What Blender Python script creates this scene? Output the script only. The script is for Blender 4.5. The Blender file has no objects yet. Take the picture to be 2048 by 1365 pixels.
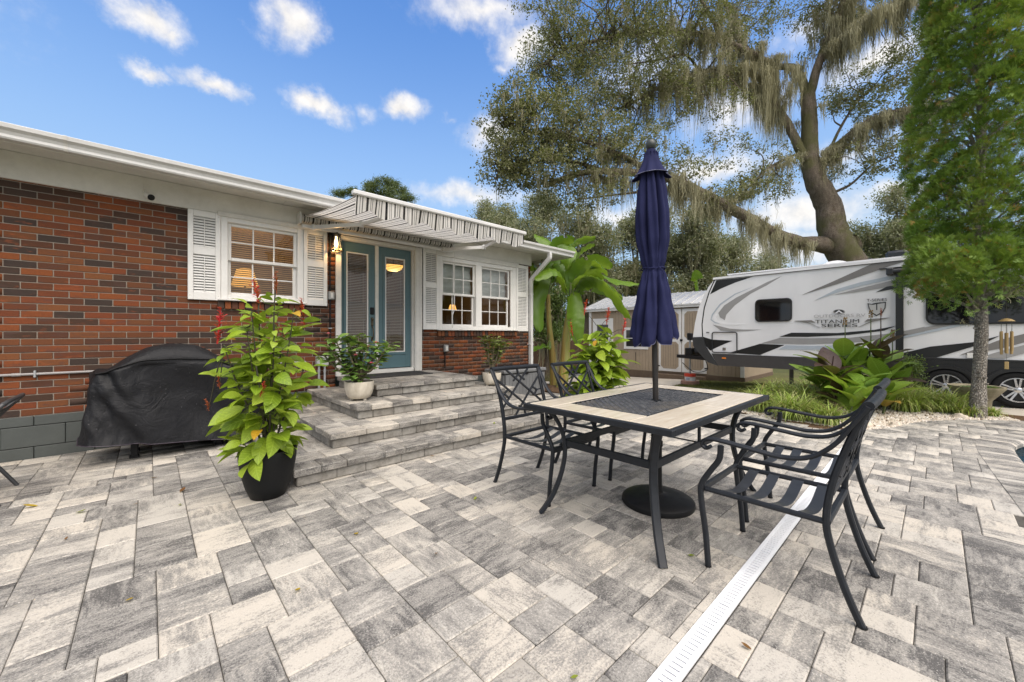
import bpy, bmesh, math, random
import numpy as np
from mathutils import Vector, Matrix, Euler
R = math.radians
SC = bpy.context.scene
COL = SC.collection
random.seed(7)

# ------------------------------------------------------------------ camera
CAM_H, FPX, VPX = 1.18, 785.0, 848.0
TH = math.atan2(VPX, FPX)                      # angle between view and the house wall
CT, ST = math.cos(TH), math.sin(TH)
cam_d = bpy.data.cameras.new('camera'); cam = bpy.data.objects.new('camera', cam_d); COL.objects.link(cam)
cam.location = (0, 0, CAM_H); cam.rotation_euler = (R(90), 0, TH - R(90))
cam_d.sensor_width = 36; cam_d.lens = FPX / 2048 * 36; cam_d.shift_y = -14.5 / 2048
cam_d.clip_start = 0.05; cam_d.clip_end = 2000
SC.camera = cam

# ------------------------------------------------------------------ light
SUN_DIR = Vector((-0.18, -0.62, 0.95)).normalized()      # towards the sun
sun_d = bpy.data.lights.new('sun', 'SUN'); sun = bpy.data.objects.new('sun', sun_d); COL.objects.link(sun)
sun_d.energy = 3.0; sun_d.angle = R(75); sun_d.color = (1.0, 0.925, 0.82)
sun.rotation_euler = SUN_DIR.to_track_quat('Z', 'Y').to_euler(); sun.location = (0, -20, 30)
SC.view_settings.view_transform = 'Standard'; SC.view_settings.look = 'None'
SC.view_settings.gamma = 1.0; SC.view_settings.use_curve_mapping = False
SC.view_settings.exposure = 0.45

def wray(px, py):
    u, v = (px - 1024) / FPX, (668 - py) / FPX
    return Vector((CT + u * ST, ST - u * CT, v))
def at(px, py, d):
    r = wray(px, py); return Vector((r.x * d, r.y * d, CAM_H + r.z * d))
def onz(px, py, h=0.0):
    r = wray(px, py); t = (h - CAM_H) / r.z; return Vector((r.x * t, r.y * t, h))
def onX(px, py, X):
    r = wray(px, py); t = X / r.x; return Vector((X, r.y * t, CAM_H + r.z * t))
def onY(px, py, Y):
    r = wray(px, py); t = Y / r.y; return Vector((r.x * t, Y, CAM_H + r.z * t))
def proj(p):
    z = p[0] * CT + p[1] * ST
    if z < 0.05: return None
    return (1024 + FPX * (p[0] * ST - p[1] * CT) / z, 668 - FPX * (p[2] - CAM_H) / z, z)

def build_world():
    w = bpy.data.worlds.new('World'); SC.world = w; w.use_nodes = True
    nt = w.node_tree; N = nt.nodes; L = nt.links; N.clear()
    out = N.new('ShaderNodeOutputWorld'); bg = N.new('ShaderNodeBackground')
    sky = N.new('ShaderNodeTexSky'); sky.sky_type = 'NISHITA'; sky.sun_disc = False
    sky.sun_elevation = math.asin(SUN_DIR.z); sky.sun_rotation = math.atan2(SUN_DIR.x, SUN_DIR.y)
    sky.altitude = 20; sky.air_density = 1.0; sky.dust_density = 3.0; sky.ozone_density = 2.6
    tc = N.new('ShaderNodeTexCoord')
    def noise(scale, detail, src, rough=0.55):
        n = N.new('ShaderNodeTexNoise'); n.inputs['Scale'].default_value = scale
        n.inputs['Detail'].default_value = detail; n.inputs['Roughness'].default_value = rough
        L.new(src, n.inputs['Vector']); return n
    def math_(op, a, b=None, c=None, clamp=False):
        m = N.new('ShaderNodeMath'); m.operation = op; m.use_clamp = clamp
        for i, x in enumerate((a, b, c)):
            if x is None: continue
            if isinstance(x, (int, float)): m.inputs[i].default_value = x
            else: L.new(x, m.inputs[i])
        return m.outputs[0]
    gen = tc.outputs['Generated']
    n1 = noise(10, 7, gen, .62)
    vm = N.new('ShaderNodeVectorMath'); vm.operation = 'SUBTRACT'; L.new(n1.outputs['Color'], vm.inputs[0]); vm.inputs[1].default_value = (.5, .5, .5)
    vs = N.new('ShaderNodeVectorMath'); vs.operation = 'MULTIPLY_ADD'; L.new(vm.outputs[0], vs.inputs[0]); vs.inputs[1].default_value = (.11, .11, .09); L.new(gen, vs.inputs[2])
    # the clouds of the photograph: (pixel, half width, half height, strength)
    clouds = [(285, 30, 105, 62, 1), (330, 58, 50, 40, .9), (575, 38, 80, 82, 1), (310, 153, 78, 24, .85), (430, 175, 85, 30, .95), (632, 210, 80, 42, 1),
              (725, 222, 45, 30, .55), (803, 218, 66, 44, 1), (893, 238, 26, 18, .5), (1050, 92, 105, 55, 1), (960, 20, 200, 62, .8), (1003, 128, 30, 22, .6),
              (985, 272, 95, 66, .9), (930, 388, 210, 36, .8), (800, 400, 120, 22, .5), (1420, 335, 180, 50, .9), (1300, 130, 190, 130, .65), (1480, 215, 160, 90, .8),
              (1760, 120, 150, 65, .9), (1640, 60, 120, 70, .55), (1700, 300, 140, 60, .6), (1810, 372, 130, 26, .8), (1600, 425, 220, 70, .9), (1560, 500, 300, 60, .9), (1250, 440, 220, 60, .7), (1880, 60, 90, 50, .7)]
    acc = None
    for (px, py, hx, hy, s) in clouds:
        d = wray(px, py); ln = d.length; d = d / ln
        rt = Vector((0, 0, 1)).cross(-d).normalized(); up = (-d).cross(rt)
        rot = Matrix((rt, up, -d)).transposed().to_euler()
        mp = N.new('ShaderNodeMapping'); mp.vector_type = 'TEXTURE'; L.new(vs.outputs[0], mp.inputs['Vector'])
        mp.inputs['Location'].default_value = d; mp.inputs['Rotation'].default_value = rot
        k = 1.0 / (FPX * ln)
        mp.inputs['Scale'].default_value = (hx * k * 1.0, hy * k * 1.0, 0.6)
        g = N.new('ShaderNodeTexGradient'); g.gradient_type = 'SPHERICAL'; L.new(mp.outputs[0], g.inputs['Vector'])
        v = math_('MULTIPLY', g.outputs['Fac'], s)
        acc = v if acc is None else math_('MAXIMUM', acc, v)
    # denser cloud added outside the view to make the sky light whiter
    sep = N.new('ShaderNodeSeparateXYZ'); L.new(gen, sep.inputs[0])
    dt = N.new('ShaderNodeVectorMath'); dt.operation = 'DOT_PRODUCT'; L.new(gen, dt.inputs[0]); dt.inputs[1].default_value = (CT, ST, 0)
    away = math_('MULTIPLY_ADD', dt.outputs['Value'], -3.0, 1.9, clamp=True)
    n3 = noise(3.2, 5, vs.outputs[0]); gm = math_('MULTIPLY_ADD', n3.outputs['Fac'], 3.2, -1.0, clamp=True)
    acc = math_('MAXIMUM', acc, math_('MULTIPLY', gm, away))
    n2 = noise(26, 6, gen, .6)
    m = math_('MULTIPLY_ADD', n2.outputs['Fac'], 0.9, -0.45)
    m = math_('ADD', acc, math_('MULTIPLY', m, 0.75))
    mask = N.new('ShaderNodeMapRange'); mask.interpolation_type = 'SMOOTHSTEP'; L.new(m, mask.inputs['Value'])
    mask.inputs['From Min'].default_value = 0.12; mask.inputs['From Max'].default_value = 0.92
    mask.inputs['To Max'].default_value = 0.95
    hs = N.new('ShaderNodeHueSaturation'); L.new(sky.outputs[0], hs.inputs['Color']); hs.inputs['Saturation'].default_value = SKY_SAT; hs.inputs['Value'].default_value = SKY_VAL; hs.inputs['Hue'].default_value = SKY_HUE
    mix = N.new('ShaderNodeMix'); mix.data_type = 'RGBA'
    hz = N.new('ShaderNodeMapRange'); hz.interpolation_type = 'SMOOTHSTEP'; L.new(sep.outputs['Z'], hz.inputs['Value']); hz.inputs['From Min'].default_value = .0; hz.inputs['From Max'].default_value = .74; hz.inputs['To Min'].default_value = .95; hz.inputs['To Max'].default_value = 0.
    hm = N.new('ShaderNodeMix'); hm.data_type = 'RGBA'; L.new(hz.outputs[0], hm.inputs['Factor']); L.new(hs.outputs[0], hm.inputs['A']); hm.inputs['B'].default_value = HAZE
    L.new(mask.outputs[0], mix.inputs['Factor']); L.new(hm.outputs['Result'], mix.inputs['A'])
    cc = N.new('ShaderNodeMapRange'); L.new(n2.outputs['Fac'], cc.inputs['Value']); cc.inputs['From Min'].default_value = .3; cc.inputs['From Max'].default_value = .6; cc.inputs['To Min'].default_value = .55; cc.inputs['To Max'].default_value = 1.0
    cmx = N.new('ShaderNodeMix'); cmx.data_type = 'RGBA'; cmx.blend_type = 'MULTIPLY'; cmx.inputs['Factor'].default_value = .4
    cmx.inputs['A'].default_value = CLOUD; L.new(cc.outputs[0], cmx.inputs['B'])
    L.new(cmx.outputs['Result'], mix.inputs['B'])
    L.new(mix.outputs['Result'], bg.inputs['Color']); bg.inputs['Strength'].default_value = SKY_STR
    L.new(bg.outputs[0], out.inputs['Surface'])
SKY_STR = 0.125; HAZE = (2.7, 3.75, 4.9, 1); SKY_SAT = 1.32; SKY_VAL = 1.75; SKY_HUE = 0.505; CLOUD = (6.4, 6.15, 5.85, 1)
build_world()

# ------------------------------------------------------------------ object helpers
class MB:
    def __init__(s): s.v = []; s.f = []; s.m = []; s.uv = None
    def add(s, vs, fs, m=0):
        b = len(s.v); s.v.extend([tuple(x) for x in vs]); s.f.extend([tuple(b + i for i in f) for f in fs]); s.m.extend([m] * len(fs)); return s
    def box(s, a, b, m=0):
        (x0, y0, z0), (x1, y1, z1) = a, b
        x0, x1 = min(x0, x1), max(x0, x1); y0, y1 = min(y0, y1), max(y0, y1); z0, z1 = min(z0, z1), max(z0, z1)
        return s.add([(x0, y0, z0), (x1, y0, z0), (x1, y1, z0), (x0, y1, z0), (x0, y0, z1), (x1, y0, z1), (x1, y1, z1), (x0, y1, z1)],
                     [(0, 3, 2, 1), (4, 5, 6, 7), (0, 1, 5, 4), (1, 2, 6, 5), (2, 3, 7, 6), (3, 0, 4, 7)], m)
    def cbox(s, a, b, c, m=0):
        """box whose twelve edges are chamfered by c"""
        (x0, y0, z0), (x1, y1, z1) = a, b
        x0, x1 = min(x0, x1), max(x0, x1); y0, y1 = min(y0, y1), max(y0, y1); z0, z1 = min(z0, z1), max(z0, z1)
        c = min(c, (x1 - x0) * .45, (y1 - y0) * .45, (z1 - z0) * .45)
        rings = []
        for z, i in ((z0, c), (z0 + c, 0), (z1 - c, 0), (z1, c)):
            X0, X1, Y0, Y1 = x0 + i, x1 - i, y0 + i, y1 - i
            if i: rings.append([(X0, Y0, z), (X1, Y0, z), (X1, Y1, z), (X0, Y1, z)])
            else: rings.append([(X0 + c, Y0, z), (X1 - c, Y0, z), (X1, Y0 + c, z), (X1, Y1 - c, z), (X1 - c, Y1, z), (X0 + c, Y1, z), (X0, Y1 - c, z), (X0, Y0 + c, z)])
        v = rings[0] + rings[1] + rings[2] + rings[3]
        f = [(3, 2, 1, 0), (20, 21, 22, 23)]
        for i in range(8): f.append((4 + i, 4 + (i + 1) % 8, 12 + (i + 1) % 8, 12 + i))
        for k in range(4):
            a_, b_ = 4 + 2 * k, 4 + 2 * k + 1
            f.append((k, (k + 1) % 4, b_, a_)); n_ = 4 + (2 * k + 2) % 8
            f.append(((k + 1) % 4, n_, b_))
            a_, b_ = 12 + 2 * k, 12 + 2 * k + 1
            f.append((a_, b_, 20 + (k + 1) % 4, 20 + k)); n_ = 12 + (2 * k + 2) % 8
            f.append((b_, n_, 20 + (k + 1) % 4))
        return s.add(v, f, m)
    def tube(s, pts, r, n=8, m=0, cap=True, prof=None, up=None):
        """sweep; r is a radius or a list; prof = list of (a, b) offsets (side, up) instead of a circle"""
        pts = [Vector(p) for p in pts]; k = len(pts)
        rs = r if isinstance(r, (list, tuple)) else [r] * k
        if prof is None: prof = [(math.cos(2 * math.pi * i / n), math.sin(2 * math.pi * i / n)) for i in range(n)]
        n = len(prof); vs = []; prev = None
        for i, p in enumerate(pts):
            t = (pts[min(i + 1, k - 1)] - pts[max(i - 1, 0)])
            t = t.normalized() if t.length > 1e-9 else Vector((0, 0, 1))
            if up is not None: ref = Vector(up)
            elif prev is None: ref = Vector((0, 0, 1)) if abs(t.z) < .9 else Vector((0, 1, 0))
            else: ref = prev
            a = t.cross(ref)
            if a.length < 1e-6: a = t.cross(Vector((1, 0, 0)))
            a.normalize(); b = a.cross(t).normalized(); prev = b
            for (x, y) in prof: vs.append(p + a * (x * rs[i]) + b * (y * rs[i]))
        fs = [(i * n + j, i * n + (j + 1) % n, (i + 1) * n + (j + 1) % n, (i + 1) * n + j) for i in range(k - 1) for j in range(n)]
        if cap: fs += [tuple(reversed(range(n))), tuple((k - 1) * n + j for j in range(n))]
        return s.add(vs, fs, m)
    def bar(s, p, q, w, h, m=0, up=(0, 0, 1)):
        return s.tube([p, q], 1, prof=[(-w / 2, -h / 2), (w / 2, -h / 2), (w / 2, h / 2), (-w / 2, h / 2)], up=up, m=m)
    def rbar(s, pts, w, h, m=0, up=(0, 0, 1), c=.25):
        a, b = w / 2, h / 2; k = min(a, b) * c * 2
        pr = [(-a + k, -b), (a - k, -b), (a, -b + k), (a, b - k), (a - k, b), (-a + k, b), (-a, b - k), (-a, -b + k)]
        return s.tube(pts, 1, prof=pr, up=up, m=m)
    def lathe(s, prof, c=(0, 0, 0), n=24, m=0, fn=None):
        vs = []
        for (r, z) in prof:
            for j in range(n):
                a = 2 * math.pi * j / n; rr = r * (fn(a, z) if fn else 1)
                vs.append((c[0] + rr * math.cos(a), c[1] + rr * math.sin(a), c[2] + z))
        fs = [(i * n + j, i * n + (j + 1) % n, (i + 1) * n + (j + 1) % n, (i + 1) * n + j) for i in range(len(prof) - 1) for j in range(n)]
        if prof[0][0] > 1e-5: fs.append(tuple(reversed(range(n))))
        if prof[-1][0] > 1e-5: fs.append(tuple((len(prof) - 1) * n + j for j in range(n)))
        return s.add(vs, fs, m)
    def prism(s, poly, d, m=0):
        """poly = list of 3D points (planar); extruded by vector d"""
        n = len(poly); d = Vector(d); P = [Vector(p) for p in poly]
        return s.add(P + [p + d for p in P], [tuple(reversed(range(n))), tuple(range(n, 2 * n))] + [(i, (i + 1) % n, n + (i + 1) % n, n + i) for i in range(n)], m)
    def grid(s, fn, nu, nv, m=0, wrap=False):
        vs = [fn(i / nu, j / nv) for j in range(nv + 1) for i in range(nu + (0 if wrap else 1))]
        w = nu if wrap else nu + 1
        fs = [(j * w + i, j * w + (i + 1) % w, (j + 1) * w + (i + 1) % w, (j + 1) * w + i) for j in range(nv) for i in range(nu)]
        return s.add(vs, fs, m)
    def mesh(s, name, mats, smooth=None):
        me = bpy.data.meshes.new(name); me.from_pydata([tuple(v) for v in s.v], [], s.f)
        for mt in (mats if isinstance(mats, (list, tuple)) else [mats]): me.materials.append(mt)
        if len(set(s.m)) > 1: me.polygons.foreach_set('material_index', s.m)
        if smooth:
            me.polygons.foreach_set('use_smooth', [True] * len(me.polygons))
            me.set_sharp_from_angle(angle=R(smooth))
        me.update(); return me
    def obj(s, name, mats, parent=None, smooth=None, loc=None, normals=True):
        me = s.mesh(name, mats, smooth)
        if normals:
            bm = bmesh.new(); bm.from_mesh(me); bmesh.ops.recalc_face_normals(bm, faces=bm.faces); bm.to_mesh(me); bm.free()
        return link(name, me, parent, loc)
def link(name, me, parent=None, loc=None):
    o = bpy.data.objects.new(name, me); COL.objects.link(o)
    if parent is not None: o.parent = parent
    if loc is not None: o.location = loc
    return o
def tag(o, label=None, cat=None, group=None, kind=None):
    if label: o['label'] = label
    if cat: o['category'] = cat
    if group: o['group'] = group
    if kind: o['kind'] = kind
    return o
def empty(name, loc, rz=0.0):
    o = bpy.data.objects.new(name, None); COL.objects.link(o); o.location = loc; o.rotation_euler = (0, 0, rz)
    o.empty_display_size = .1; return o
def thing(name, loc, label, cat, group=None, rz=0.0):
    return tag(empty(name, loc, rz), label, cat, group)
def copy_tree(o, parent=None):
    c = o.copy(); COL.objects.link(c); c.parent = parent
    for ch in o.children: copy_tree(ch, c)
    return c
def np_mesh(name, V, F, mat, smooth=False, attr=None, uv=None):
    """V (n,3), F (m,4 or 3) arrays"""
    me = bpy.data.meshes.new(name); V = np.asarray(V, dtype=np.float32); F = np.asarray(F, dtype=np.int32)
    m, k = F.shape
    me.vertices.add(len(V)); me.vertices.foreach_set('co', V.ravel())
    me.loops.add(m * k); me.loops.foreach_set('vertex_index', F.ravel())
    me.polygons.add(m); me.polygons.foreach_set('loop_start', np.arange(0, m * k, k, dtype=np.int32))
    if smooth: me.polygons.foreach_set('use_smooth', np.ones(m, dtype=bool))
    if attr is not None:
        a = me.attributes.new('rnd', 'FLOAT', 'FACE'); a.data.foreach_set('value', np.asarray(attr, dtype=np.float32))
    if uv is not None:
        l = me.uv_layers.new(name='UVMap'); l.data.foreach_set('uv', np.asarray(uv, dtype=np.float32).ravel())
    me.update(calc_edges=True); me.materials.append(mat); return me

# ------------------------------------------------------------------ material helpers
class NT:
    def __init__(s, name):
        s.mat = bpy.data.materials.new(name); s.mat.use_nodes = True; s.nt = s.mat.node_tree
        s.N = s.nt.nodes; s.L = s.nt.links; s.b = s.N['Principled BSDF']; s.out = s.N['Material Output']
    def n(s, t, **kw):
        x = s.N.new('ShaderNode' + t)
        for k, v in kw.items(): setattr(x, k, v)
        return x
    def put(s, sock, v):
        if hasattr(v, 'is_linked'): s.L.new(v, sock)
        elif v is not None:
            if isinstance(v, (tuple, list)) and len(v) == 3 and sock.type == 'RGBA': v = (*v, 1)
            sock.default_value = v
    def noise(s, vec, scale, detail=4, rough=.55, dist=0, out='Fac'):
        x = s.n('TexNoise'); s.put(x.inputs['Scale'], scale); s.put(x.inputs['Detail'], detail); s.put(x.inputs['Roughness'], rough); s.put(x.inputs['Distortion'], dist)
        if vec is not None: s.L.new(vec, x.inputs['Vector'])
        return x.outputs[out]
    def math(s, op, a, b=None, c=None, clamp=False):
        x = s.n('Math', operation=op, use_clamp=clamp)
        for i, v in enumerate((a, b, c)):
            if v is not None: s.put(x.inputs[i], v)
        return x.outputs[0]
    def mapr(s, v, a, b, c=0., d=1., smooth=False):
        x = s.n('MapRange'); x.interpolation_type = 'SMOOTHSTEP' if smooth else 'LINEAR'
        s.put(x.inputs['Value'], v)
        for k, q in zip(('From Min', 'From Max', 'To Min', 'To Max'), (a, b, c, d)): s.put(x.inputs[k], q)
        return x.outputs[0]
    def mix(s, f, a, b, blend='MIX'):
        x = s.n('Mix', data_type='RGBA', blend_type=blend)
        s.put(x.inputs['Factor'], f); s.put(x.inputs['A'], a); s.put(x.inputs['B'], b); return x.outputs['Result']
    def ramp(s, f, stops, interp='LINEAR'):
        x = s.n('ValToRGB'); x.color_ramp.interpolation = interp; e = x.color_ramp.elements
        while len(e) < len(stops): e.new(.5)
        for q, (p, c) in zip(e, stops): q.position = p; q.color = (*c, 1) if len(c) == 3 else c
        s.put(x.inputs['Fac'], f); return x.outputs['Color']
    def mapping(s, vec, loc=(0, 0, 0), rot=(0, 0, 0), scale=(1, 1, 1)):
        x = s.n('Mapping'); s.L.new(vec, x.inputs['Vector']); s.put(x.inputs['Location'], loc); s.put(x.inputs['Rotation'], rot); s.put(x.inputs['Scale'], scale); return x.outputs[0]
    def coord(s, k='Object'): return s.n('TexCoord').outputs[k]
    def rnd(s): return s.n('ObjectInfo').outputs['Random']
    def attr(s, k): return s.n('Attribute', attribute_name=k).outputs['Fac']
    def bump(s, h, strength=.3, dist=.01):
        x = s.n('Bump'); s.put(x.inputs['Strength'], strength); s.put(x.inputs['Distance'], dist); s.L.new(h, x.inputs['Height']); s.L.new(x.outputs[0], s.b.inputs['Normal'])
    def set(s, col=None, rough=None, metal=None, spec=None, **kw):
        if col is not None: s.put(s.b.inputs['Base Color'], col)
        if rough is not None: s.put(s.b.inputs['Roughness'], rough)
        if metal is not None: s.put(s.b.inputs['Metallic'], metal)
        if spec is not None: s.put(s.b.inputs['Specular IOR Level'], spec)
        for k, v in kw.items(): s.put(s.b.inputs[k.replace('_', ' ')], v)
        return s.mat
def plain(name, col, rough=.6, metal=0., var=.08, scale=6, bump=0, spec=.5, bscale=60):
    """paint or plastic with a little dirt and relief"""
    t = NT(name); c = t.coord()
    n = t.noise(c, scale, 5, .65); n2 = t.noise(c, scale * 9, 3)
    f = t.math('ADD', t.math('MULTIPLY', n, .7), t.math('MULTIPLY', n2, .3))
    lo = tuple(max(0, x * (1 - var * 2.2)) for x in col); hi = tuple(min(1, x * (1 + var)) for x in col)
    t.set(t.mix(t.mapr(f, .3, .7), lo, hi), t.mapr(n, .3, .7, max(0, rough - .08), min(1, rough + .08)), metal, spec)
    if bump: t.bump(t.noise(c, bscale, 4), bump, .004)
    return t.mat
def glow(name, col, strength):
    t = NT(name); t.set((.8, .7, .5), .5); t.put(t.b.inputs['Emission Color'], col); t.put(t.b.inputs['Emission Strength'], strength); return t.mat
def glass(name, tint=(1, 1, 1), refl=.12):
    t = NT(name); g = t.n('BsdfGlossy'); g.inputs['Roughness'].default_value = .015
    tr = t.n('BsdfTransparent'); t.put(tr.inputs['Color'], tint)
    fr = t.n('Fresnel'); fr.inputs['IOR'].default_value = 1.5
    f = t.math('MULTIPLY_ADD', fr.outputs[0], .9, refl, clamp=True)
    m = t.n('MixShader'); t.L.new(f, m.inputs[0]); t.L.new(tr.outputs[0], m.inputs[1]); t.L.new(g.outputs[0], m.inputs[2]); t.L.new(m.outputs[0], t.out.inputs['Surface'])
    return t.mat
def leafmat(name, cols, rough=.45, vein=0., trans=.35, attr=False, spec=.4):
    """cols: list of colours picked by a random number"""
    t = NT(name); r = t.attr('rnd') if attr else t.rnd(); c = t.coord()
    n = t.noise(c, 14, 3)
    k = len(cols)
    col = t.ramp(r, [(i / max(1, k - 1), x) for i, x in enumerate(cols)])
    col = t.mix(t.mapr(n, .25, .75, .0, .35), col, tuple(x * .55 for x in cols[0]))
    if vein:
        uv = t.n('SeparateXYZ'); t.L.new(c, uv.inputs[0])
        ax = t.math('ABSOLUTE', uv.outputs['Y'])
        w = t.math('FRACT', t.math('ADD', t.math('MULTIPLY', uv.outputs['X'], vein), t.math('MULTIPLY', ax, -vein * .8)))
        vv = t.mapr(t.math('ABSOLUTE', t.math('SUBTRACT', w, .5)), .38, .5, 0, 1)
        mid = t.mapr(ax, .0, .018, 1, 0)
        vv = t.math('MAXIMUM', vv, mid)
        col = t.mix(t.math('MULTIPLY', vv, .35), col, tuple(min(1, x * 1.9 + .03) for x in cols[-1]))
        t.bump(t.math('MULTIPLY', vv, -1.), .35, .004)
    t.set(col, rough, 0, spec)
    d = t.n('BsdfTranslucent'); t.L.new(t.mix(.5, col, (.25, .32, .03)), d.inputs['Color'])
    m = t.n('MixShader'); m.inputs[0].default_value = trans
    t.L.new(t.b.outputs[0], m.inputs[1]); t.L.new(d.outputs[0], m.inputs[2]); t.L.new(m.outputs[0], t.out.inputs['Surface'])
    return t.mat

# ------------------------------------------------------------------ surface materials
def paver_mat(name, stain=0.0):
    t = NT(name)
    r = t.math('FRACT', t.math('ADD', t.rnd(), t.attr('rnd')))
    uv = t.n('UVMap').outputs[0]
    off = t.n('CombineXYZ'); t.put(off.inputs[0], t.math('MULTIPLY', r, 91.)); t.put(off.inputs[1], t.math('MULTIPLY', r, 57.)); t.put(off.inputs[2], t.math('MULTIPLY', r, 13.))
    va = t.n('VectorMath', operation='ADD'); t.L.new(uv, va.inputs[0]); t.L.new(off.outputs[0], va.inputs[1])
    p = va.outputs[0]
    st = t.noise(t.mapping(p, scale=(4.2, 17, 1)), 1., 8, .72, 1.1)
    bl = t.noise(t.mapping(p, scale=(2.6, 4.2, 1)), 1.8, 5, .62)
    r2 = t.math('FRACT', t.math('MULTIPLY', r, 7.31)); r3 = t.math('FRACT', t.math('MULTIPLY', r, 23.7))
    f = t.math('ADD', t.math('MULTIPLY', st, .62), t.math('MULTIPLY', bl, .55))
    f = t.math('ADD', f, t.math('MULTIPLY_ADD', r2, .27, -.145))
    grit = t.noise(p, 120, 3, .7)
    f = t.math('ADD', f, t.math('MULTIPLY_ADD', grit, .50, -.25))
    cream = t.mix(r3, (.505, .46, .39), (.44, .415, .37))
    grey = t.mix(r2, (.20, .19, .174), (.27, .256, .232))
    c = t.mix(t.mapr(f, .42, .64, smooth=True), cream, grey)
    c = t.mix(t.mapr(f, .61, .78, 0, .88, smooth=True), c, (.068, .065, .063))
    sp = t.noise(p, 210, 2, .6); c = t.mix(t.mapr(sp, .63, .69, 0, .7), c, (.62, .60, .55))
    sp2 = t.noise(p, 170, 2, .6); c = t.mix(t.mapr(sp2, .64, .72, 0, .6), c, (.06, .058, .055))
    if stain:
        ob = t.n('NewGeometry').outputs['Position']
        s1 = t.noise(ob, 3.2, 5, .65); c = t.mix(t.mapr(s1, .45, .75, 0, stain), c, (.10, .09, .075))
    t.set(c, t.mapr(grit, .3, .7, .55, .85), 0, .4)
    t.bump(t.math('ADD', t.math('MULTIPLY', grit, .6), t.math('MULTIPLY', st, .4)), .5, .003)
    return t.mat
M_PAVER = paver_mat('paver_stone'); M_STEP = paver_mat('step_stone', .55)
def block_mat():
    t = NT('riser_block'); r = t.rnd(); c = t.coord()
    ob = t.n('NewGeometry').outputs['Position']
    n = t.noise(ob, 9, 6, .7); n2 = t.noise(c, 60, 4, .7)
    col = t.mix(r, (.24, .225, .20), (.33, .315, .285))
    col = t.mix(t.mapr(n, .4, .7, 0, .75), col, (.085, .075, .062))
    col = t.mix(t.mapr(n2, .55, .75, 0, .4), col, (.42, .40, .36))
    t.set(col, .85, 0, .3); t.bump(t.math('ADD', n2, n), .5, .006); return t.mat
M_BLOCK = block_mat()
def sand_mat():
    t = NT('joint_sand'); c = t.coord(); n = t.noise(c, 40, 4); t.set(t.mix(n, (.035, .032, .028), (.11, .10, .085)), .95); return t.mat
M_SAND = sand_mat()
def concrete_mat(name='drive_concrete', base=(.50, .455, .385)):
    t = NT(name); c = t.coord(); n = t.noise(c, .8, 6, .6); n2 = t.noise(c, 45, 3, .7)
    col = t.mix(t.mapr(n, .3, .7), tuple(x * .78 for x in base), tuple(x * 1.06 for x in base))
    col = t.mix(t.mapr(n2, .5, .8, 0, .25), col, tuple(x * .5 for x in base))
    t.set(col, .85, 0, .3); t.bump(n2, .25, .003); return t.mat
M_CONC = concrete_mat()
def grass_ground():
    t = NT('lawn_soil'); c = t.coord(); n = t.noise(c, 1.3, 6, .65); n2 = t.noise(c, 30, 3)
    col = t.ramp(n, [(.3, (.11, .09, .045)), (.5, (.115, .125, .04)), (.75, (.17, .16, .06))])
    t.set(t.mix(t.mapr(n2, .4, .7, 0, .5), col, (.05, .055, .02)), .95, 0, .2); t.bump(n2, .6, .02); return t.mat
M_LAWN = grass_ground()
def mulch_mat():
    t = NT('mulch'); c = t.coord(); n = t.noise(c, 35, 5, .7); n2 = t.noise(c, 4, 4)
    t.set(t.mix(t.mapr(n, .35, .65), (.035, .022, .014), (.16, .095, .05)), .95, 0, .2); t.bump(n, .8, .02); return t.mat
M_MULCH = mulch_mat()
M_WHITE = plain('white_paint', (.69, .68, .655), .45, var=.05, scale=3)
M_TRIM = plain('trim_paint', (.63, .615, .575), .5, var=.08, scale=2.5)
M_METALW = plain('white_metal', (.60, .595, .58), .4, var=.06, scale=4)
M_PLASTW = plain('white_plastic', (.80, .81, .83), .4, var=.03, scale=5)
M_DARK = plain('dark_void', (.012, .012, .012), .8)
M_IRON = plain('black_iron', (.016, .0185, .023), .45, var=.18, scale=25, bump=.08, spec=.28, bscale=220)
M_BLACK = plain('black_plastic', (.010, .010, .011), .5, var=.2, spec=.25)
M_RUBBER = plain('rubber', (.014, .014, .0145), .8, var=.2, spec=.2)
M_GALV = plain('galvanised', (.42, .43, .44), .45, .4, var=.1, scale=10)

# ------------------------------------------------------------------ ground
def smooth(a, b, x):
    x = max(0., min(1., (x - a) / (b - a))); return x * x * (3 - 2 * x)
def ground_h(x, y):
    far = -.145 - .042 * y if y < 8 else -.48 - .01 * (y - 8)
    far = max(far, -.9) if y > -6 else .1
    return -.035 + (far + .035) * smooth(6.6, 11, x) if x > 6.6 else -.035
def terrain():
    xs = sorted(set([-400, -120, -40, -15, -6, 0, 3, 5] + [6 + .5 * i for i in range(29)] + [22, 26, 32, 40, 60, 120, 400]))
    ys = sorted(set([-400, -120, -40, -15] + [-8 + 1. * i for i in range(26)] + [20, 25, 40, 60, 120, 400]))
    b = MB(); w = len(xs)
    vs = [(x, y, -1.5 if 3 <= x <= 8 and -6 <= y <= -1 else ground_h(min(max(x, -5), 16), min(max(y, -5), 12)) - .03) for y in ys for x in xs]
    b.add(vs, [(j * w + i, j * w + i + 1, (j + 1) * w + i + 1, (j + 1) * w + i) for j in range(len(ys) - 1) for i in range(w - 1)])
    return tag(b.obj('ground', M_LAWN, smooth=60), kind='structure')
terrain()
U = .081
EDGE = [onz(*p) for p in [(1498, 829), (1549, 840), (1612, 855), (1698, 862), (1780, 857), (1831, 846), (1916, 841), (2048, 843)]]
EDGE = [(p.x, p.y) for p in EDGE]
PATIO = [(-3.6, -1.6), (9.4, -1.6)] + EDGE[::-1] + [(6.62, 2.4), (6.25, 3.2), (5.95, 4.3), (5.9, 5.84), (-3.6, 5.84)]
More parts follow.
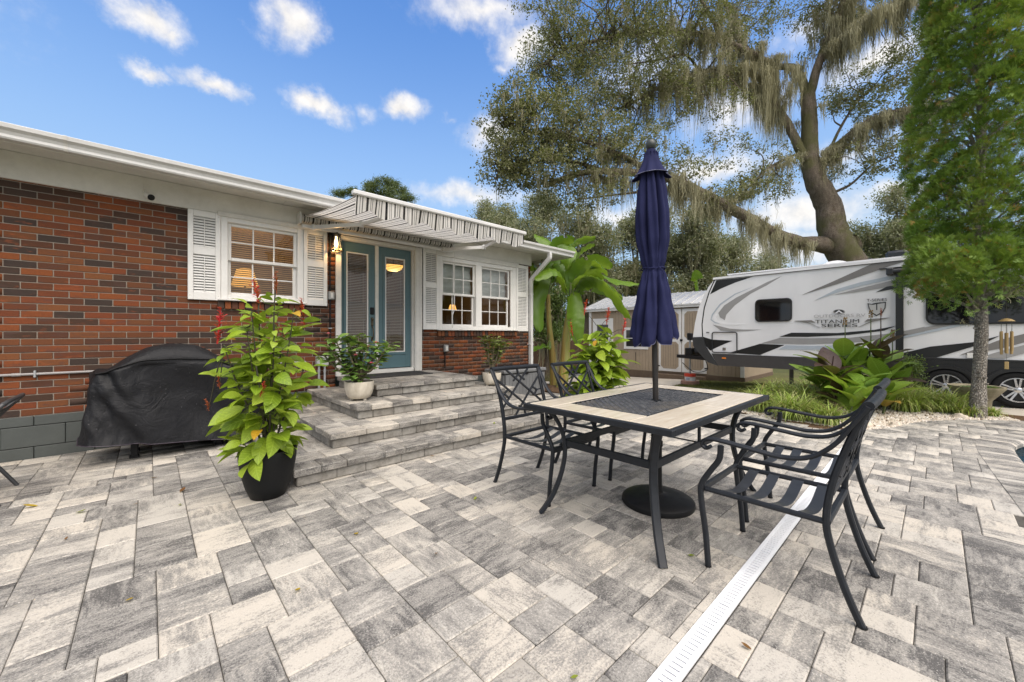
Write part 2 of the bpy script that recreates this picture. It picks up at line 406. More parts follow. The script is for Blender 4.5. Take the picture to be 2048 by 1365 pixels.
def inside(poly, x, y):
    c = False; n = len(poly); j = n - 1
    for i in range(n):
        xi, yi = poly[i]; xj, yj = poly[j]
        if (yi > y) != (yj > y) and x < (xj - xi) * (y - yi) / (yj - yi) + xi: c = not c
        j = i
    return c
def resample(pts, step):
    out = [Vector(pts[0])]; 
    for a, b in zip(pts[:-1], pts[1:]):
        a, b = Vector(a), Vector(b); n = max(1, int(round((b - a).length / step)))
        out += [a.lerp(b, (i + 1) / n) for i in range(n)]
    return out
def catmull(P, n=6):
    P = [Vector(p) for p in P]; out = []
    for i in range(len(P) - 1):
        a, b, c, d = P[max(i - 1, 0)], P[i], P[i + 1], P[min(i + 2, len(P) - 1)]
        for k in range(n):
            t = k / n
            out.append(.5 * ((2 * b) + (c - a) * t + (2 * a - 5 * b + 4 * c - d) * t * t + (3 * b - a - 3 * c + d) * t ** 3))
    return out + [P[-1]]
POOL_OUT = catmull([(2.6, -.47, 0), (4.2, -.39, 0), (5.5, -.315, 0), (6.4, -.285, 0), (6.9, -.34, 0), (7.45, -.55, 0), (7.85, -.78, 0), (8.05, -1.2, 0), (8.1, -1.7, 0)], 6)
def offset(pts, d):
    out = []
    for i, p in enumerate(pts):
        t = (pts[min(i + 1, len(pts) - 1)] - pts[max(i - 1, 0)]).normalized()
        out.append(p + Vector((t.y, -t.x, 0)) * d)
    return out
POOL_IN = offset(POOL_OUT, .235)
POOL_POLY = [(p.x, p.y) for p in POOL_OUT] + [(8.1, -1.8), (2.6, -1.8)]

def uv_mesh(b, name, mat, swap):
    me = b.mesh(name, mat); l = me.uv_layers.new(name='UVMap')
    for p in me.polygons:
        n = p.normal
        for li in p.loop_indices:
            v = me.vertices[me.loops[li].vertex_index].co
            if abs(n.z) > .5: q = (v.y, v.x) if swap else (v.x, v.y)
            elif abs(n.x) > abs(n.y): q = (v.y, v.z + .37)
            else: q = (v.x, v.z + .37)
            l.data[li].uv = q
    return me
_stones = {}
def stone(sx, sy, sz, mat, cham=.006, swap=None):
    key = (round(sx, 3), round(sy, 3), round(sz, 3), mat.name, swap)
    if key not in _stones:
        b = MB().cbox((0, 0, 0), (sx, sy, sz), cham)
        _stones[key] = uv_mesh(b, 'stone', mat, (sy > sx) if swap is None else swap)
    return _stones[key]
def put_stone(name, parent, x0, y0, z0, x1, y1, z1, mat, cham=.006, swap=None):
    sx, sy, sz = round(x1 - x0, 3), round(y1 - y0, 3), round(z1 - z0, 3)
    return link(name, stone(sx, sy, sz, mat, cham, swap), parent, (x0, y0, z0))

def tile_cells(nx, ny, rng):
    """random bond of 2x3, 3x3 and 3x4 pavers: always fill the lowest gap of the skyline"""
    top = [0] * nx; out = []
    while min(top) < ny:
        h0 = min(top); i = top.index(h0); run = 0
        while i + run < nx and top[i + run] == h0: run += 1
        if run <= 4: w = run if run < 4 else 2
        else: w = rng.choice([k for k in (2, 3, 3, 3) if run - k != 1] or [2])
        hs = {1: [2, 3], 2: [3, 3, 3, 2], 3: [2, 3, 2, 3, 4]}[w]
        near = [top[k] - h0 for k in (i - 1, i + w) if 0 <= k < nx]
        good = [h for h in hs if h in near]
        h = rng.choice(good) if good and run <= 4 and rng.random() < .8 else rng.choice(hs)
        out.append((i, h0, w, min(h, ny - h0)))
        for k in range(i, i + w): top[k] = h0 + h
    return out
def patio():
    base = MB(); base.add([(x, y, -.012) for x, y in PATIO], [tuple(range(len(PATIO)))])
    # the joint bed is cut round the pool
    keep = [(-3.6, -1.6), (2.6, -1.6)] + [(p.x, p.y) for p in POOL_IN] + [(8.4, -1.6), (9.4, -1.6)] + PATIO[2:]
    base = MB(); base.add([(x, y, -.010) for x, y in keep] + [(x, y, -.2) for x, y in keep], [tuple(range(len(keep)))] + [(i, (i + 1) % len(keep), len(keep) + (i + 1) % len(keep), len(keep) + i) for i in range(len(keep))])
    root = tag(base.obj('patio', M_SAND), kind='structure')
    rng = random.Random(11); rects = []
    X0, Y0 = .513 - 51 * U, 2.164 - 48 * U
    for (i, j, w, h) in tile_cells(165, 94, rng):
        x0, y0, x1, y1 = X0 + i * U, Y0 + j * U, X0 + (i + w) * U, Y0 + (j + h) * U
        parts = []
        if y1 <= .585 or y0 >= .668: parts = [(x0, y0, x1, y1)]
        else:
            if y0 < .565: parts.append((x0, y0, x1, .585))
            if y1 > .688: parts.append((x0, .668, x1, y1))
        for (a, b_, c, d) in parts:
            d = min(d, 5.822)
            if d - b_ < .03: continue
            mx, my = (a + c) / 2, (b_ + d) / 2
            if not inside(PATIO, mx, my) or (inside(POOL_POLY, mx, my) and inside(POOL_POLY, mx + .06, my + .09)): continue
            if .95 < a and c < 4.2 and b_ > 3.42: continue
            if c < -3.3: continue
            g = .0016
            rects.append((a + g, b_ + g, c - g, d - g))
    def size(q):
        p = proj(((q[0] + q[2]) / 2, (q[1] + q[3]) / 2, 0))
        if p is None or not (-40 < p[0] < 2090) or p[1] > 1400: return 0
        return (q[2] - q[0]) * (q[3] - q[1]) / p[2] ** 3
    rects.sort(key=size, reverse=True)
    for q in rects[:300]:
        o = put_stone('paver', root, q[0], q[1], -.055, q[2], q[3], 0, M_PAVER, .0045, rng.random() < .3)
        o.location.z = -.055 + rng.uniform(-.0012, .0012); o.rotation_euler = (rng.uniform(-.003, .003), rng.uniform(-.003, .003), 0)
    V, F, UVs, A = [], [], [], []
    for q in rects[300:]:
        b = len(V); e = .003; z = rng.uniform(-.001, .001); x0, y0, x1, y1 = q
        V += [(x0, y0, -.05), (x1, y0, -.05), (x1, y1, -.05), (x0, y1, -.05), (x0, y0, z - e), (x1, y0, z - e), (x1, y1, z - e), (x0, y1, z - e), (x0 + e, y0 + e, z), (x1 - e, y0 + e, z), (x1 - e, y1 - e, z), (x0 + e, y1 - e, z)]
        fs = [(8, 9, 10, 11)] + [(4 + k, 4 + (k + 1) % 4, 8 + (k + 1) % 4, 8 + k) for k in range(4)] + [(k, (k + 1) % 4, 4 + (k + 1) % 4, 4 + k) for k in range(4)]
        rr = rng.random()
        sw = rng.random() < .3
        for f in fs:
            F.append([b + k for k in f]); A.append(rr)
            for k in f:
                v = V[b + k]; UVs.append((v[1] - y0, v[0] - x0) if sw else (v[0] - x0, v[1] - y0))
    tag(link('far_pavers', np_mesh('far_pavers', V, F, M_PAVER, attr=A, uv=UVs), root), kind='stuff')
    # soldier course along the curved edge
    e = resample(catmull([(x, y, 0) for x, y in EDGE], 6), .1)
    for a, b_ in zip(e[:-1], e[1:]):
        t = (b_ - a).normalized(); n = Vector((-t.y, t.x, 0))
        if n.dot(Vector((-1, 0, 0))) < 0: n = -n
        m = MB(); g = t * .002
        m.prism([a + g + Vector((0, 0, -.05)), b_ - g + Vector((0, 0, -.05)), b_ - g + n * .17 + Vector((0, 0, -.05)), a + g + n * .17 + Vector((0, 0, -.05))], (0, 0, .056))
        link('edge_paver', uv_mesh(m, 'edge_paver', M_PAVER, False), root)
    return root
patio()

def drain():
    t = thing('trench_drain', (0, .6265, 0), 'long white slotted plastic drain strip set into the grey pavers', 'drain')
    a, b = -.0385, .0385
    sec = []
    for k in range(-2, 13):
        m = MB(); x0 = k * .61; x1 = x0 + .608; pitch = .0261
        z0, z1 = -.0044, .0035
        n = int((x1 - x0) / pitch)
        m.box((x0, a, z0), (x1, a + .017, z1)); m.box((x0, b - .017, z0), (x1, b, z1))
        p = (x1 - x0) / n
        for i in range(n):
            m.box((x0 + i * p + .006, a + .017, z0 + .001), (x0 + (i + 1) * p - .0005, b - .017, z1 - .0006))
        if not sec: sec.append(m.mesh('grate', M_PLASTW)); base = x0
        link('grate', sec[0], t, (x0 - base, 0, 0))
    m = MB(); m.box((-1.3, a + .004, -.08), (8.0, b - .004, -.0045)); m.obj('channel_shade', M_DARK, t)  # black fill close under the grate stands in for shade in the slots
drain()

def pool():
    b = MB(); n = len(POOL_IN)
    low = [Vector((p.x, p.y, -1.2)) for p in POOL_IN]
    b.add([p + Vector((0, 0, -.03)) for p in POOL_IN] + low, [(i, i + 1, n + i + 1, n + i) for i in range(n - 1)])
    t = NT('pool_tile'); br = t.n('TexBrick'); t.L.new(t.mapping(t.coord(), rot=(R(90), 0, 0), scale=(14, 14, 14)), br.inputs['Vector'])
    t.put(br.inputs['Color1'], (.03, .09, .13)); t.put(br.inputs['Color2'], (.05, .15, .22)); t.put(br.inputs['Mortar'], (.2, .22, .22)); t.set(br.outputs['Color'], .25)
    root = tag(b.obj('pool', t.mat), kind='structure')
    w = MB(); w.add([(2.6, -.5, -.17), (8.1, -.5, -.17), (8.1, -6, -.17), (2.6, -6, -.17)], [(0, 1, 2, 3)])
    t = NT('pool_water'); t.set((.01, .05, .085), .05, 0, .5); t.bump(t.noise(t.coord(), 6, 2), .15, .02)
    w = MB(); poly = [(p.x, p.y) for p in POOL_IN] + [(8.1, -5), (2.6, -5)]
    w.add([(x, y, -.17) for x, y in poly], [tuple(range(len(poly)))])
    tag(w.obj('water', t.mat), kind='structure')
    # coping stones across the edge
    e, f = resample([tuple(p) for p in POOL_OUT], .085), None
    inn = offset(e, .235); inn2 = offset(e, .262)
    for i in range(len(e) - 1):
        m = MB(); A, B, C, D = e[i], e[i + 1], inn[i + 1], inn[i]
        C2, D2 = inn2[i + 1], inn2[i]
        sh = lambda p, q: p.lerp(q, .012)
        pr = []
        for (o_, i_, i2) in ((sh(A, B), sh(D, C), sh(D2, C2)), (sh(B, A), sh(C, D), sh(C2, D2))):
            pr.append([o_ + Vector((0, 0, -.03)), o_ + Vector((0, 0, .004)), o_.lerp(i_, .9) + Vector((0, 0, .006)), i_ + Vector((0, 0, 0)), i2 + Vector((0, 0, -.022)), i2 + Vector((0, 0, -.055))])
        m.add(pr[0] + pr[1], [(k, k + 1, 7 + k, 6 + k) for k in range(5)] + [(5, 0, 6, 11), tuple(reversed(range(6))), tuple(range(6, 12))])
        link('coping_stone', uv_mesh(m, 'coping_stone', M_PAVER, True), root)
pool()

def driveway():
    b = MB(); xs = [5.6 + .4 * i for i in range(23)]; ys = [-6 + .5 * i for i in range(40)]
    root = tag(empty('driveway', (0, 0, 0)), kind='structure')
    def slab(x0, x1, y0, y1):
        m = MB(); nu = max(1, int((x1 - x0) / .5)); nv = max(1, int((y1 - y0) / .5)); g = .006
        P = lambda u, v: (x0 + g + (x1 - x0 - 2 * g) * u, y0 + g + (y1 - y0 - 2 * g) * v, ground_h(x0 + (x1 - x0) * u, y0 + (y1 - y0) * v))
        m.grid(P, nu, nv)
        c = [P(0, 0), P(1, 0), P(1, 1), P(0, 1)]
        for i in range(4):
            p, q = c[i], c[(i + 1) % 4]; m.add([p, q, (q[0], q[1], q[2] - .1), (p[0], p[1], p[2] - .1)], [(0, 1, 2, 3)])
        m.obj('concrete_slab', M_CONC, root)
    for (x0, x1) in ((6.9, 9.6), (9.6, 10.6)):
        for y0 in (2.6, 5.0, 7.4, 9.8): slab(x0, x1, y0, y0 + 2.4)
    for y0 in (5.35, 7.4, 9.8): slab(10.6, 13.55, y0, y0 + (2.05 if y0 < 6 else 2.4))
    for y0 in (-6.6, -4.3, -2.0, .3): slab(9.3, 10.75, y0, y0 + 2.3)
    slab(10.75, 13.3, -6.6, -2.0); slab(10.75, 13.3, -2.0, .9)
driveway()

def beds():
    m = MB(); P = [(6.0, 5.8), (5.96, 4.5), (6.28, 3.3), (6.85, 2.65), (6.88, 5.2), (6.88, 12.2), (5.0, 12.2), (5.0, 9), (6.0, 9)]
    m.add([(x, y, .012) for x, y in P] + [(x, y, -.1) for x, y in P], [tuple(range(len(P)))] + [(i, (i + 1) % len(P), len(P) + (i + 1) % len(P), len(P) + i) for i in range(len(P))])
    tag(m.obj('planting_bed', M_MULCH), kind='structure')
    e = [(x, y) for x, y in EDGE]
    P = e + [(9.25, -1.2), (9.25, 2.5), (6.95, 2.55)]
    m = MB(); m.add([(x, y, -.004) for x, y in P] + [(x, y, -.3) for x, y in P], [tuple(range(len(P)))] + [(i, (i + 1) % len(P), len(P) + (i + 1) % len(P), len(P) + i) for i in range(len(P))])
    tag(m.obj('gravel_bed', M_MULCH), kind='structure')
beds()

# ------------------------------------------------------------------ front steps
def steps():
    root = thing('front_steps', (2.6, 4.6, 0), 'four tiers of grey stone block steps leading up to the teal double door', 'steps')
    lv = [(.805, 4.42, 3.30, .139), (1.19, 4.08, 3.665, .282), (1.58, 3.84, 4.07, .426), (1.975, 3.50, 4.50, .57)]
    rng = random.Random(5); cap = .056; z0 = 0.0
    ox, oy = 2.6, 4.6
    def S(nm, x0, y0, za, x1, y1, zb, mat, ch): 
        return put_stone(nm, root, x0 - ox, y0 - oy, za, x1 - ox, y1 - oy, zb, mat, ch)
    def run(a, b, lo=.16, hi=.33):
        out = [a]
        while b - out[-1] > hi * 1.35: out.append(out[-1] + rng.choice([lo, .2, .24, .24, .3, hi]))
        if b - out[-1] > hi: out.append((out[-1] + b) / 2)
        return out + [b]
    for k, (x0, x1, y0, h) in enumerate(lv):
        ov = .028; g = .0014; yb = 5.815
        # core behind the facing stones
        m = MB(); m.box((x0 + ov + .1 - ox, y0 + ov + .1 - oy, z0 + .001), (x1 - ov - .1 - ox, yb - .002 - oy, h - cap - .001)); m.obj('core', M_SAND, root)
        q = run(x0 + ov, x1 - ov)
        for a, b in zip(q[:-1], q[1:]): S('riser_block', a + g, y0 + ov + rng.uniform(0, .006), z0 + .001, b - g, y0 + ov + .11, h - cap - .001, M_BLOCK, .007)
        for side in (0, 1):
            q = run(y0 + ov + .112, yb)
            for a, b in zip(q[:-1], q[1:]):
                xa = (x0 + ov, x0 + ov + .11) if side == 0 else (x1 - ov - .11, x1 - ov)
                S('riser_block', xa[0], a + g, z0 + .001, xa[1], b - g, h - cap - .001, M_BLOCK, .007)
        # cap stones: two rows in front, two at each side, the top tier covered all over
        rows = [y0, y0 + .21, y0 + .45] if k < 3 else [y0, y0 + .24, y0 + .48, y0 + .72, y0 + .96, y0 + 1.14, yb]
        for r0, r1 in zip(rows[:-1], rows[1:]):
            q = run(x0, x1)
            for a, b in zip(q[:-1], q[1:]): S('cap_stone', a + g, r0 + g, h - cap, b - g, min(r1, yb) - g, h + rng.uniform(-.001, .001), M_STEP, .006)
        if k < 3:
            for xa, xb in ((x0, x0 + .22), (x0 + .22, x0 + .46), (x1 - .46, x1 - .22), (x1 - .22, x1)):
                q = run(rows[-1], yb)
                for a, b in zip(q[:-1], q[1:]): S('cap_stone', xa + g, a + g, h - cap, xb - g, b - g, h + rng.uniform(-.001, .001), M_STEP, .006)
        z0 = h
    # mat before the door
    m = MB(); m.cbox((0, 0, 0), (.98, .5, .012), .004)
    t = NT('mat_fibre'); n = t.noise(t.coord(), 90, 3); t.set(t.mix(n, (.02, .02, .021), (.07, .07, .07)), .95, 0, .1); t.bump(n, .6, .004)
    tag(m.obj('door_mat', t.mat, loc=(2.2, 5.2, .572)), 'flat dark grey mat lying before the teal double door', 'mat')
steps()

# ------------------------------------------------------------------ house
_link0 = link
WORLD = {}
def link(name, me, parent=None, loc=None):
    o = _link0(name, me, parent, loc)
    if parent is not None and parent.name in WORLD: o.matrix_parent_inverse = Matrix.Translation(-Vector(WORLD[parent.name]))
    return o
def wthing(name, loc, label, cat, group=None):
    """a thing whose parts are written in world coordinates"""
    o = thing(name, loc, label, cat, group); WORLD[o.name] = tuple(loc); return o

def brick_mat():
    t = NT('brick'); r = t.math('FRACT', t.math('ADD', t.rnd(), t.attr('rnd'))); ob = t.n('NewGeometry').outputs['Position']
    r2 = t.math('FRACT', t.math('MULTIPLY', r, 13.7))
    c = t.ramp(r, [(0, (.20, .057, .015)), (.17, (.16, .040, .013)), (.33, (.10, .032, .013)), (.46, (.17, .060, .019)), (.58, (.085, .030, .014)), (.72, (.05, .026, .016)), (.86, (.046, .029, .021)), (1, (.034, .025, .021))], 'LINEAR')
    n = t.noise(t.mapping(ob, scale=(9, 9, 26)), 1., 4, .6); n2 = t.noise(ob, 70, 4, .7)
    c = t.mix(t.mapr(n, .5, .72, 0, t.math('MULTIPLY', r2, .85)), c, (.075, .04, .032))
    c = t.mix(t.mapr(n, .28, .42, t.math('MULTIPLY', r2, .7), 0), c, (.27, .070, .024))
    c = t.mix(t.mapr(n2, .45, .75, 0, .4), c, (.05, .022, .014))
    sp = t.noise(t.mapping(ob, scale=(22, 22, 12)), 1.4, 3, .6); c = t.mix(t.mapr(sp, .765, .80, 0, .8), c, (.55, .52, .48))
    t.set(c, .8, 0, .3); t.bump(n2, .4, .003); return t.mat
M_BRICK = brick_mat()
def mortar_mat():
    t = NT('mortar'); c = t.coord(); n = t.noise(c, 50, 4); t.set(t.mix(n, (.19, .16, .13), (.32, .28, .235)), .95, 0, .2); t.bump(n, .5, .004); return t.mat
M_MORTAR = mortar_mat()
M_FOUND_SHADE = plain('grey_block_slat_shade', (.062, .070, .066), .6, var=.1, scale=5, bump=.25, bscale=35)  # foundation paint, also the shade colour behind the shutter slats
M_TEAL = plain('teal_paint', (.078, .145, .165), .42, var=.05, scale=3)
M_GLASS = glass('window_glass', (.93, .95, .95), .035)
M_ROOM = plain('room_wall', (.26, .18, .095), .8, var=.05)
M_WOODIN = plain('cabinet_wood', (.16, .075, .03), .5, var=.15)
def slat_mat():
    t = NT('blind_slat'); t.set((.42, .27, .11), .5); d = t.n('BsdfTranslucent'); t.put(d.inputs['Color'], (.6, .4, .18))
    m = t.n('MixShader'); m.inputs[0].default_value = .3; t.L.new(t.b.outputs[0], m.inputs[1]); t.L.new(d.outputs[0], m.inputs[2]); t.L.new(m.outputs[0], t.out.inputs['Surface']); return t.mat
M_SLAT = slat_mat()
M_BLINDW = plain('white_blind', (.44, .40, .35), .6, var=.05)
M_SHADE = plain('roman_shade', (.50, .52, .50), .85, var=.06, scale=14)
M_SHINGLE = plain('roof_shingle', (.09, .085, .08), .9, var=.3, scale=20, bump=.5)
M_BRASS = plain('aged_brass', (.10, .085, .06), .4, .8, var=.2)

WY = 5.83; H1, H2 = .40, 2.612
OPEN = [(.62, 1.54, 1.585, 2.7), (1.955, 3.335, 0.0, 2.7), (3.66, 5.49, 1.245, 2.7)]
house = wthing('brick_house', (2.5, 7.5, 0), 'single storey red brick house with white eaves, shutters and teal doors', 'house')
def wall():
    m = MB(); y0, y1 = WY + .006, WY + .16; xl, xr = -3.6, 5.93
    xs = [xl] + [v for o in OPEN for v in o[:2]] + [xr]
    for i in range(0, len(xs), 2): m.box((xs[i], y0, H1 - .01), (xs[i + 1], y1, 2.86))
    for (a, b, c, d) in OPEN:
        if c > H1: m.box((a, y0, H1 - .01), (b, y1, c))
        m.box((a, y0, 2.70), (b, y1, 2.86))
    m.box((xr - .15, y1 + .001, H1 - .01), (xr, 12.5, 2.86)); m.box((xl, 12.4, H1 - .01), (xr - .151, 12.55, 2.86))
    w = m.obj('wall', M_MORTAR, house)
    L, P = .2032, .0667; rows = int((H2 - H1) / P) + 1
    rng = random.Random(3); rects = []
    for r in range(rows):
        z0 = H1 + r * P + .004; z1 = min(z0 + P - .008, H2 + .02)
        if z1 - z0 < .02: continue
        ph = -.985 if r % 2 else -.985 + L / 2
        segs = [(xl, xr)]
        for (a, b, c, d) in OPEN:
            if z1 > c - .11 and z0 < d and c > H1 or (c < H1): 
                if c > H1 and z1 <= c - .0: 
                    a, b = a + .0, b - .0
                    if z1 <= c - .105: continue
                segs = [s for (p, q) in segs for s in ((p, min(q, a)), (max(p, b), q)) if s[1] - s[0] > .02]
        for (p, q) in segs:
            k = math.floor((p - ph) / L); x = ph + k * L
            while x < q - .001:
                a, b = max(x + .004, p), min(x + L - .004, q)
                if b - a > .018: rects.append((a, z0, b, z1))
                x += L
    def size(q):
        p = proj(((q[0] + q[2]) / 2, WY, (q[1] + q[3]) / 2))
        if p is None or not -20 < p[0] < 1100: return 0
        if p[0] < 500 and 165 < p[0] and p[1] > 760: return 0
        for (a, b) in ((.33, .63), (1.53, 1.84), (3.35, 3.66), (5.48, 5.83)):
            if a < q[0] and q[2] < b and q[1] > 1.55 - (.3 if a > 3 else 0): return 0
        if 1.0 < q[0] < 3.4 and q[1] < .5: return 0
        return (q[2] - q[0]) * (q[3] - q[1]) / p[2] ** 2
    rects.sort(key=size, reverse=True); cache = {}
    for q in rects[:300]:
        key = (round(q[2] - q[0], 3), round(q[3] - q[1], 4))
        if key not in cache: cache[key] = MB().cbox((0, 0, 0), (key[0], .03, key[1]), .0025).mesh('brick', M_BRICK)
        link('brick', cache[key], w, (q[0], WY + rng.uniform(-.0012, .0012), q[1]))
    V, F, A = [], [], []
    for q in rects[300:]:
        b = len(V); x0, z0, x1, z1 = q; y = WY + rng.uniform(-.001, .001)
        V += [(x0, y, z0), (x1, y, z0), (x1, y, z1), (x0, y, z1), (x0, y + .03, z0), (x1, y + .03, z0), (x1, y + .03, z1), (x0, y + .03, z1)]
        rr = rng.random()
        for f in ((0, 1, 2, 3), (1, 5, 6, 2), (4, 0, 3, 7), (3, 2, 6, 7), (0, 4, 5, 1)): F.append([b + k for k in f]); A.append(rr)
    tag(link('other_bricks', np_mesh('other_bricks', V, F, M_BRICK, attr=A), w), kind='stuff')
    # rowlock sills of bricks on edge
    for (a, b, zt) in ((.60, 1.56, 1.578), (3.64, 5.51, 1.238)):
        n = int((b - a) / .068); p = (b - a) / n
        me = MB().cbox((0, 0, 0), (p - .009, .13, .092), .003).mesh('sill_brick', M_BRICK)
        for i in range(n):
            o = link('sill_brick', me, w, (a + i * p + .0045, WY - .04, zt - .098)); o.rotation_euler = (R(-7), 0, 0)
    # painted block foundation
    fm = MB(); fm.box((xl, WY + .012, -.2), (xr, y1 + .05, H1 - .012)); f = fm.obj('foundation', M_FOUND_SHADE, house)
    for r, (za, zb) in enumerate(((-.1, .105), (.111, .303), (.309, .398))):
        x = xl + (.2 if r % 2 else 0)
        while x < xr:
            xe = min(x + .4, xr)
            put = MB().cbox((0, 0, 0), (xe - x - .004, .05, zb - za), .004).mesh('foundation_block', M_FOUND_SHADE)
            link('foundation_block', put, f, (x + .002, WY - .012, za)); x = xe
wall()

def eaves():
    b = lambda nm, a, c, mat, ch=.004: MB().cbox(a, c, ch).obj(nm, mat, house)
    b('frieze', (-3.6, WY - .03, H2), (5.935, WY + .004, 2.868), M_TRIM)
    b('frieze_moulding', (.60, WY - .05, 2.585), (1.56, WY - .031, 2.64), M_TRIM)
    x = -3.6
    for k in range(5):       # soffit boards with their joints
        x1 = min(x + 2.44, 6.6); 
        if x1 - x > .05: MB().cbox((x + .002, 5.348, 2.87), (x1 - .002, WY + .16, 2.885), .003).obj('soffit_panel', M_TRIM, house)
        x = x1
    MB().box((5.94, WY + .165, 2.872), (6.598, 12.5, 2.884)).obj('soffit_panel', M_TRIM, house)
    b('fascia', (-3.6, 5.322, 2.795), (6.62, 5.346, 2.94), M_TRIM); b('fascia', (6.60, 5.347, 2.80), (6.622, 12.6, 2.94), M_TRIM)
    pr = [(5.318, 2.803), (5.245, 2.801), (5.236, 2.815), (5.238, 2.838), (5.226, 2.862), (5.198, 2.882), (5.192, 2.914), (5.20, 2.92), (5.206, 2.914), (5.210, 2.888), (5.236, 2.868), (5.248, 2.84), (5.25, 2.812), (5.312, 2.812), (5.312, 2.925), (5.32, 2.925)]
    g = MB(); g.prism([(-3.6, y, z) for y, z in pr], (10.235, 0, 0)); gt = g.obj('gutter', M_METALW, house)
    for xs_ in (-.55, 2.1, 4.9):
        k = MB(); k.prism([(xs_, y + (-.0025 if y < 5.3 else 0), z) for y, z in [(5.30, 2.799), (5.245, 2.797), (5.234, 2.815), (5.236, 2.838), (5.224, 2.862), (5.196, 2.882), (5.190, 2.916), (5.20, 2.9225), (5.30, 2.9225)]], (.022, 0, 0)); link('seam', k.mesh('seam', M_TRIM), gt)
    e = MB(); e.prism([(6.632, y, z) for y, z in [(5.318, 2.803), (5.245, 2.801), (5.236, 2.815), (5.238, 2.838), (5.226, 2.862), (5.198, 2.882), (5.192, 2.914), (5.318, 2.925)]], (.006, 0, 0)); link('end_cap', e.mesh('end_cap', M_METALW), gt)
    d = MB(); d.rbar(catmull([(5.9, 5.265, 2.81), (5.9, 5.265, 2.73), (5.895, 5.30, 2.665), (5.885, 5.70, 2.36), (5.88, 5.765, 2.29), (5.88, 5.77, 2.2)], 5) + [(5.88, 5.77, .08)], .085, .062, up=(1, 0, 0), c=.12)
    ds = d.obj('downspout', M_METALW, house, smooth=40)
    for z in (.95, 2.0): link('strap', MB().cbox((5.833, 5.738, z), (5.927, 5.83, z + .022), .002).mesh('strap', M_METALW), ds)
    m = MB(); n = 26
    for (ya, za, yb, zb) in ((5.30, 2.93, 9.3, 3.75), (9.3, 3.75, 13.3, 2.93)):
        m.prism([(-3.6, ya, za), (-3.6, yb, zb), (-3.6, yb, zb + .03), (-3.6, ya, za + .012)], (10.26, 0, 0))
    m.obj('roof', M_SHINGLE, house)
    for x in (6.55,):
        MB().prism([(5.8, 5.95, 2.89), (5.8, 12.5, 2.89), (5.8, 9.3, 3.6)], (.1, 0, 0)).obj('gable_wall', M_TRIM, house)
eaves()

def sub(parent): return lambda b, nm, mat, sm=None: link(nm, b.mesh(nm, mat, sm), parent)
def sash(P, x0, x1, z0, z1, y, cols=3, rows=2, st=.038, mun=.016, muntins=True):
    """one glazed sash: stiles, rails, muntins and panes"""
    for a, c in (((x0, y, z0), (x0 + st, y + .035, z1)), ((x1 - st, y, z0), (x1, y + .035, z1))): P(MB().cbox(a, c, .004), 'stile', M_WHITE)
    for a, c in (((x0 + st, y + .001, z0), (x1 - st, y + .034, z0 + st)), ((x0 + st, y + .001, z1 - st), (x1 - st, y + .034, z1))): P(MB().cbox(a, c, .004), 'rail', M_WHITE)
    gx0, gx1, gz0, gz1 = x0 + st, x1 - st, z0 + st, z1 - st
    if muntins:
        for i in range(1, cols):
            x = gx0 + (gx1 - gx0) * i / cols; P(MB().cbox((x - mun / 2, y + .004, gz0), (x + mun / 2, y + .026, gz1), .003), 'muntin', M_WHITE)
        for j in range(1, rows):
            z = gz0 + (gz1 - gz0) * j / rows; P(MB().cbox((gx0, y + .0055, z - mun / 2), (gx1, y + .0245, z + mun / 2), .003), 'muntin', M_WHITE)
    else: cols = rows = 1
    for i in range(cols):
        for j in range(rows):
            a, b = gx0 + (gx1 - gx0) * i / cols, gx0 + (gx1 - gx0) * (i + 1) / cols
            c, d = gz0 + (gz1 - gz0) * j / rows, gz0 + (gz1 - gz0) * (j + 1) / rows
            m = MB(); yy = y + .015; tl = ((i * 7 + j * 3) % 5 - 2) * .0006
            m.add([(a, yy + tl, c), (b, yy - tl, c), (b, yy - tl, d), (a, yy + tl, d)], [(0, 1, 2, 3)]); P(m, 'pane', M_GLASS)
def window(x0, x1, z0, z1, units):
    w = MB(); cw = .07; y = WY - .03
    w.cbox((x0, y, z0), (x0 + cw, WY + .10, z1), .005); w.cbox((x1 - cw, y, z0), (x1, WY + .10, z1), .005); w.cbox((x0 + cw, y + .001, z1 - cw), (x1 - cw, WY + .10, z1), .005)
    w.cbox((x0 + cw, y + .001, z0), (x1 - cw, WY + .10, z0 + .05), .005)
    for k in range(1, len(units)): w.cbox((units[k - 1][1] + .001, y + .002, z0 + .05), (units[k][0] - .001, WY + .10, z1 - cw), .005)
    win = w.obj('window', M_WHITE, house); P = sub(win)
    P(MB().cbox((x0 - .03, WY - .075, z0 - .022), (x1 + .03, WY + .02, z0 - .001), .006), 'sill', M_WHITE)
    zm = (z0 + .05 + z1 - cw) / 2
    for (a, b, full) in units:
        sash(P, a, b, zm - .018, z1 - cw, WY + .012, muntins=full); sash(P, a, b, z0 + .05, zm + .018, WY + .05)
    return win
w1 = window(.632, 1.532, 1.60, 2.60, [(.703, 1.461, True)])
P = sub(w1); me = MB().add([(.69, 0, -.012), (1.47, 0, -.012), (1.47, .022, .006), (.69, .022, .006)], [(0, 1, 2, 3)]).mesh('blind_slat', M_SLAT)
for i in range(34): link('blind_slat', me, w1, (0, WY + .115, 1.66 + i * .026))
w2 = window(3.66, 5.485, 1.262, 2.52, [(3.735, 4.46, True), (4.60, 5.335, True)])
P = sub(w2)
for (a, b) in ((3.75, 4.45), (4.615, 5.32)):
    P(MB().grid(lambda u, v: (a + (b - a) * u, WY + .125 + .012 * math.sin(v * 19) + .008 * math.sin(u * 5 + v * 3), 1.87 + .02 * u + (.60 - .02 * u) * v), 10, 30), 'roman_shade', M_SHADE, 60)
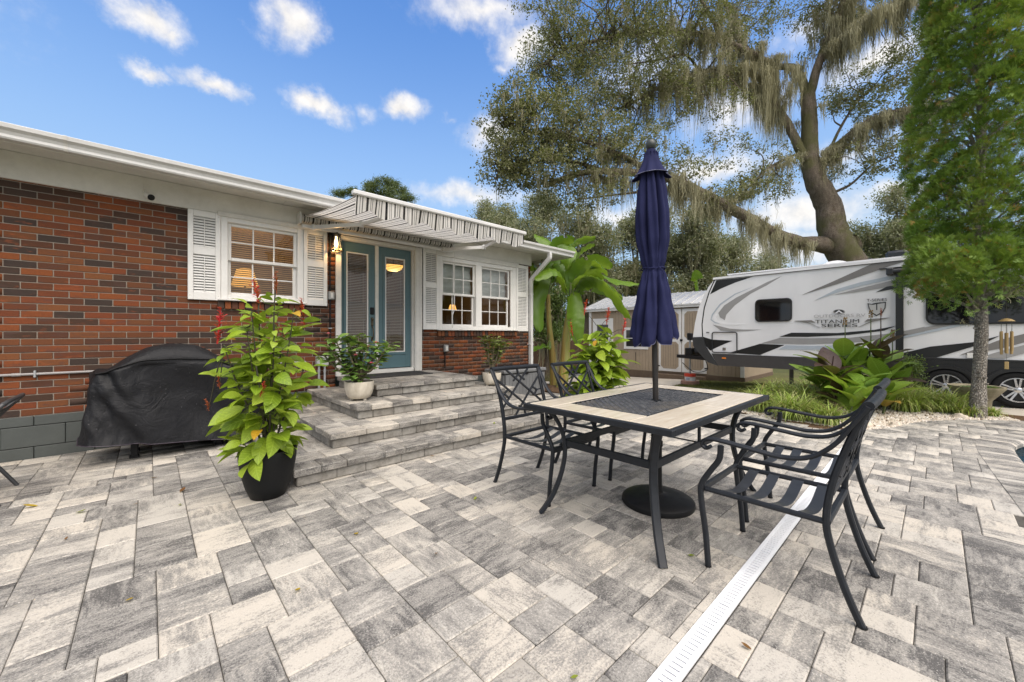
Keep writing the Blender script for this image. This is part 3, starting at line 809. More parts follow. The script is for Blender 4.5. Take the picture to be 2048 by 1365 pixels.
P(MB().cbox((5.34, WY - .022, 1.30), (5.48, WY - .006, 2.45), .006), 'panel', M_WHITE)
MB().cbox((3.60, WY - .045, 2.522), (5.55, WY - .001, 2.615), .006).obj('head_board', M_TRIM, house)

def shutter(x0, x1, z0, z1):
    y0 = WY - .04; s = .05; m = MB(); zm = z0 + (z1 - z0) * .55
    m.cbox((x0, y0, z0), (x0 + s, WY - .004, z1), .004); m.cbox((x1 - s, y0, z0), (x1, WY - .004, z1), .004)
    for a, b in ((z0, z0 + .09), (zm - .045, zm + .045), (z1 - .07, z1)): m.cbox((x0 + s, y0 + .001, a), (x1 - s, WY - .005, b), .004)
    m.box((x0 + s, WY - .010, z0 + .05), (x1 - s, WY - .006, z1 - .05), 1)  # dark grey backing paints the shade between the slats
    o = m.obj('shutter', [M_WHITE, M_FOUND_SHADE], house)
    for a, b in ((z0 + .09, zm - .045), (zm + .045, z1 - .07)):
        n = int((b - a) / .030); p = (b - a) / n
        me = MB().add([(0, 0, .002), (x1 - x0 - 2 * s, 0, .002), (x1 - x0 - 2 * s, .018, p * .84), (0, .018, p * .84), (0, .004, 0), (x1 - x0 - 2 * s, .004, 0)], [(0, 1, 2, 3), (4, 5, 1, 0)]).mesh('slat', M_WHITE)
        for i in range(n): link('slat', me, o, (x0 + s, y0 + .008, a + i * p))
        link('tilt_rod', MB().cbox(((x0 + x1) / 2 - .004, y0 + .001, a + .01), ((x0 + x1) / 2 + .004, y0 + .008, b - .01), .002).mesh('tilt_rod', M_WHITE), o)
    sc = MB().lathe([(0, .004), (.006, .003), (.007, 0)], n=8).mesh('screw', M_TRIM)
    for x in (x0 + .02, x1 - .02):
        for z in (z0 + .05, z1 - .05): k = link('screw', sc, o, (x, y0, z)); k.rotation_euler = (R(90), 0, 0)
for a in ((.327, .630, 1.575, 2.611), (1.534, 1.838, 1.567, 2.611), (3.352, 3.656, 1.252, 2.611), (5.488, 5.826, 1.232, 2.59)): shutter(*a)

def doors():
    y = 5.90; m = MB()
    m.cbox((1.957, WY - .035, .571), (2.032, WY + .15, 2.60), .005); m.cbox((3.205, WY - .035, .571), (3.333, WY + .02, 2.60), .005); m.cbox((3.185, WY + .021, .571), (3.33, WY + .15, 2.575), .005)
    m.cbox((2.033, WY - .034, 2.552), (3.204, WY + .02, 2.60), .005); m.cbox((2.033, WY + .0205, 2.547), (3.184, WY + .15, 2.60), .004)
    m.cbox((2.573, y - .012, .62), (2.627, WY + .15, 2.546), .004); m.box((3.22, WY - .045, .571), (3.245, WY - .036, 2.6)); m.box((3.29, WY - .045, .571), (3.31, WY - .036, 2.6))
    f = m.obj('door_frame', M_TRIM, house)
    link('threshold', MB().cbox((2.033, WY - .03, .571), (3.184, y + .1, .628), .006).mesh('threshold', M_TRIM), f)
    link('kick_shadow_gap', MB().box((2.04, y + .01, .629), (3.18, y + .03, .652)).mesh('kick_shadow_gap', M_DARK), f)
    for k, (x0, x1, g0, g1) in enumerate(((2.034, 2.571, 2.135, 2.465), (2.629, 3.182, 2.735, 3.075))):
        z0, z1, a0, a1 = .640, 2.543, .885, 2.395; d = MB(); q = .018
        d.cbox((x0, y, z0), (g0, y + .045, z1), .003); d.cbox((g1, y, z0), (x1, y + .045, z1), .003); d.cbox((g0, y + .0005, z0), (g1, y + .0445, a0), .002); d.cbox((g0, y + .0005, a1), (g1, y + .0445, z1), .002)
        # raised moulding round the glass
        w = .04
        for (p, r_) in (((g0 - w, y - .012, a0 - w), (g0 - .004, y, a1 + w)), ((g1 + .004, y - .012, a0 - w), (g1 + w, y, a1 + w)), ((g0 - .004, y - .011, a0 - w), (g1 + .004, y, a0 - .004)), ((g0 - .004, y - .011, a1 + .004), (g1 + .004, y, a1 + w))): d.cbox(p, r_, .004)
        o = d.obj('door', M_TEAL, house); P = sub(o)
        fr = MB(); fr.cbox((g0, y - .006, a0), (g0 + q, y + .03, a1), .002); fr.cbox((g1 - q, y - .006, a0), (g1, y + .03, a1), .002); fr.cbox((g0 + q, y - .005, a0), (g1 - q, y + .03, a0 + q), .002); fr.cbox((g0 + q, y - .005, a1 - q), (g1 - q, y + .03, a1), .002)
        P(fr, 'glass_frame', M_WHITE)
        gl = MB(); gl.add([(g0 + q, y + .006, a0 + q), (g1 - q, y + .006, a0 + q), (g1 - q, y + .0065, a1 - q), (g0 + q, y + .0065, a1 - q)], [(0, 1, 2, 3)]); P(gl, 'pane', M_GLASS)
        bl = MB(); n = 60
        for i in range(n):
            z = a0 + q + .01 + i * (a1 - a0 - 2 * q - .02) / n; bl.add([(g0 + q, y + .014, z - .002), (g1 - q, y + .014, z - .002), (g1 - q, y + .024, z + .007), (g0 + q, y + .024, z + .007)], [(0, 1, 2, 3)])
        for x in (g0 + .07, g1 - .07): bl.box((x - .001, y + .011, a0 + q), (x + .001, y + .013, a1 - q))
        tag(P(bl, 'mini_blind', M_BLINDW), kind='stuff')
        if k == 0:
            P(MB().cbox((2.487, y - .022, 1.475), (2.553, y - .0005, 1.585), .008), 'keypad', M_BLACK)
            P(MB().cbox((2.50, y - .020, 1.30), (2.545, y - .0005, 1.43), .012).lathe([(.0, .05), (.02, .048), (.022, .03), (.012, .0)], (2.522, y - .03, 1.37), 12), 'lock_plate', M_BRASS)
            P(MB().tube([(2.522, y - .01, 1.29), (2.522, y - .05, 1.25), (2.522, y - .06, 1.18), (2.522, y - .045, 1.12), (2.522, y - .01, 1.10)], .010, 8).cbox((2.502, y - .016, 1.07), (2.543, y - .0005, 1.13), .008), 'handle', M_BRASS, 40)
doors()

def rooms():
    def room(nm, x0, x1, y1, z0, z1):
        m = MB(); y0 = WY + .17
        m.add([(x0, y0, z0), (x1, y0, z0), (x1, y1, z0), (x0, y1, z0), (x0, y0, z1), (x1, y0, z1), (x1, y1, z1), (x0, y1, z1)], [(0, 1, 2, 3), (4, 5, 6, 7), (1, 2, 6, 5), (2, 3, 7, 6), (0, 3, 7, 4)])
        m.obj(nm, M_ROOM, house, normals=False)
    room('bedroom', -.6, 1.9, 8.6, .55, 2.75); room('living_room', 1.94, 5.74, 9.4, .6, 2.75)
    c = MB()
    for i in range(4): c.cbox((2.4 + i * .6, 9.0, 1.9), (2.98 + i * .6, 9.35, 2.6), .01); c.cbox((2.4 + i * .6, 8.8, .6), (2.98 + i * .6, 9.35, 1.5), .01)
    c.obj('cabinets', M_WOODIN, house)
    def lamp(nm, loc, label, r0, r1, hh, e, watts):
        o = thing(nm, loc, label, 'lamp')
        MB().lathe([(r0, 0), (r1, hh)], n=20).obj('lamp_shade', glow('lampshade_glow', (1, .46, .08, 1), e), o, 60)
        MB().lathe([(.07, -.35), (.06, -.33), (.02, -.30), (.03, -.2), (.015, -.1), (.012, .05)], n=14).obj('lamp_base', M_BRASS, o, 60)
        l = bpy.data.lights.new('bulb', 'POINT'); l.energy = watts; l.color = (1, .68, .36); l.shadow_soft_size = .12
        q = bpy.data.objects.new('bulb_light', l); COL.objects.link(q); q.parent = o; q.location = (0, 0, hh + .10)
    p = onY(490, 556, 6.75); lamp('table_lamp', tuple(p - Vector((0, 0, .12))), 'glowing lamp behind the blinds of the left window', .17, .10, .24, .9, 14)
    p = onY(905, 620, 7.2); lamp('kitchen_lamp', tuple(p), 'small yellow lamp seen through the lower right hand window', .09, .055, .11, 1.0, 3)
    MB().cbox((p.x - .3, 6.95, .6), (p.x + .4, 7.45, p.z - .36), .01).obj('side_cabinet', M_WOODIN, house)
    q = onY(490, 556, 6.75); MB().cbox((q.x - .35, 6.5, .55), (q.x + .35, 7.0, q.z - .48), .01).obj('night_stand', M_WOODIN, house)
    p = onY(787, 537, 7.3); o = thing('ceiling_lamp', tuple(p), 'warm bowl ceiling lamp glowing through the right hand door glass', 'lamp')
    MB().lathe([(0, -.07), (.08, -.06), (.15, -.02), (.19, .04), (.195, .05)], n=24).obj('bowl', glow('bowl_glow', (1, .52, .10, 1), 1.3), o, 60)
    MB().lathe([(.012, .04), (.012, 2.74 - p.z)], n=8).obj('stem', M_BRASS, o)
    l = bpy.data.lights.new('bulb', 'POINT'); l.energy = 5; l.color = (1, .7, .4); l.shadow_soft_size = .15
    q = bpy.data.objects.new('bulb_light', l); COL.objects.link(q); q.parent = o; q.location = (0, 0, -.2)
rooms()

def fittings():
    t = wthing('wall_lantern', (1.925, 5.8, 2.3), 'lit black wall lantern with tapered clear glass beside the teal doors', 'lantern')
    cx, cy = 1.925, 5.70
    MB().cbox((cx - .055, WY - .022, 2.36), (cx + .055, WY - .001, 2.63), .006).obj('backplate', M_BLACK, t)
    f = MB(); a, b, z0, z1 = .048, .060, 2.335, 2.56
    for sx in (-1, 1):
        for sy in (-1, 1): f.bar((cx + sx * b, cy + sy * b, z0), (cx + sx * a * .8, cy + sy * a * .8, z1), .009, .009, up=(1, 0, 0))
    for (r, z) in ((b + .005, z0), (a * .8 + .006, z1)):
        for s in (-1, 1): f.box((cx - r, cy + s * r - .006, z - .007), (cx + r, cy + s * r + .006, z + .007)); f.box((cx + s * r - .006, cy - r, z - .0065), (cx + s * r + .006, cy + r, z + .0065))
    f.obj('cage', M_BLACK, t)
    f = MB(); f.lathe([(.072, 2.572), (.05, 2.59), (.012, 2.615), (.008, 2.63), (0, 2.635)], (cx, cy, 0), 4); f.bar((cx, cy, 2.60), (cx, WY - .02, 2.60), .014, .014); f.obj('cap', M_BLACK, t)
    g = MB()
    for s in (-1, 1):
        g.add([(cx - b, cy + s * b, z0), (cx + b, cy + s * b, z0), (cx + a * .8, cy + s * a * .8, z1), (cx - a * .8, cy + s * a * .8, z1)], [(0, 1, 2, 3)])
        g.add([(cx + s * b, cy - b, z0), (cx + s * b, cy + b, z0), (cx + s * a * .8, cy + a * .8, z1), (cx + s * a * .8, cy - a * .8, z1)], [(0, 1, 2, 3)])
    g.obj('glass', glass('lantern_glass', (1, .93, .8), .05), t)
    MB().lathe([(0, 2.39), (.018, 2.40), (.026, 2.43), (.022, 2.47), (.012, 2.505), (.012, 2.54)], (cx, cy, 0), 14).obj('bulb', glow('bulb_glow', (1, .80, .45, 1), 5), t, 60)
    l = bpy.data.lights.new('lantern_light', 'POINT'); l.energy = 3.2; l.color = (1, .58, .22); l.shadow_soft_size = .03
    q = bpy.data.objects.new('lantern_light', l); COL.objects.link(q); q.location = (cx, cy - .0, 2.37)
    q.parent = t; q.matrix_parent_inverse = Matrix.Translation((-1.925, -5.8, -2.3))
    def outlet(nm, px, label, zlow):
        p = onY(*px, WY); o = wthing(nm, (p.x, WY, p.z), label, 'outlet')
        MB().cbox((p.x - .04, WY - .045, p.z - .06), (p.x + .04, WY - .001, p.z + .06), .008).obj('housing', plain('grey_housing', (.22, .22, .215), .5), o)
        MB().cbox((p.x - .033, WY - .062, p.z - .052), (p.x + .038, WY - .0455, p.z + .052), .012).obj('cover', plain('bubble_cover', (.34, .34, .33), .35), o)
        MB().cbox((p.x - .016, WY - .067, p.z - .035), (p.x + .016, WY - .0625, p.z + .035), .003).obj('receptacle', M_TRIM, o)
        MB().tube([(p.x - .012, WY - .02, p.z - .058), (p.x - .012, WY - .02, zlow)], .011, 8).obj('conduit', M_BLACK, o, 40)
        return o, p
    o, p = outlet('weatherproof_outlet', (661, 592), 'grey weatherproof outlet on black conduit below the wall lantern', 1.0)
    MB().tube([(p.x - .012, WY - .02, p.z + .058), (p.x - .012, WY - .02, 2.36)], .011, 8).obj('conduit', M_BLACK, o, 40)
    MB().tube(catmull([(p.x - .012, WY - .02, 1.0), (p.x - .012, WY - .025, .93), (p.x - .06, WY - .03, .90), (p.x - .12, WY - .03, .88), (p.x - .15, WY - .03, .80)], 4), .011, 8).obj('hose', M_BLACK, o, 40)
    for z in (1.25, 1.05): MB().cbox((p.x - .035, WY - .033, z), (p.x + .012, WY - .001, z + .014), .002).obj('strap', M_GALV, o)
    outlet('wall_outlet', (890, 697), 'grey weatherproof outlet on the brick right of the doors', .60)
    # grey junction box with two conduits
    p = onY(642, 722, WY); o = wthing('junction_box', (p.x, WY, p.z), 'pale grey electrical box with two pipes left of the doors', 'electrical box')
    MB().cbox((p.x - .075, WY - .09, p.z - .06), (p.x + .075, WY - .001, p.z + .065), .006).obj('box', plain('box_grey', (.40, .405, .40), .45), o)
    for dx in (-.04, .035):
        MB().tube([(p.x + dx, WY - .045, p.z - .058), (p.x + dx, WY - .045, .428)], .015, 10).obj('pipe', M_GALV, o, 40)
        MB().tube([(p.x + dx, WY - .045, p.z - .12), (p.x + dx, WY - .045, p.z - .16)], .019, 10).obj('coupling', M_GALV, o, 40)
    c = wthing('conduit_pipe', (-1.0, WY, .797), 'thin grey conduit running along the bricks left of the covered grill', 'pipe')
    pm = plain('conduit_paint', (.30, .285, .28), .5)
    MB().tube([(-3.6, WY - .02, .795), (p.x - .2, WY - .02, .80)], .0125, 10).obj('pipe', pm, c, 40)
    for x in (-.93, -.2, .9): MB().tube([(x, WY - .02, .797), (x + .055, WY - .02, .797)], .0165, 10).obj('coupling', pm, c, 40)
    for x in (-.80, -2.0, .4): MB().cbox((x, WY - .036, .765), (x + .016, WY - .001, .83), .003).obj('strap', M_GALV, c)
    # camera below the frieze
    p = onY(297, 393, 5.70); o = wthing('security_camera', (p.x, 5.7, p.z), 'small white security camera with a black face under the eave', 'camera')
    d = Vector((.45, -.75, -.35)).normalized(); q = Vector(p)
    MB().tube([q - d * .05, q - d * .045, q + d * .04], [.02, .03, .033], 16).obj('body', M_WHITE, o, 40)
    MB().tube([q + d * .0405, q + d * .05, q + d * .053], [.032, .031, .022], 16).obj('lens_face', M_BLACK, o, 40)
    MB().tube([q - d * .03 + Vector((0, 0, .02)), q - d * .05 + Vector((0, .02, .05)), (q.x - .03, WY - .03, q.z + .06)], .008, 8).lathe([(.024, -.004), (.024, .004)], (q.x - .03, WY - .033, q.z + .06), 12).obj('bracket', M_WHITE, o, 40)
    MB().tube([(q.x - .035, WY - .034, q.z + .05), (q.x - .035, WY - .034, 2.868)], .0025, 6).obj('cable', M_TRIM, o)
fittings()

def awning():
    t = wthing('striped_awning', (2.65, 5.7, 2.7), 'retractable black and white striped awning with scalloped edge over the doors', 'awning')
    tx = NT('awning_stripe'); g = tx.n('NewGeometry').outputs['Position']; s = tx.n('SeparateXYZ'); tx.L.new(g, s.inputs[0])
    f = tx.math('FRACT', tx.math('MULTIPLY', s.outputs['X'], 1 / .20))
    W, Bk, G = (.74, .725, .69), (.012, .0125, .015), (.08, .08, .085)
    st = [(0, W), (.05, Bk), (.17, W), (.27, G), (.30, W), (.36, G), (.39, W), (.54, Bk), (.61, W), (.72, G), (.75, W), (.84, Bk), (.88, W)]
    col = tx.ramp(f, st, 'CONSTANT'); n = tx.noise(g, 5, 4); col = tx.mix(tx.mapr(n, .4, .8, 0, .25), col, (.4, .37, .32))
    tx.set(col, .85, 0, .2); tx.bump(tx.noise(g, 300, 2), .15, .001)
    d = tx.n('BsdfTranslucent'); tx.L.new(col, d.inputs['Color']); m = tx.n('MixShader'); m.inputs[0].default_value = .38
    tx.L.new(tx.b.outputs[0], m.inputs[1]); tx.L.new(d.outputs[0], m.inputs[2]); tx.L.new(m.outputs[0], tx.out.inputs['Surface'])
    x0, x1, yf, yb, zf, zb = 1.50, 3.83, 3.92, 5.70, 2.548, 2.735
    def top(u, v):
        y = yb + (yf - yb) * v; sag = -.025 * math.sin(math.pi * v)
        return (x0 + (x1 - x0) * u, y, zb + (zf - zb) * v + sag + .006 * math.sin(u * 40) * math.sin(math.pi * v))
    MB().grid(top, 40, 16).obj('canopy', tx.mat, t, 80)
    def val(u, v):
        x = x0 + (x1 - x0) * u; sc = .5 + .5 * math.cos(2 * math.pi * (u * 7.5 + .5))
        h = .122 + .062 * (1 - sc) ; fold = .010 * math.sin(u * 62 + 1.3) + .014 * math.sin(u * 23)
        return (x, yf - .03 + fold * v + .02 * v, zf + .004 - h * v)
    MB().grid(val, 180, 8).obj('valance', tx.mat, t, 80)
    MB().cbox((x0 - .03, yf - .055, zf + .004), (x1 + .03, yf + .012, zf + .052), .010).obj('front_bar', M_METALW, t)
    MB().tube([(x0 - .02, yb + .02, zb - .018), (x1 + .02, yb + .02, zb - .018)], .052, 18).obj('roller', tx.mat, t, 50)
    for x in (x0 - .05, x1 + .022): MB().cbox((x, yb - .05, zb - .10), (x + .028, WY - .031, zb + .05), .006).obj('bracket', M_METALW, t)
    MB().cbox((x0 - .02, yb - .04, zb - .15), (x1 + .02, yb + .0, zb - .108), .004).obj('torsion_bar', M_METALW, t)
    for (a, e, f_) in (((1.62, 5.64, 2.60), (2.02, 5.05, 2.595), (2.06, 3.96, 2.52)), ((3.66, 5.64, 2.60), (4.02, 5.02, 2.595), (3.60, 3.96, 2.52))):
        arm = MB().bar(a, e, .028, .05).bar(e, f_, .024, .042).obj('arm', M_METALW, t)
        for q in (a, e): link('joint', MB().lathe([(.03, -.035), (.03, .035)], q, 14).mesh('joint', M_METALW, 40), arm)
    # crank rod hanging at the right bracket
    r = wthing('awning_crank', (3.80, 5.60, 1.4), 'white crank rod hanging from the awning before the right window', 'crank rod')
    MB().tube([(3.86, 5.62, 2.58), (3.85, 5.62, 1.62), (3.84, 5.62, 1.56), (3.80, 5.60, 1.50), (3.80, 5.60, 1.28)], .0075, 8).obj('rod', M_METALW, r, 40)
    MB().tube([(3.85, 5.62, 1.70), (3.85, 5.62, 1.82)], .012, 8).obj('grip', M_METALW, r, 40)
awning()

# ------------------------------------------------------------------ table
def travertine():
    t = NT('table_tile'); r = t.rnd(); ob = t.n('NewGeometry').outputs['Position']
    n = t.noise(t.mapping(ob, scale=(3, 22, 1)), 1.0, 6, .65, .5); n2 = t.noise(ob, 9, 4)
    c = t.mix(t.mapr(n, .3, .7), (.50, .425, .33), (.66, .60, .50)); c = t.mix(t.mapr(n2, .55, .8, 0, .35), c, (.42, .34, .25))
    t.set(c, .14, 0, .5); t.bump(n, .03, .002); return t.mat
M_TILE = travertine()
def table():
    t = wthing('dining_table', (2.62, 1.355, 0), 'rectangular patio table with cream stone tiles round a dark woven centre', 'table')
    x0, x1, y0, y1, zt = 1.822, 3.418, .848, 1.862, .72
    def rect_frame(a0, a1, b0, b1, w, z0, z1, ch=.004):
        m = MB(); m.cbox((a0, b0, z0), (a0 + w, b1, z1), ch); m.cbox((a1 - w, b0, z0), (a1, b1, z1), ch)
        m.cbox((a0 + w, b0, z0), (a1 - w, b0 + w, z1), ch); m.cbox((a0 + w, b1 - w, z0), (a1 - w, b1, z1), ch); return m
    f = rect_frame(x0, x1, y0, y1, .03, .685, zt); px0, px1, py0, py1 = 2.06, 3.185, 1.11, 1.635
    for q in rect_frame(px0 - .014, px1 + .014, py0 - .014, py1 + .014, .012, .70, .7195, .002).__dict__['v'][:0]: pass
    g = rect_frame(px0 - .016, px1 + .016, py0 - .016, py1 + .016, .014, .698, .7192, .002)
    f.add(g.v, g.f); f.box((x0 + .03, y0 + .03, .694), (px0 - .017, y1 - .03, .705)); f.box((px1 + .017, y0 + .03, .694), (x1 - .03, y1 - .03, .705)); f.box((px0 - .017, y0 + .03, .694), (px1 + .017, py0 - .017, .705)); f.box((px0 - .017, py1 + .017, .694), (px1 + .017, y1 - .03, .705))
    f.obj('top_frame', M_IRON, t); xm = 2.62; gp = .0016
    for (a, b, c, d) in ((x0 + .031, y0 + .031, xm, py0 - .017), (xm, y0 + .031, x1 - .031, py0 - .017), (x0 + .031, py1 + .017, xm, y1 - .031), (xm, py1 + .017, x1 - .031, y1 - .031), (x0 + .031, py0 - .016, px0 - .017, py1 + .016), (px1 + .017, py0 - .016, x1 - .031, py1 + .016)):
        MB().cbox((a + gp, b + gp, .7055), (c - gp, d - gp, .7215), .0025).obj('tile', M_TILE, t)
    # woven centre: short slats laid as a basket weave with small gaps
    m = MB(); pu, pv = .052, .0262; nx = int((px1 - px0) / pu); ny = int((py1 - py0) / pv); rng = random.Random(2)
    for j in range(ny):
        for i in range(-1, nx + 1):
            a = px0 + i * pu + (j % 2) * pu * .5 + .004; b = a + pu - .010; a, b = max(a, px0), min(b, px1)
            if b - a < .01: continue
            y = py0 + (j + .5) * pv; h = .0045
            if math.hypot((a + b) / 2 - 2.60, y - 1.325) < .035: continue
            m.add([(a, y - pv * .40, .708), (b, y - pv * .40, .708), (b, y + pv * .40, .708), (a, y + pv * .40, .708), ((a + b) / 2 - .006, y - pv * .34, .714 + h), ((a + b) / 2 + .006, y - pv * .34, .714 + h), ((a + b) / 2 + .006, y + pv * .34, .714 + h), ((a + b) / 2 - .006, y + pv * .34, .714 + h)],
                  [(4, 5, 6, 7), (0, 1, 5, 4), (1, 2, 6, 5), (2, 3, 7, 6), (3, 0, 4, 7)])
    for i in range(nx + 1): x = px0 + i * pu; m.box((x - .004, py0, .7065), (x + .004, py1, .7095))
    tw = NT('woven_metal'); ob = tw.n('NewGeometry').outputs['Position']; n = tw.noise(ob, 30, 5, .7); n2 = tw.noise(ob, 3, 3)
    c = tw.mix(tw.mapr(n, .4, .7), (.035, .037, .04), (.11, .11, .108)); c = tw.mix(tw.mapr(n2, .52, .72, 0, .5), c, (.14, .115, .08)); tw.set(c, .5, .2)
    m.obj('woven_panel', tw.mat, t)
    m = MB(); m.box((px0, py0, .60), (px1, py1, .602)); 
    MB().lathe([(.034, .705), (.034, .721), (.024, .721), (.024, .705)], (2.60, 1.325, 0), 20).obj('umbrella_ring', M_IRON, t, 40)
    for sx in (-1, 1):
        for sy in (-1, 1):
            cx, cy = 2.62 + sx * .668, 1.352 + sy * .368; d = Vector((sx * .72, sy * .7, 0))
            pts = catmull([Vector((cx, cy, z)) + d * s for z, s in ((.69, .03), (.63, -.02), (.54, -.065), (.42, -.085), (.28, -.065), (.14, -.015), (.04, .045), (.0, .075))], 4)
            MB().rbar(pts, .046, .026, up=d).obj('leg', M_IRON, t, 40)
    a, b = .668 - .085 * .72, .368 - .085 * .7
    for s in (-1, 1):
        MB().cbox((2.62 - a + .012, 1.352 + s * b - .009, .44), (2.62 + a - .012, 1.352 + s * b + .009, .486), .003).obj('rail', M_IRON, t)
        MB().cbox((2.62 + s * a - .009, 1.352 - b + .012, .44), (2.62 + s * a + .009, 1.352 + b - .012, .486), .003).obj('rail', M_IRON, t)
        MB().cbox((2.61, 1.352 + s * b - .008, .486), (2.632, 1.352 + s * b + .008, .694), .003).obj('post', M_IRON, t)
    MB().tube([(2.64, 1.352 - b, .47), (2.64, 1.352 + b, .47)], .005, 8).tube([(2.60 + .035 * math.cos(i * .35), 1.325 + .035 * math.sin(i * .35), .47) for i in range(19)], .005, 6).obj('cross_rod', M_IRON, t, 40)
table()

# ------------------------------------------------------------------ chairs
def make_chair():
    t = empty('patio_chair', (0, 0, 0)); w = .262
    for s in (-1, 1):
        x = s * w; fl = catmull([(x, .0, .0), (x, -.012, .16), (x, -.035, .34), (x, -.032, .41), (x, .012, .49), (x, .052, .555), (x, .06, .625)], 5)
        MB().rbar(fl, .026, .026, up=(1, 0, 0)).obj('front_leg', M_IRON, t, 40)
        xb = s * .245
        bl = catmull([(xb, .585, .0), (xb, .535, .12), (xb, .487, .28), (xb, .470, .40), (xb, .492, .56), (xb, .545, .74), (s * .262, .600, .885)], 5)
        MB().rbar(bl, .026, .028, up=(1, 0, 0)).obj('back_leg', M_IRON, t, 40)
        arm = catmull([(x, .012, .612), (x, -.008, .600), (x, -.026, .612), (x, -.022, .634), (x, .012, .649), (x, .08, .648), (x, .20, .636), (x, .32, .628), (x, .42, .652), (x, .50, .722), (s * .266, .555, .81), (s * .270, .605, .893)], 5)
        MB().rbar(arm, .036, .018, up=(0, -.3, 1), c=.4).obj('armrest', M_IRON, t, 50)
        f = MB(); f.tube([(x * .93, -.02, .385), (x * .93, .47, .385)], .0135, 8); f.obj('side_rail', M_IRON, t, 40)
        for y in (0.0, .585): MB().lathe([(.016, 0), (.016, .008)], (x if y == 0 else xb, y, 0), 8).obj('foot_cap', M_RUBBER, t)
    MB().rbar([(-w, -.032, .385), (w, -.032, .385)], .02, .036).obj('front_rail', M_IRON, t)
    MB().rbar([(-.245, .472, .385), (.245, .472, .385)], .026, .026).obj('rear_rail', M_IRON, t)
    MB().tube([(-.27, .606, .895), (-.13, .612, .897), (.13, .612, .897), (.27, .606, .895)], .0185, 10).obj('top_rail', M_IRON, t, 50)
    MB().rbar([(-.245, .488, .515), (.245, .488, .515)], .018, .026).obj('lower_rail', M_IRON, t)
    def bp(a, b):                       # point of the back panel, a across, b up
        z = .522 + b * .362; y = .488 + (z - .515) * .275 + .01 * b * (1 - b); return Vector((-.238 + .476 * a, y, z))
    L = [((0, .80), (.74, 0)), ((.24, 1), (1, .18)), ((1, .80), (.26, 0)), ((.76, 1), (0, .18)), ((.5, 1), (.5, .88)), ((.5, .88), (.37, .745)), ((.5, .88), (.63, .745)), ((0, .5), (.11, .49)), ((.11, .49), (.215, .58)), ((.11, .49), (.2, .38)), ((1, .5), (.89, .49)), ((.89, .49), (.785, .58)), ((.89, .49), (.8, .38)), ((.5, 0), (.5, .10)), ((.5, .10), (.39, .20)), ((.5, .10), (.61, .20))]
    for i, (p, q) in enumerate(L):
        o = Vector((0, .0012 * (i % 3 - 1), 0)); MB().bar(bp(*p) + o, bp(*q) + o, .011, .017, up=(0, -1, .28)).obj('lattice_bar', M_IRON, t)
    tm = plain('seat_strap', (.034, .038, .045), .38, var=.1, scale=12, spec=.4)
    for y in (.07, .17, .28, .39):
        def st(u, v, y=y): return (-.244 + .488 * u, y - .026 + .052 * v, .402 - .055 * math.sin(math.pi * u) - (.012 * abs(2 * u - 1) ** 8))
        MB().grid(st, 16, 2).obj('seat_strap', tm, t, 60)
    return t
ch = make_chair()
for k, (x, y, rz, lab) in enumerate([(2.27, 1.80, 0, 'black lattice back armchair nearest the steps on the house side of the table'), (2.99, 1.79, .02, 'black lattice back armchair by the green bush on the house side of the table'),
                                     (2.345, .785, math.pi, 'nearest black metal armchair standing astride the white drain, in front of the other'), (3.02, .81, math.pi, 'black metal armchair on the pool side of the table, behind the nearest one')]):
    o = ch if k == 0 else copy_tree(ch)
    o.location = (x, y, 0); o.rotation_euler = (0, 0, rz); tag(o, lab, 'chair', 'metal armchairs round the patio table')

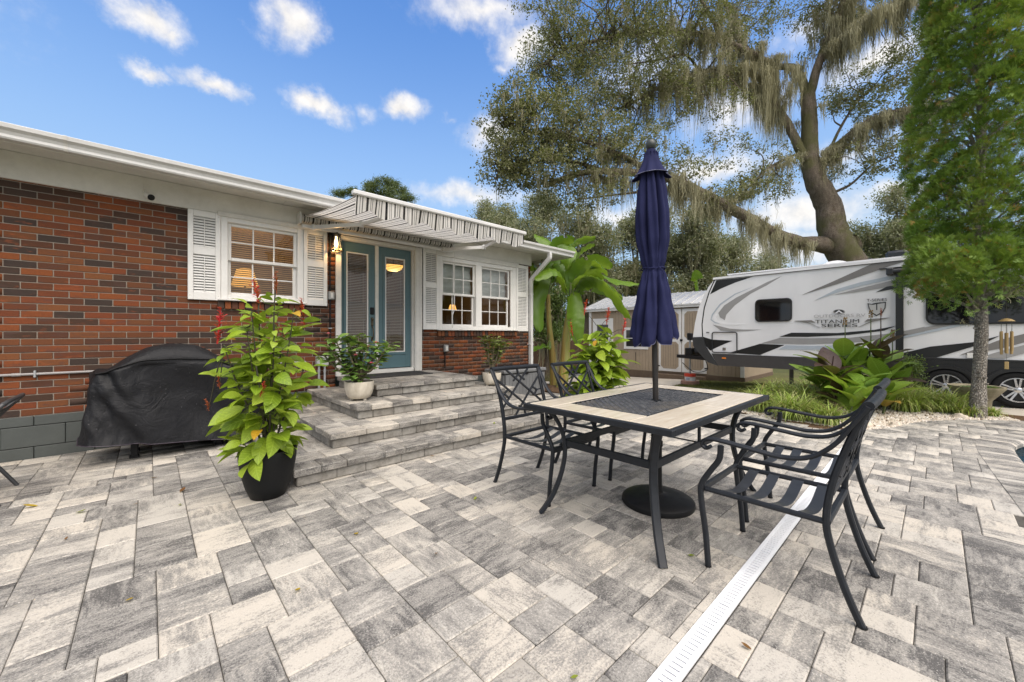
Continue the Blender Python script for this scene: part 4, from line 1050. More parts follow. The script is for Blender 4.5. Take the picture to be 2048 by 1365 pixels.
# ------------------------------------------------------------------ umbrella
def umbrella():
    B = Vector((2.604, 1.318, 0)); T = Vector((2.577, 1.355, 2.515)); ax = (T - B)
    o = wthing('patio_umbrella', tuple(B), 'closed navy blue patio umbrella standing through the table', 'umbrella')
    pt = lambda z: B + ax * (z / ax.z)
    pm = plain('umbrella_pole', (.020, .017, .016), .4, var=.15)
    MB().tube([pt(.03), pt(2.47)], .0195, 14).obj('pole', pm, o, 40)
    MB().lathe([(0, -.04), (.02, -.036), (.033, -.015), (.036, .005), (.03, .025), (.014, .037), (0, .04)], tuple(pt(2.50)), 16).obj('finial', plain('finial', (.03, .036, .034), .4), o, 60)
    t = NT('navy_canvas'); c = t.n('NewGeometry').outputs['Position']; n = t.noise(c, 5, 4); n2 = t.noise(c, 260, 2)
    t.set(t.mix(t.mapr(n, .3, .75), (.0125, .0145, .046), (.021, .024, .070)), .9, 0, .12); t.bump(n2, .2, .001)
    key = [(1.095, .150), (1.12, .158), (1.25, .142), (1.45, .108), (1.58, .084), (1.632, .066), (1.70, .086), (1.85, .110), (2.0, .110), (2.15, .097), (2.3, .075), (2.42, .045)]
    def rad(z):
        for (a, ra), (b, rb) in zip(key[:-1], key[1:]):
            if a <= z <= b: s = (z - a) / (b - a); s = s * s * (3 - 2 * s); return ra + (rb - ra) * s
        return key[0][1] if z < 1.1 else .045
    rng = random.Random(4); ph = [rng.uniform(-.25, .25) for _ in range(8)]; dep = [rng.uniform(.75, 1.1) for _ in range(8)]; hem = [rng.uniform(-.03, .075) for _ in range(8)]
    def fold(a, z, tw=0.):
        a = a + .42 * math.sin(a + 1.0) + .18 * math.sin(2 * a + .4); k = (a + tw) / (2 * math.pi) * 7; i = int(k) % 7; fr = k - math.floor(k)
        s = abs(math.sin(math.pi * (fr + .18 * math.sin(2 * math.pi * fr + ph[i]))))
        return s ** .75 * dep[i]
    def can(u, v):
        a = 2 * math.pi * u; z = 1.095 + (2.44 - 1.095) * v; tw = .25 * math.sin(z * 2.4)
        f = fold(a, z, tw); d = .34 * (.55 + .45 * min(1, abs(z - 1.632) / .3)); r = rad(z) * (1 - d + d * 1.25 * f)
        i = int((a + tw) / (2 * math.pi) * 7) % 7
        if v < .14: z += (1 - v / .14) * (hem[i] + .05 * (1 - f))
        r += .006 * math.sin(a * 13 + z * 7)
        c_ = pt(z); return (c_.x + r * math.cos(a), c_.y + r * math.sin(a), z)
    MB().grid(can, 192, 64, wrap=True).obj('canopy', t.mat, o, 70, normals=False)
    def vent(u, v):
        a = 2 * math.pi * u; z = 2.275 + .19 * (1 - v); f = .5 + .5 * math.cos(a * 7 + .8 * math.sin(a * 2))
        r = .030 + (.066 * v + .020 * v ** 4) * (1 + .24 * (f - .5) * v * 2); z += -.018 * v * f + .012 * v
        c_ = pt(z); return (c_.x + r * math.cos(a), c_.y + r * math.sin(a), z)
    MB().grid(vent, 112, 14, wrap=True).obj('vent_flap', t.mat, o, 70, normals=False)
    hm = plain('canvas_piping', (.11, .115, .19), .8)
    MB().tube([vent(i / 112, 1) for i in range(113)], .0022, 5, cap=False).obj('piping', hm, o)
    MB().tube([can(i / 192, 0) for i in range(193)], .0022, 5, cap=False).obj('hem_piping', hm, o)
    c_ = pt(1.632); ti = []
    for i in range(41): a = 2 * math.pi * i / 40; r = .078; ti.append((c_.x + r * math.cos(a), c_.y + r * math.sin(a), 1.632 + .004 * math.sin(a * 3)))
    MB().tube(ti, .0045, 6).tube(catmull([(c_.x - .05, c_.y - .066, 1.635), (c_.x - .035, c_.y - .09, 1.60), (c_.x - .03, c_.y - .095, 1.565)], 4), [.004] * 9, 5).obj('tie_cord', t.mat, o, 60)
    b = wthing('umbrella_base', (B.x, B.y, 0), 'round black umbrella base disc on the pavers under the table', 'umbrella base')
    bm = plain('base_resin', (.010, .010, .0105), .5, var=.25, scale=14, spec=.25)
    MB().lathe([(.236, .0), (.242, .012), (.238, .034), (.222, .046), (.16, .058), (.08, .066), (.045, .07), (.034, .08), (.034, .086)], (B.x, B.y, 0), 48).obj('disc', bm, b, 40)
    MB().lathe([(.0285, .08), (.0285, .40), (.034, .40), (.034, .435), (.0205, .436)], (B.x, B.y, 0), 18).obj('collar_tube', bm, b, 40)
    MB().tube([(B.x - .02, B.y - .02, .418), (B.x - .055, B.y - .05, .418)], .010, 8).obj('clamp_screw', M_BLACK, b, 40)
umbrella()

# ------------------------------------------------------------------ covered grill
from mathutils import noise as mn
def grill():
    o = wthing('covered_grill', (.2, 5.34, 0), 'barbecue grill under a wrinkled black vinyl cover against the brick wall', 'grill')
    t = NT('vinyl_cover'); c = t.coord(); n = t.noise(c, 2.4, 5); n2 = t.noise(c, 38, 4, .7); col = t.mix(t.mapr(n, .3, .75), (.005, .0052, .0063), (.011, .0117, .0145))
    sp = t.noise(c, 60, 2); col = t.mix(t.mapr(sp, .70, .78, 0, .35), col, (.22, .22, .23))
    t.set(col, t.mapr(n, .3, .7, .52, .68), 0, .28); cr = t.math('ABSOLUTE', t.math('SUBTRACT', t.noise(c, 5.5, 4, .55, 1.2), .5)); cr2 = t.math('ABSOLUTE', t.math('SUBTRACT', t.noise(t.mapping(c, scale=(1, 1, .45)), 13, 3, .5, 1.5), .5)); t.bump(t.math('ADD', t.math('ADD', t.math('MULTIPLY', n2, .08), t.math('MULTIPLY', cr, 1.3)), t.math('MULTIPLY', cr2, .35)), .42, .03)
    cx, cy, hx, hy = .22, 5.325, .60, .30
    def top(x):
        k = (x - cx) / hx; return .84 + .235 * max(0, 1 - abs((k + .05) / .80) ** 2.6) if abs(k + .05) < .80 else .84
    def f(u, v):
        a = 2 * math.pi * u; ca, sa = math.cos(a), math.sin(a); e = .32
        q = math.copysign(abs(ca) ** e, ca), math.copysign(abs(sa) ** e, sa)
        if v < .62:
            s = v / .62; fl = 1.15 - .15 * s ** .7; x, y = cx + hx * fl * q[0], cy + hy * (1.16 - .16 * s ** .8) * q[1]
            hem = .20 - .14 * min(1, max(0, (x - (cx - hx)) / (2 * hx))); z = hem + (.825 + .35 * max(0, top(x) - .84) - hem) * s
            w = mn.noise(Vector((x * 3.2 + z * 1.6, y * 3.2, z * 1.1))) * .10 * (1 - .35 * s) + mn.noise(Vector((x * 8 + z * 4, y * 8, z * 2 - x * 3))) * .055 + mn.noise(Vector((x * 19 + 3, y * 19, z * 9 + x * 5))) * .012
            # diagonal drapes hanging from the shoulders
            w += .030 * math.sin(5.5 * (x - cx) + 5 * z + 1) * math.sin(math.pi * s)
            return (x + q[0] * w * .7, max(4.80, y + q[1] * w) if q[1] < 0 else min(5.79, y + q[1] * w), z)
        s = (v - .62) / .38; k = math.cos(s * math.pi / 2); x, y = cx + hx * k * q[0], cy + hy * math.sqrt(max(0, k)) * q[1] if k > 0 else cy
        z0 = .825 + .35 * max(0, top(cx + hx * q[0]) - .84); z = z0 + (top(x) - z0) * math.sin(s * math.pi / 2) ** .9 + .016 * mn.noise(Vector((x * 7, y * 7, 2))) + .006 * mn.noise(Vector((x * 21, y * 21, 5)))
        return (x, y, z)
    MB().grid(f, 220, 80, wrap=True).obj('cover', t.mat, o, 75)
    seam = [Vector(f(u, .66)) + Vector((0, -.006, .004)) for u in [.5 + .5 * i / 60 for i in range(61)]]
    MB().tube(seam, .006, 6).obj('seam', M_BLACK, o, 60)
    MB().tube([Vector(f(i / 150, 0)) for i in range(151)], .004, 6, cap=False).obj('hem', plain('hem_purple', (.035, .025, .04), .5), o)
    for x in (-.10, .55):
        for y in (5.2, 5.5): MB().cbox((x - .025, y - .025, .012), (x + .025, y + .025, .60), .004).cbox((x - .035, y - .035, 0), (x + .035, y + .035, .02), .004).obj('leg', M_BLACK, o)
    MB().cbox((-.2, 5.15, .28), (.65, 5.55, .32), .004).obj('shelf', M_BLACK, o)
grill()

# ------------------------------------------------------------------ deck box and the sling chair at the edge
def deckbox():
    o = wthing('deck_box', (5.15, 5.45, 0), 'grey slatted plastic storage box against the brick at the house corner', 'storage box')
    g = plain('grey_resin', (.165, .17, .175), .55, var=.08, scale=8); g2 = plain('dark_resin', (.045, .046, .048), .6)
    x0, x1, y0, y1 = 4.62, 5.70, 5.18, 5.74
    MB().cbox((x0 + .02, y0 + .02, .01), (x1 - .02, y1, .46), .01).obj('body', g2, o)
    n = 12; p = (x1 - x0 - .06) / n
    for i in range(n): MB().cbox((x0 + .03 + i * p + .002, y0 + .004, .03), (x0 + .03 + (i + 1) * p - .002, y0 + .022, .44), .004).obj('slat', g, o)
    for i in range(6): MB().cbox((x0 + .004, y0 + .03 + i * .088 + .002, .03), (x0 + .022, y0 + .03 + (i + 1) * .088 - .002, .44), .004).obj('slat', g, o)
    MB().cbox((x0 - .01, y0 - .012, .462), (x1 + .01, y1 + .01, .525), .014).obj('lid', g, o)
    MB().cbox((5.12, y0 - .022, .43), (5.20, y0 - .0125, .48), .006).obj('latch', M_BLACK, o)
deckbox()
def slingchair():
    o = wthing('sling_chair', (-1.1, 4.6, 0), 'dark woven sling chair whose back just shows at the left edge', 'chair')
    fm = plain('grey_tube', (.045, .045, .047), .4); wv = plain('dark_mesh', (.028, .026, .025), .8, var=.3, scale=40)
    for y in (4.34, 4.86):
        MB().tube(catmull([(-1.62, y, .0), (-1.60, y, .2), (-1.52, y, .41), (-1.30, y, .405), (-1.06, y, .38), (-.93, y, .45), (-.79, y, .62), (-.725, y, .705)], 5), .0135, 10).obj('side_frame', fm, o, 40)
        MB().tube(catmull([(-.75, y, .0), (-.88, y, .22), (-1.02, y, .38)], 5), .0125, 10).obj('rear_leg', fm, o, 40)
        MB().tube(catmull([(-1.60, y, .2), (-1.55, y, .58), (-1.35, y, .62), (-.85, y, .56)], 5), .012, 10).obj('arm', fm, o, 40)
    MB().tube(catmull([(-.79, 4.34, .62), (-.725, 4.35, .70), (-.705, 4.6, .715), (-.725, 4.85, .70), (-.79, 4.86, .62)], 6), .0145, 10).obj('top_rail', fm, o, 40)
    prof = catmull([(-1.50, 0, .40), (-1.28, 0, .385), (-1.06, 0, .37), (-.94, 0, .45), (-.80, 0, .60), (-.755, 0, .66)], 5); n = len(prof) - 1
    MB().grid(lambda u, v: (prof[int(round(v * n))].x, 4.35 + .50 * u, prof[int(round(v * n))].z - .012 * math.sin(math.pi * u)), 10, n).obj('sling', wv, o, 60)
    for k in range(18):
        q = prof[int(n * (k + 1) / 19)]; MB().tube([(q.x, 4.35, q.z + .003), (q.x, 4.6, q.z - .009), (q.x, 4.85, q.z + .003)], .004, 5).obj('weave_cord', fm, o)
slingchair()

# ------------------------------------------------------------------ pots
def pots():
    bk = plain('black_planter', (.009, .0095, .010), .6, var=.15, scale=10, bump=.1, spec=.22)
    soil = plain('potting_soil', (.03, .021, .014), .95, var=.4, scale=30, bump=.6)
    p = Vector((.640, 3.315, 0)); o = wthing('plant_pot', tuple(p), 'tall black planter standing on the pavers beside the lowest step', 'pot')
    MB().lathe([(.098, 0), (.112, .006), (.142, .08), (.168, .18), (.182, .27), (.186, .335), (.180, .343), (.170, .338), (.168, .28)], tuple(p), 40).obj('planter', bk, o, 50)
    MB().lathe([(0, .285), (.167, .282)], tuple(p), 24).obj('soil', soil, o)
    wc = NT('white_stone_pot'); c = wc.coord(); n = wc.noise(wc.mapping(c, scale=(14, 14, 5)), 1, 5, .65); n2 = wc.noise(c, 40, 3)
    col = wc.mix(wc.mapr(n, .4, .7, 0, .7), (.60, .55, .46), (.36, .31, .235)); wc.set(col, .85, 0, .3); wc.bump(wc.math('ADD', n, n2), .35, .006)
    for (x, y, s, lab) in ((1.765, 4.475, 1.0, 'pale round stone bowl pot on the third step left of the doors'), (3.690, 4.42, .86, 'pale round stone bowl pot on the third step by the deck box')):
        o = wthing('bowl_pot', (x, y, .427), lab, 'pot', 'pale stone pots on the steps'); q = (x, y, .427)
        MB().lathe([(r * s, z * s) for r, z in ((.10, .022), (.118, .03), (.140, .07), (.155, .13), (.160, .19), (.160, .212), (.150, .214), (.145, .19), (.14, .16))], q, 36, fn=lambda a, z: 1 + .006 * math.cos(12 * a)).obj('bowl', wc.mat, o, 50)
        MB().lathe([(0, .192 * s), (.144 * s, .188 * s)], q, 24).obj('soil', soil, o)
        for k in range(3):
            a = -1.2 + k * 2.094; MB().cbox((x + .085 * s * math.cos(a) - .016, y + .085 * s * math.sin(a) - .016, .427), (x + .085 * s * math.cos(a) + .016, y + .085 * s * math.sin(a) + .016, .455), .004).obj('foot', wc.mat, o)
pots()

# ------------------------------------------------------------------ travel trailer
TX = 11.0
def T3(x, y): p = onX(1370 + x / 4.267, 480 + y / 4.267, TX); return (p.y, p.z)
def T4(x, y): p = onX(1760 + x / 3.594, 480 + y / 3.594, TX); return (p.y, p.z)
def rounded(y0, y1, z0, z1, r, n=5):
    out = []
    for cy, cz, a0 in ((y1 - r, z1 - r, 0), (y0 + r, z1 - r, 90), (y0 + r, z0 + r, 180), (y1 - r, z0 + r, 270)):
        for k in range(n + 1): a = R(a0 + 90 * k / n); out.append((cy + r * math.cos(a), cz + r * math.sin(a)))
    return out
def gelcoat(name, col, rough=.28):
    t = NT(name); c = t.coord(); n = t.noise(t.mapping(c, scale=(1, 1, .4)), 2.2, 5); t.set(t.mix(t.mapr(n, .35, .75), col, tuple(x * .9 for x in col)), rough, 0, .5); return t.mat
def trailer():
    o = wthing('travel_trailer', (12.1, 0, -.1), 'white travel trailer with grey and black swooshes parked on the drive', 'trailer')
    W = gelcoat('trailer_white', (.74, .74, .745)); G = gelcoat('trailer_taupe', (.185, .175, .165)); G2 = gelcoat('trailer_grey', (.30, .295, .29)); K = gelcoat('trailer_black', (.014, .014, .015)); SK = plain('trailer_skirt', (.045, .042, .042), .5, var=.1)
    SV = gelcoat('trailer_silver', (.42, .47, .52)); WH = gelcoat('trailer_bright', (.80, .80, .81)); TG = NT('trailer_window'); TG.set((.004, .004, .005), .04, 0, .6)
    ztr, YR = T3(1990, 143)[1] + .02, -5.2
    side = [T3(*p) for p in [(250, 338), (200, 405), (152, 492), (110, 600), (85, 710), (68, 830), (76, 905), (150, 990), (278, 1072)]]
    zs = T3(1000, 1003)[1]; zb = T3(1000, 1112)[1]
    body = side + [(side[-1][0] - .05, zb), (YR, zb), (YR, ztr)]
    b = MB(); n = len(body); e = .05; WD = 2.25
    ring = [[(TX, y, z) for y, z in body], [(TX + WD, y, z) for y, z in body]]
    b.add(ring[0] + ring[1], [tuple(range(n)), tuple(reversed(range(n, 2 * n)))] + [(i, (i + 1) % n, n + (i + 1) % n, n + i) for i in range(n)]); b.obj('body', W, o)
    k = [0]
    def decal(nm, pts, mat, th=.004):
        k[0] += 1; x = TX - .002 - .0006 * k[0]
        m = MB(); m.prism([(x, y, z) for y, z in pts], (TX - x + .001, 0, 0)); return m.obj(nm, mat, o)
    rs = T3(250, 338); MB().prism([(TX - .02, y, z) for y, z in ((rs[0] + .03, rs[1] - .01), (rs[0] + .02, rs[1] + .045), (YR, ztr + .055), (YR, ztr - .012))], (.05, 0, 0)).obj('roof_rail', WH, o)
    MB().prism([(TX - .024, y, z) for y, z in ((rs[0] + .02, rs[1] - .022), (rs[0] + .02, rs[1] - .010), (YR, ztr - .012), (YR, ztr - .024))], (.03, 0, 0)).obj('roof_trim', SK, o)
    MB().box((TX + .05, YR, ztr + .0), (TX + WD - .05, rs[0] - .3, ztr + .03)).obj('roof', WH, o)
    D3 = lambda nm, pts, mat: decal(nm, [T3(*p) for p in pts], mat); D4 = lambda nm, pts, mat: decal(nm, [T4(*p) for p in pts], mat)
    D3('cap_line', [(258, 342), (210, 450), (170, 580), (150, 720), (155, 828), (146, 828), (141, 720), (160, 580), (200, 450), (246, 345)], K)
    D3('graphic', [(268, 347), (580, 315), (430, 365), (310, 415), (214, 466)], K)
    D3('graphic', [(830, 308), (700, 362), (575, 425), (440, 492), (335, 560), (285, 625), (298, 662), (340, 686), (352, 640), (425, 560), (560, 460), (700, 388)], G2)
    D3('graphic', [(592, 398), (430, 468), (305, 556), (240, 640), (226, 678), (258, 704), (330, 722), (258, 712), (218, 684), (230, 636), (296, 548), (425, 460)], SV)
    D3('graphic', [(285, 640), (262, 660), (275, 690), (340, 708), (552, 717), (420, 730), (310, 722), (245, 692), (240, 662), (262, 630)], WH)
    D3('graphic', [(238, 724), (300, 738), (380, 758), (500, 766), (655, 767), (520, 780), (400, 785), (305, 775)], G2)
    D3('graphic', [(155, 828), (230, 852), (405, 862), (300, 905), (215, 946), (178, 905)], K)
    D3('graphic', [(372, 966), (640, 888), (850, 898), (640, 983)], K)
    D3('graphic', [(650, 884), (812, 836), (1030, 840), (1400, 836), (1800, 794), (2045, 742), (2045, 786), (1700, 852), (1400, 882), (1000, 892)], G2)
    D3('graphic', [(805, 828), (910, 793), (1300, 796), (1620, 768), (1800, 735), (1700, 776), (1400, 812), (1050, 829)], K)
    D3('graphic', [(800, 936), (862, 900), (1100, 906), (1300, 900), (1300, 930), (1100, 938)], SV)
    D3('graphic', [(1000, 470), (1250, 362), (1590, 208), (1990, 152), (1740, 226), (1640, 262), (1300, 378)], G)
    D3('graphic', [(1110, 516), (1300, 420), (1500, 362), (1800, 300), (1800, 330), (1500, 395), (1330, 440)], SV)
    D3('graphic', [(1280, 468), (1500, 412), (1800, 340), (2045, 290), (2045, 335), (1800, 395), (1450, 448)], G2)
    D3('graphic', [(1630, 448), (1722, 400), (2000, 352), (2000, 384), (1750, 426)], K)
    D4('graphic', [(172, 655), (420, 612), (530, 610), (172, 690)], G2); D4('graphic', [(172, 692), (540, 610), (640, 608), (172, 706)], SV)
    D4('graphic', [(172, 812), (360, 768), (680, 735), (860, 690), (760, 740), (560, 800), (390, 852), (172, 845)], K)
    D4('graphic', [(580, 826), (860, 720), (1100, 660), (1100, 720), (900, 775), (680, 815)], G); D4('graphic', [(700, 850), (900, 790), (1100, 740), (1100, 800), (900, 852)], G2)
    # windows, doors
    def rr(nm, pts, mat, r, th, inset=0):
        ys = [p[0] for p in pts]; zs_ = [p[1] for p in pts]; P = rounded(min(ys), max(ys), min(zs_), max(zs_), r)
        return MB().prism([(TX - th, y, z) for y, z in P], (th + .001, 0, 0)).obj(nm, mat, o)
    q = [T3(600, 512), T3(915, 696)]; f = rr('window', q, K, .10, .028); ys = sorted(p[0] for p in q); zz = sorted(p[1] for p in q)
    link('pane', MB().prism([(TX - .030, y, z) for y, z in rounded(ys[0] + .025, ys[1] - .025, zz[0] + .025, zz[1] - .025, .085)], (.0015, 0, 0)).mesh('pane', TG.mat), f)
    a = T4(328, 612); f = MB().prism([(TX - .03, y, z) for y, z in rounded(-2.6, a[0], a[1], T4(330, 345)[1], .13)], (.031, 0, 0)).obj('window', K, o)
    link('pane', MB().prism([(TX - .032, y, z) for y, z in rounded(-2.57, a[0] - .03, a[1] + .03, T4(330, 345)[1] - .03, .11)], (.0015, 0, 0)).mesh('pane', TG.mat), f)
    q = [T3(235, 790), T3(446, 966)]; ys = sorted(p[0] for p in q); zz = sorted(p[1] for p in q); P = rounded(ys[0], ys[1], zz[0], zz[1], .05)
    MB().tube([(TX - .026, y, z) for y, z in P] + [(TX - .026, *P[0])], .014, 6, cap=False).obj('hatch_seal', K, o, 40)
    hy, hz = T3(337, 932); MB().cbox((TX - .03, hy - .04, hz - .035), (TX - .017, hy + .04, hz + .035), .005).obj('hatch_latch', plain('chrome', (.6, .6, .6), .2, .9), o)
    q = T3(195, 791); MB().cbox((TX - .02, q[0] - .035, q[1] - .012), (TX - .0, q[0] + .035, q[1] + .012), .003).obj('cap_badge', SK, o)
    q = T4(660, 832); MB().cbox((TX - .03, q[0] - .06, q[1] - .045), (TX - .0, q[0] + .06, q[1] + .045), .003).obj('placard', M_WHITE, o)
    # skirt and lower front cap
    P = [T3(*p) for p in [(66, 832), (160, 829), (175, 900), (215, 965), (280, 1074), (200, 1045), (148, 992), (74, 908)]]
    MB().prism([(TX - .030, y, z) for y, z in P], (.035, 0, 0)).obj('lower_cap', plain('cap_black', (.03, .031, .033), .5), o)
    yq = T3(228, 984)[0]
    MB().prism([(TX - .022, y, z) for y, z in ((yq, zs + .012), (T3(279, 1072)[0], T3(279, 1072)[1]), (T3(1000, 1112)[0], zb - .002), (.42, zb - .01), (.42, zs))], (.024, 0, 0)).obj('skirt', SK, o)
    zt4 = T4(600, 858)[1]
    MB().cbox((TX - .026, YR, zt4 - .03), (TX, .42, zt4 + .012), .003).obj('lower_trim', K, o)
    MB().box((TX - .020, YR, zb - .06), (TX + .1, .42, zt4 - .031)).obj('lower_panel', K, o)
    mk = T3(336, 1010); MB().cbox((TX - .034, mk[0] - .05, mk[1] - .018), (TX - .0225, mk[0] + .05, mk[1] + .018), .008).obj('marker_light', plain('amber_lens', (.75, .22, .03), .25), o)
    # lettering
    def text(s, ya, yb_, zc, h, mat, outline=0., rot=0):
        c = bpy.data.curves.new('lettering', 'FONT'); c.body = s; c.align_x = 'CENTER'; c.align_y = 'CENTER'; c.size = 1; c.extrude = .004
        if outline: c.fill_mode = 'NONE'; c.bevel_depth = outline; c.bevel_resolution = 0
        tmp = bpy.data.objects.new('tmp', c); COL.objects.link(tmp); bpy.context.view_layer.update()
        me = bpy.data.meshes.new_from_object(tmp.evaluated_get(bpy.context.evaluated_depsgraph_get())); bpy.data.objects.remove(tmp)
        co = np.empty(len(me.vertices) * 3, np.float32); me.vertices.foreach_get('co', co); co = co.reshape(-1, 3)
        w, hh = np.ptp(co[:, 0]), np.ptp(co[:, 1]); me.materials.clear(); me.materials.append(mat)
        l = link('lettering', me, o, (TX - .022, (ya + yb_) / 2, zc)); l.scale = (abs(ya - yb_) / w, h / hh, .6)
        l.rotation_euler = Euler((R(90), 0, R(-90)), 'XYZ'); return l
    a, b_ = T3(1115, 696), T3(1490, 700); text('TITANIUM', a[0], b_[0], (a[1] + b_[1]) / 2, .076, K)
    a, b_ = T3(1165, 733), T3(1472, 733); text('SERIES', a[0], b_[0], a[1] - .004, .072, K)
    a, b_ = T3(1100, 660), T3(1540, 652); text('OUTDOORS RV', a[0], b_[0], a[1] + .012, .066, plain('letter_grey', (.40, .40, .41), .4))
    a, b_ = T3(1552, 525), T3(1725, 520); text('T-SERIES', a[0], b_[0], a[1] + .015, .055, K)
    D3('emblem_ring', [(1315 + 52 * math.cos(i * .314), 615 + 21 * math.sin(i * .314)) for i in range(20)], G2); D3('emblem', [(1315 + 42 * math.cos(i * .314), 613 + 16 * math.sin(i * .314)) for i in range(20)], K); D3('emblem_peak', [(1275, 630), (1315, 600), (1355, 630), (1330, 626), (1315, 614), (1298, 626)], WH)
    D3('shield_rim', [(1558, 542), (1600, 548), (1640, 540), (1680, 534), (1716, 530), (1712, 580), (1690, 622), (1634, 652), (1590, 625), (1568, 585)], K)
    D3('shield', [(1568, 551), (1602, 556), (1640, 549), (1680, 543), (1707, 540), (1703, 580), (1683, 616), (1635, 642), (1597, 618), (1577, 584)], gelcoat('shield_grey', (.42, .42, .41)))
    D3('shield_mark', [(1598, 545), (1640, 537), (1674, 533), (1670, 543), (1642, 549), (1642, 600), (1632, 600), (1632, 550), (1604, 554)], K)
    for sgn, P in ((1, [(935, 692), (1080, 686), (1112, 706), (1040, 700), (1150, 748), (1060, 712)]), (-1, [(1750, 664), (1560, 676), (1532, 700), (1600, 690), (1480, 745), (1580, 706)])): D3('wing_mark', P, G)
    # wheels
    al = plain('alloy', (.62, .62, .63), .28, .85, var=.05)
    for (cx, cy) in ((475, 1045), (990, 1080)):
        y, z = T4(cx, cy); z = .212
        w = empty('wheel', (TX - .06, y, z)); w.parent = o; w.matrix_parent_inverse = Matrix.Translation((-12.1, 0, .1))
        def ax(prof, n=40):
            m = MB(); vs = []
            for (r, a_) in prof:
                for j in range(n): t_ = 2 * math.pi * j / n; vs.append((a_, r * math.cos(t_), r * math.sin(t_)))
            m.add(vs, [(i * n + j, i * n + (j + 1) % n, (i + 1) * n + (j + 1) % n, (i + 1) * n + j) for i in range(len(prof) - 1) for j in range(n)]); return m
        ax([(.205, .0), (.25, -.012), (.29, .0), (.312, .035), (.312, .17), (.28, .2)]).obj('tyre', M_RUBBER, w, 50)
        ax([(.0, .06), (.19, .06), (.20, -.005), (.212, -.010), (.212, .02)]).obj('rim', plain('rim_dark', (.03, .03, .032), .4), w, 40)
        ax([(.188, .0), (.196, -.014), (.209, -.014), (.211, .004)]).obj('rim_lip', al, w, 40)
        ax([(.0, -.016), (.04, -.014), (.052, -.004), (.06, .03)]).obj('hub', al, w, 40)
        for i in range(5):
            for dth in (-.17, .17):
                a0 = 2 * math.pi * i / 5 + .3; p0 = (-.004, .05 * math.cos(a0 + dth * 1.5), .05 * math.sin(a0 + dth * 1.5)); p1 = (-.012, .197 * math.cos(a0 + dth), .197 * math.sin(a0 + dth))
                MB().bar(p0, p1, .026, .02, up=(-1, 0, 0)).obj('spoke', al, w)
        # fender arc
        arc = [(y + .38 * math.cos(R(a)), z + .345 * math.sin(R(a))) for a in range(10, 171, 8)]
        MB().tube([(TX - .045, p, q) for p, q in arc], 1, prof=[(-.03, -.03), (.03, -.03), (.03, .03), (-.03, .03)], up=(1, 0, 0)).obj('fender', K, o, 40)
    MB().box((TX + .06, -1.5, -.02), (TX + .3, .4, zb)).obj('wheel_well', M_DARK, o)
    # awning with its black arm
    ya, za = T4(142, 240); zl = T4(142, 835)[1]; dy = abs(T4(115, 500)[0] - T4(172, 500)[0])
    MB().cbox((TX - .085, ya - dy / 2, zl), (TX - .028, ya + dy / 2, za), .006).obj('awning_arm', K, o)
    MB().tube([(TX - .085, ya + .14, za + .03), (TX - .085, YR + .4, za + .05)], .062, 14).obj('awning_roller', K, o, 50)
    MB().cbox((TX - .15, ya + .08, za - .04), (TX - .01, ya + .19, za + .11), .02).obj('awning_end_cap', K, o)
    MB().cbox((TX - .06, YR + .4, za + .10), (TX - .001, ya + .3, za + .125), .006).obj('awning_rail', K, o)
    # roof fittings
    def roofbox(px0, px1, py0, py1, X, mat, nm, rnd=.08):
        p, q = onX(px0, py1, X), onX(px1, py0, X); MB().cbox((X, q.y, p.z - .08), (X + .6, p.y, q.z), rnd).obj(nm, mat, o)
    p0, p1 = onX(1635, 527, TX + .8), onX(1706, 520, TX + .8)
    MB().grid(lambda u, v: (TX + .5 + .7 * u, p1.y + (p0.y - p1.y) * v, ztr + .0 + .19 * (math.sin(math.pi * u) * math.sin(math.pi * v)) ** .5), 14, 14).obj('roof_dome', WH, o, 60)
    roofbox(1770, 1816, 498, 515, TX + .5, plain('ac_black', (.012, .012, .013), .15), 'air_conditioner', .05)
    roofbox(1694, 1726, 521, 527, TX + .7, K, 'roof_vent', .02); roofbox(1735, 1745, 516, 524, TX + .7, K, 'roof_vent', .02); roofbox(1532, 1576, 537, 543, TX + .7, WH, 'roof_vent', .02)
    # tongue, gas cover, jack
    yn = side[5][0]; zt_ = T3(120, 1020)[1]; cxm = TX + 1.15
    for s in (-1, 1): MB().bar((cxm + s * .75, yn - .3, zt_), (cxm, yn + .95, zt_), .06, .10).obj('tongue_bar', K, o)
    MB().cbox((cxm - .3, yn + .02, zt_ + .06), (cxm + .3, yn + .36, zt_ + .52), .1).obj('gas_bottle_cover', plain('gas_cover', (.035, .035, .037), .6), o)
    MB().cbox((cxm - .25, yn + .40, zt_ + .05), (cxm + .25, yn + .62, zt_ + .27), .02).obj('battery_box', K, o)
    jp = onX(1380, 700, cxm); MB().tube([(cxm, jp.y, -.10), (cxm, jp.y, zt_ + .55)], .03, 10).obj('jack_post', M_GALV, o, 40); MB().cbox((cxm - .07, jp.y - .07, zt_ + .5), (cxm + .07, jp.y + .07, zt_ + .72), .02).obj('jack_head', K, o)
    MB().tube(catmull([(cxm - .1, yn + .1, zt_), (cxm - .15, yn + .0, zt_ - .35), (cxm - .1, yn + .4, zt_ - .45), (cxm, yn + .8, zt_ - .2)], 6), .012, 6).obj('cable', K, o, 40)
    # stabiliser feet under the floor
    for y in (2.4, -.0 + 1.2): MB().cbox((TX + .5, y - .04, ground_h(TX, y) - .02), (TX + .58, y + .04, zb), .01).obj('stabiliser', K, o)
    bx = wthing('plastic_bucket', (cxm, jp.y, ground_h(cxm, jp.y) + .12), 'small white bucket with a red lid under the trailer jack', 'bucket')
    g = ground_h(cxm, jp.y) + .112
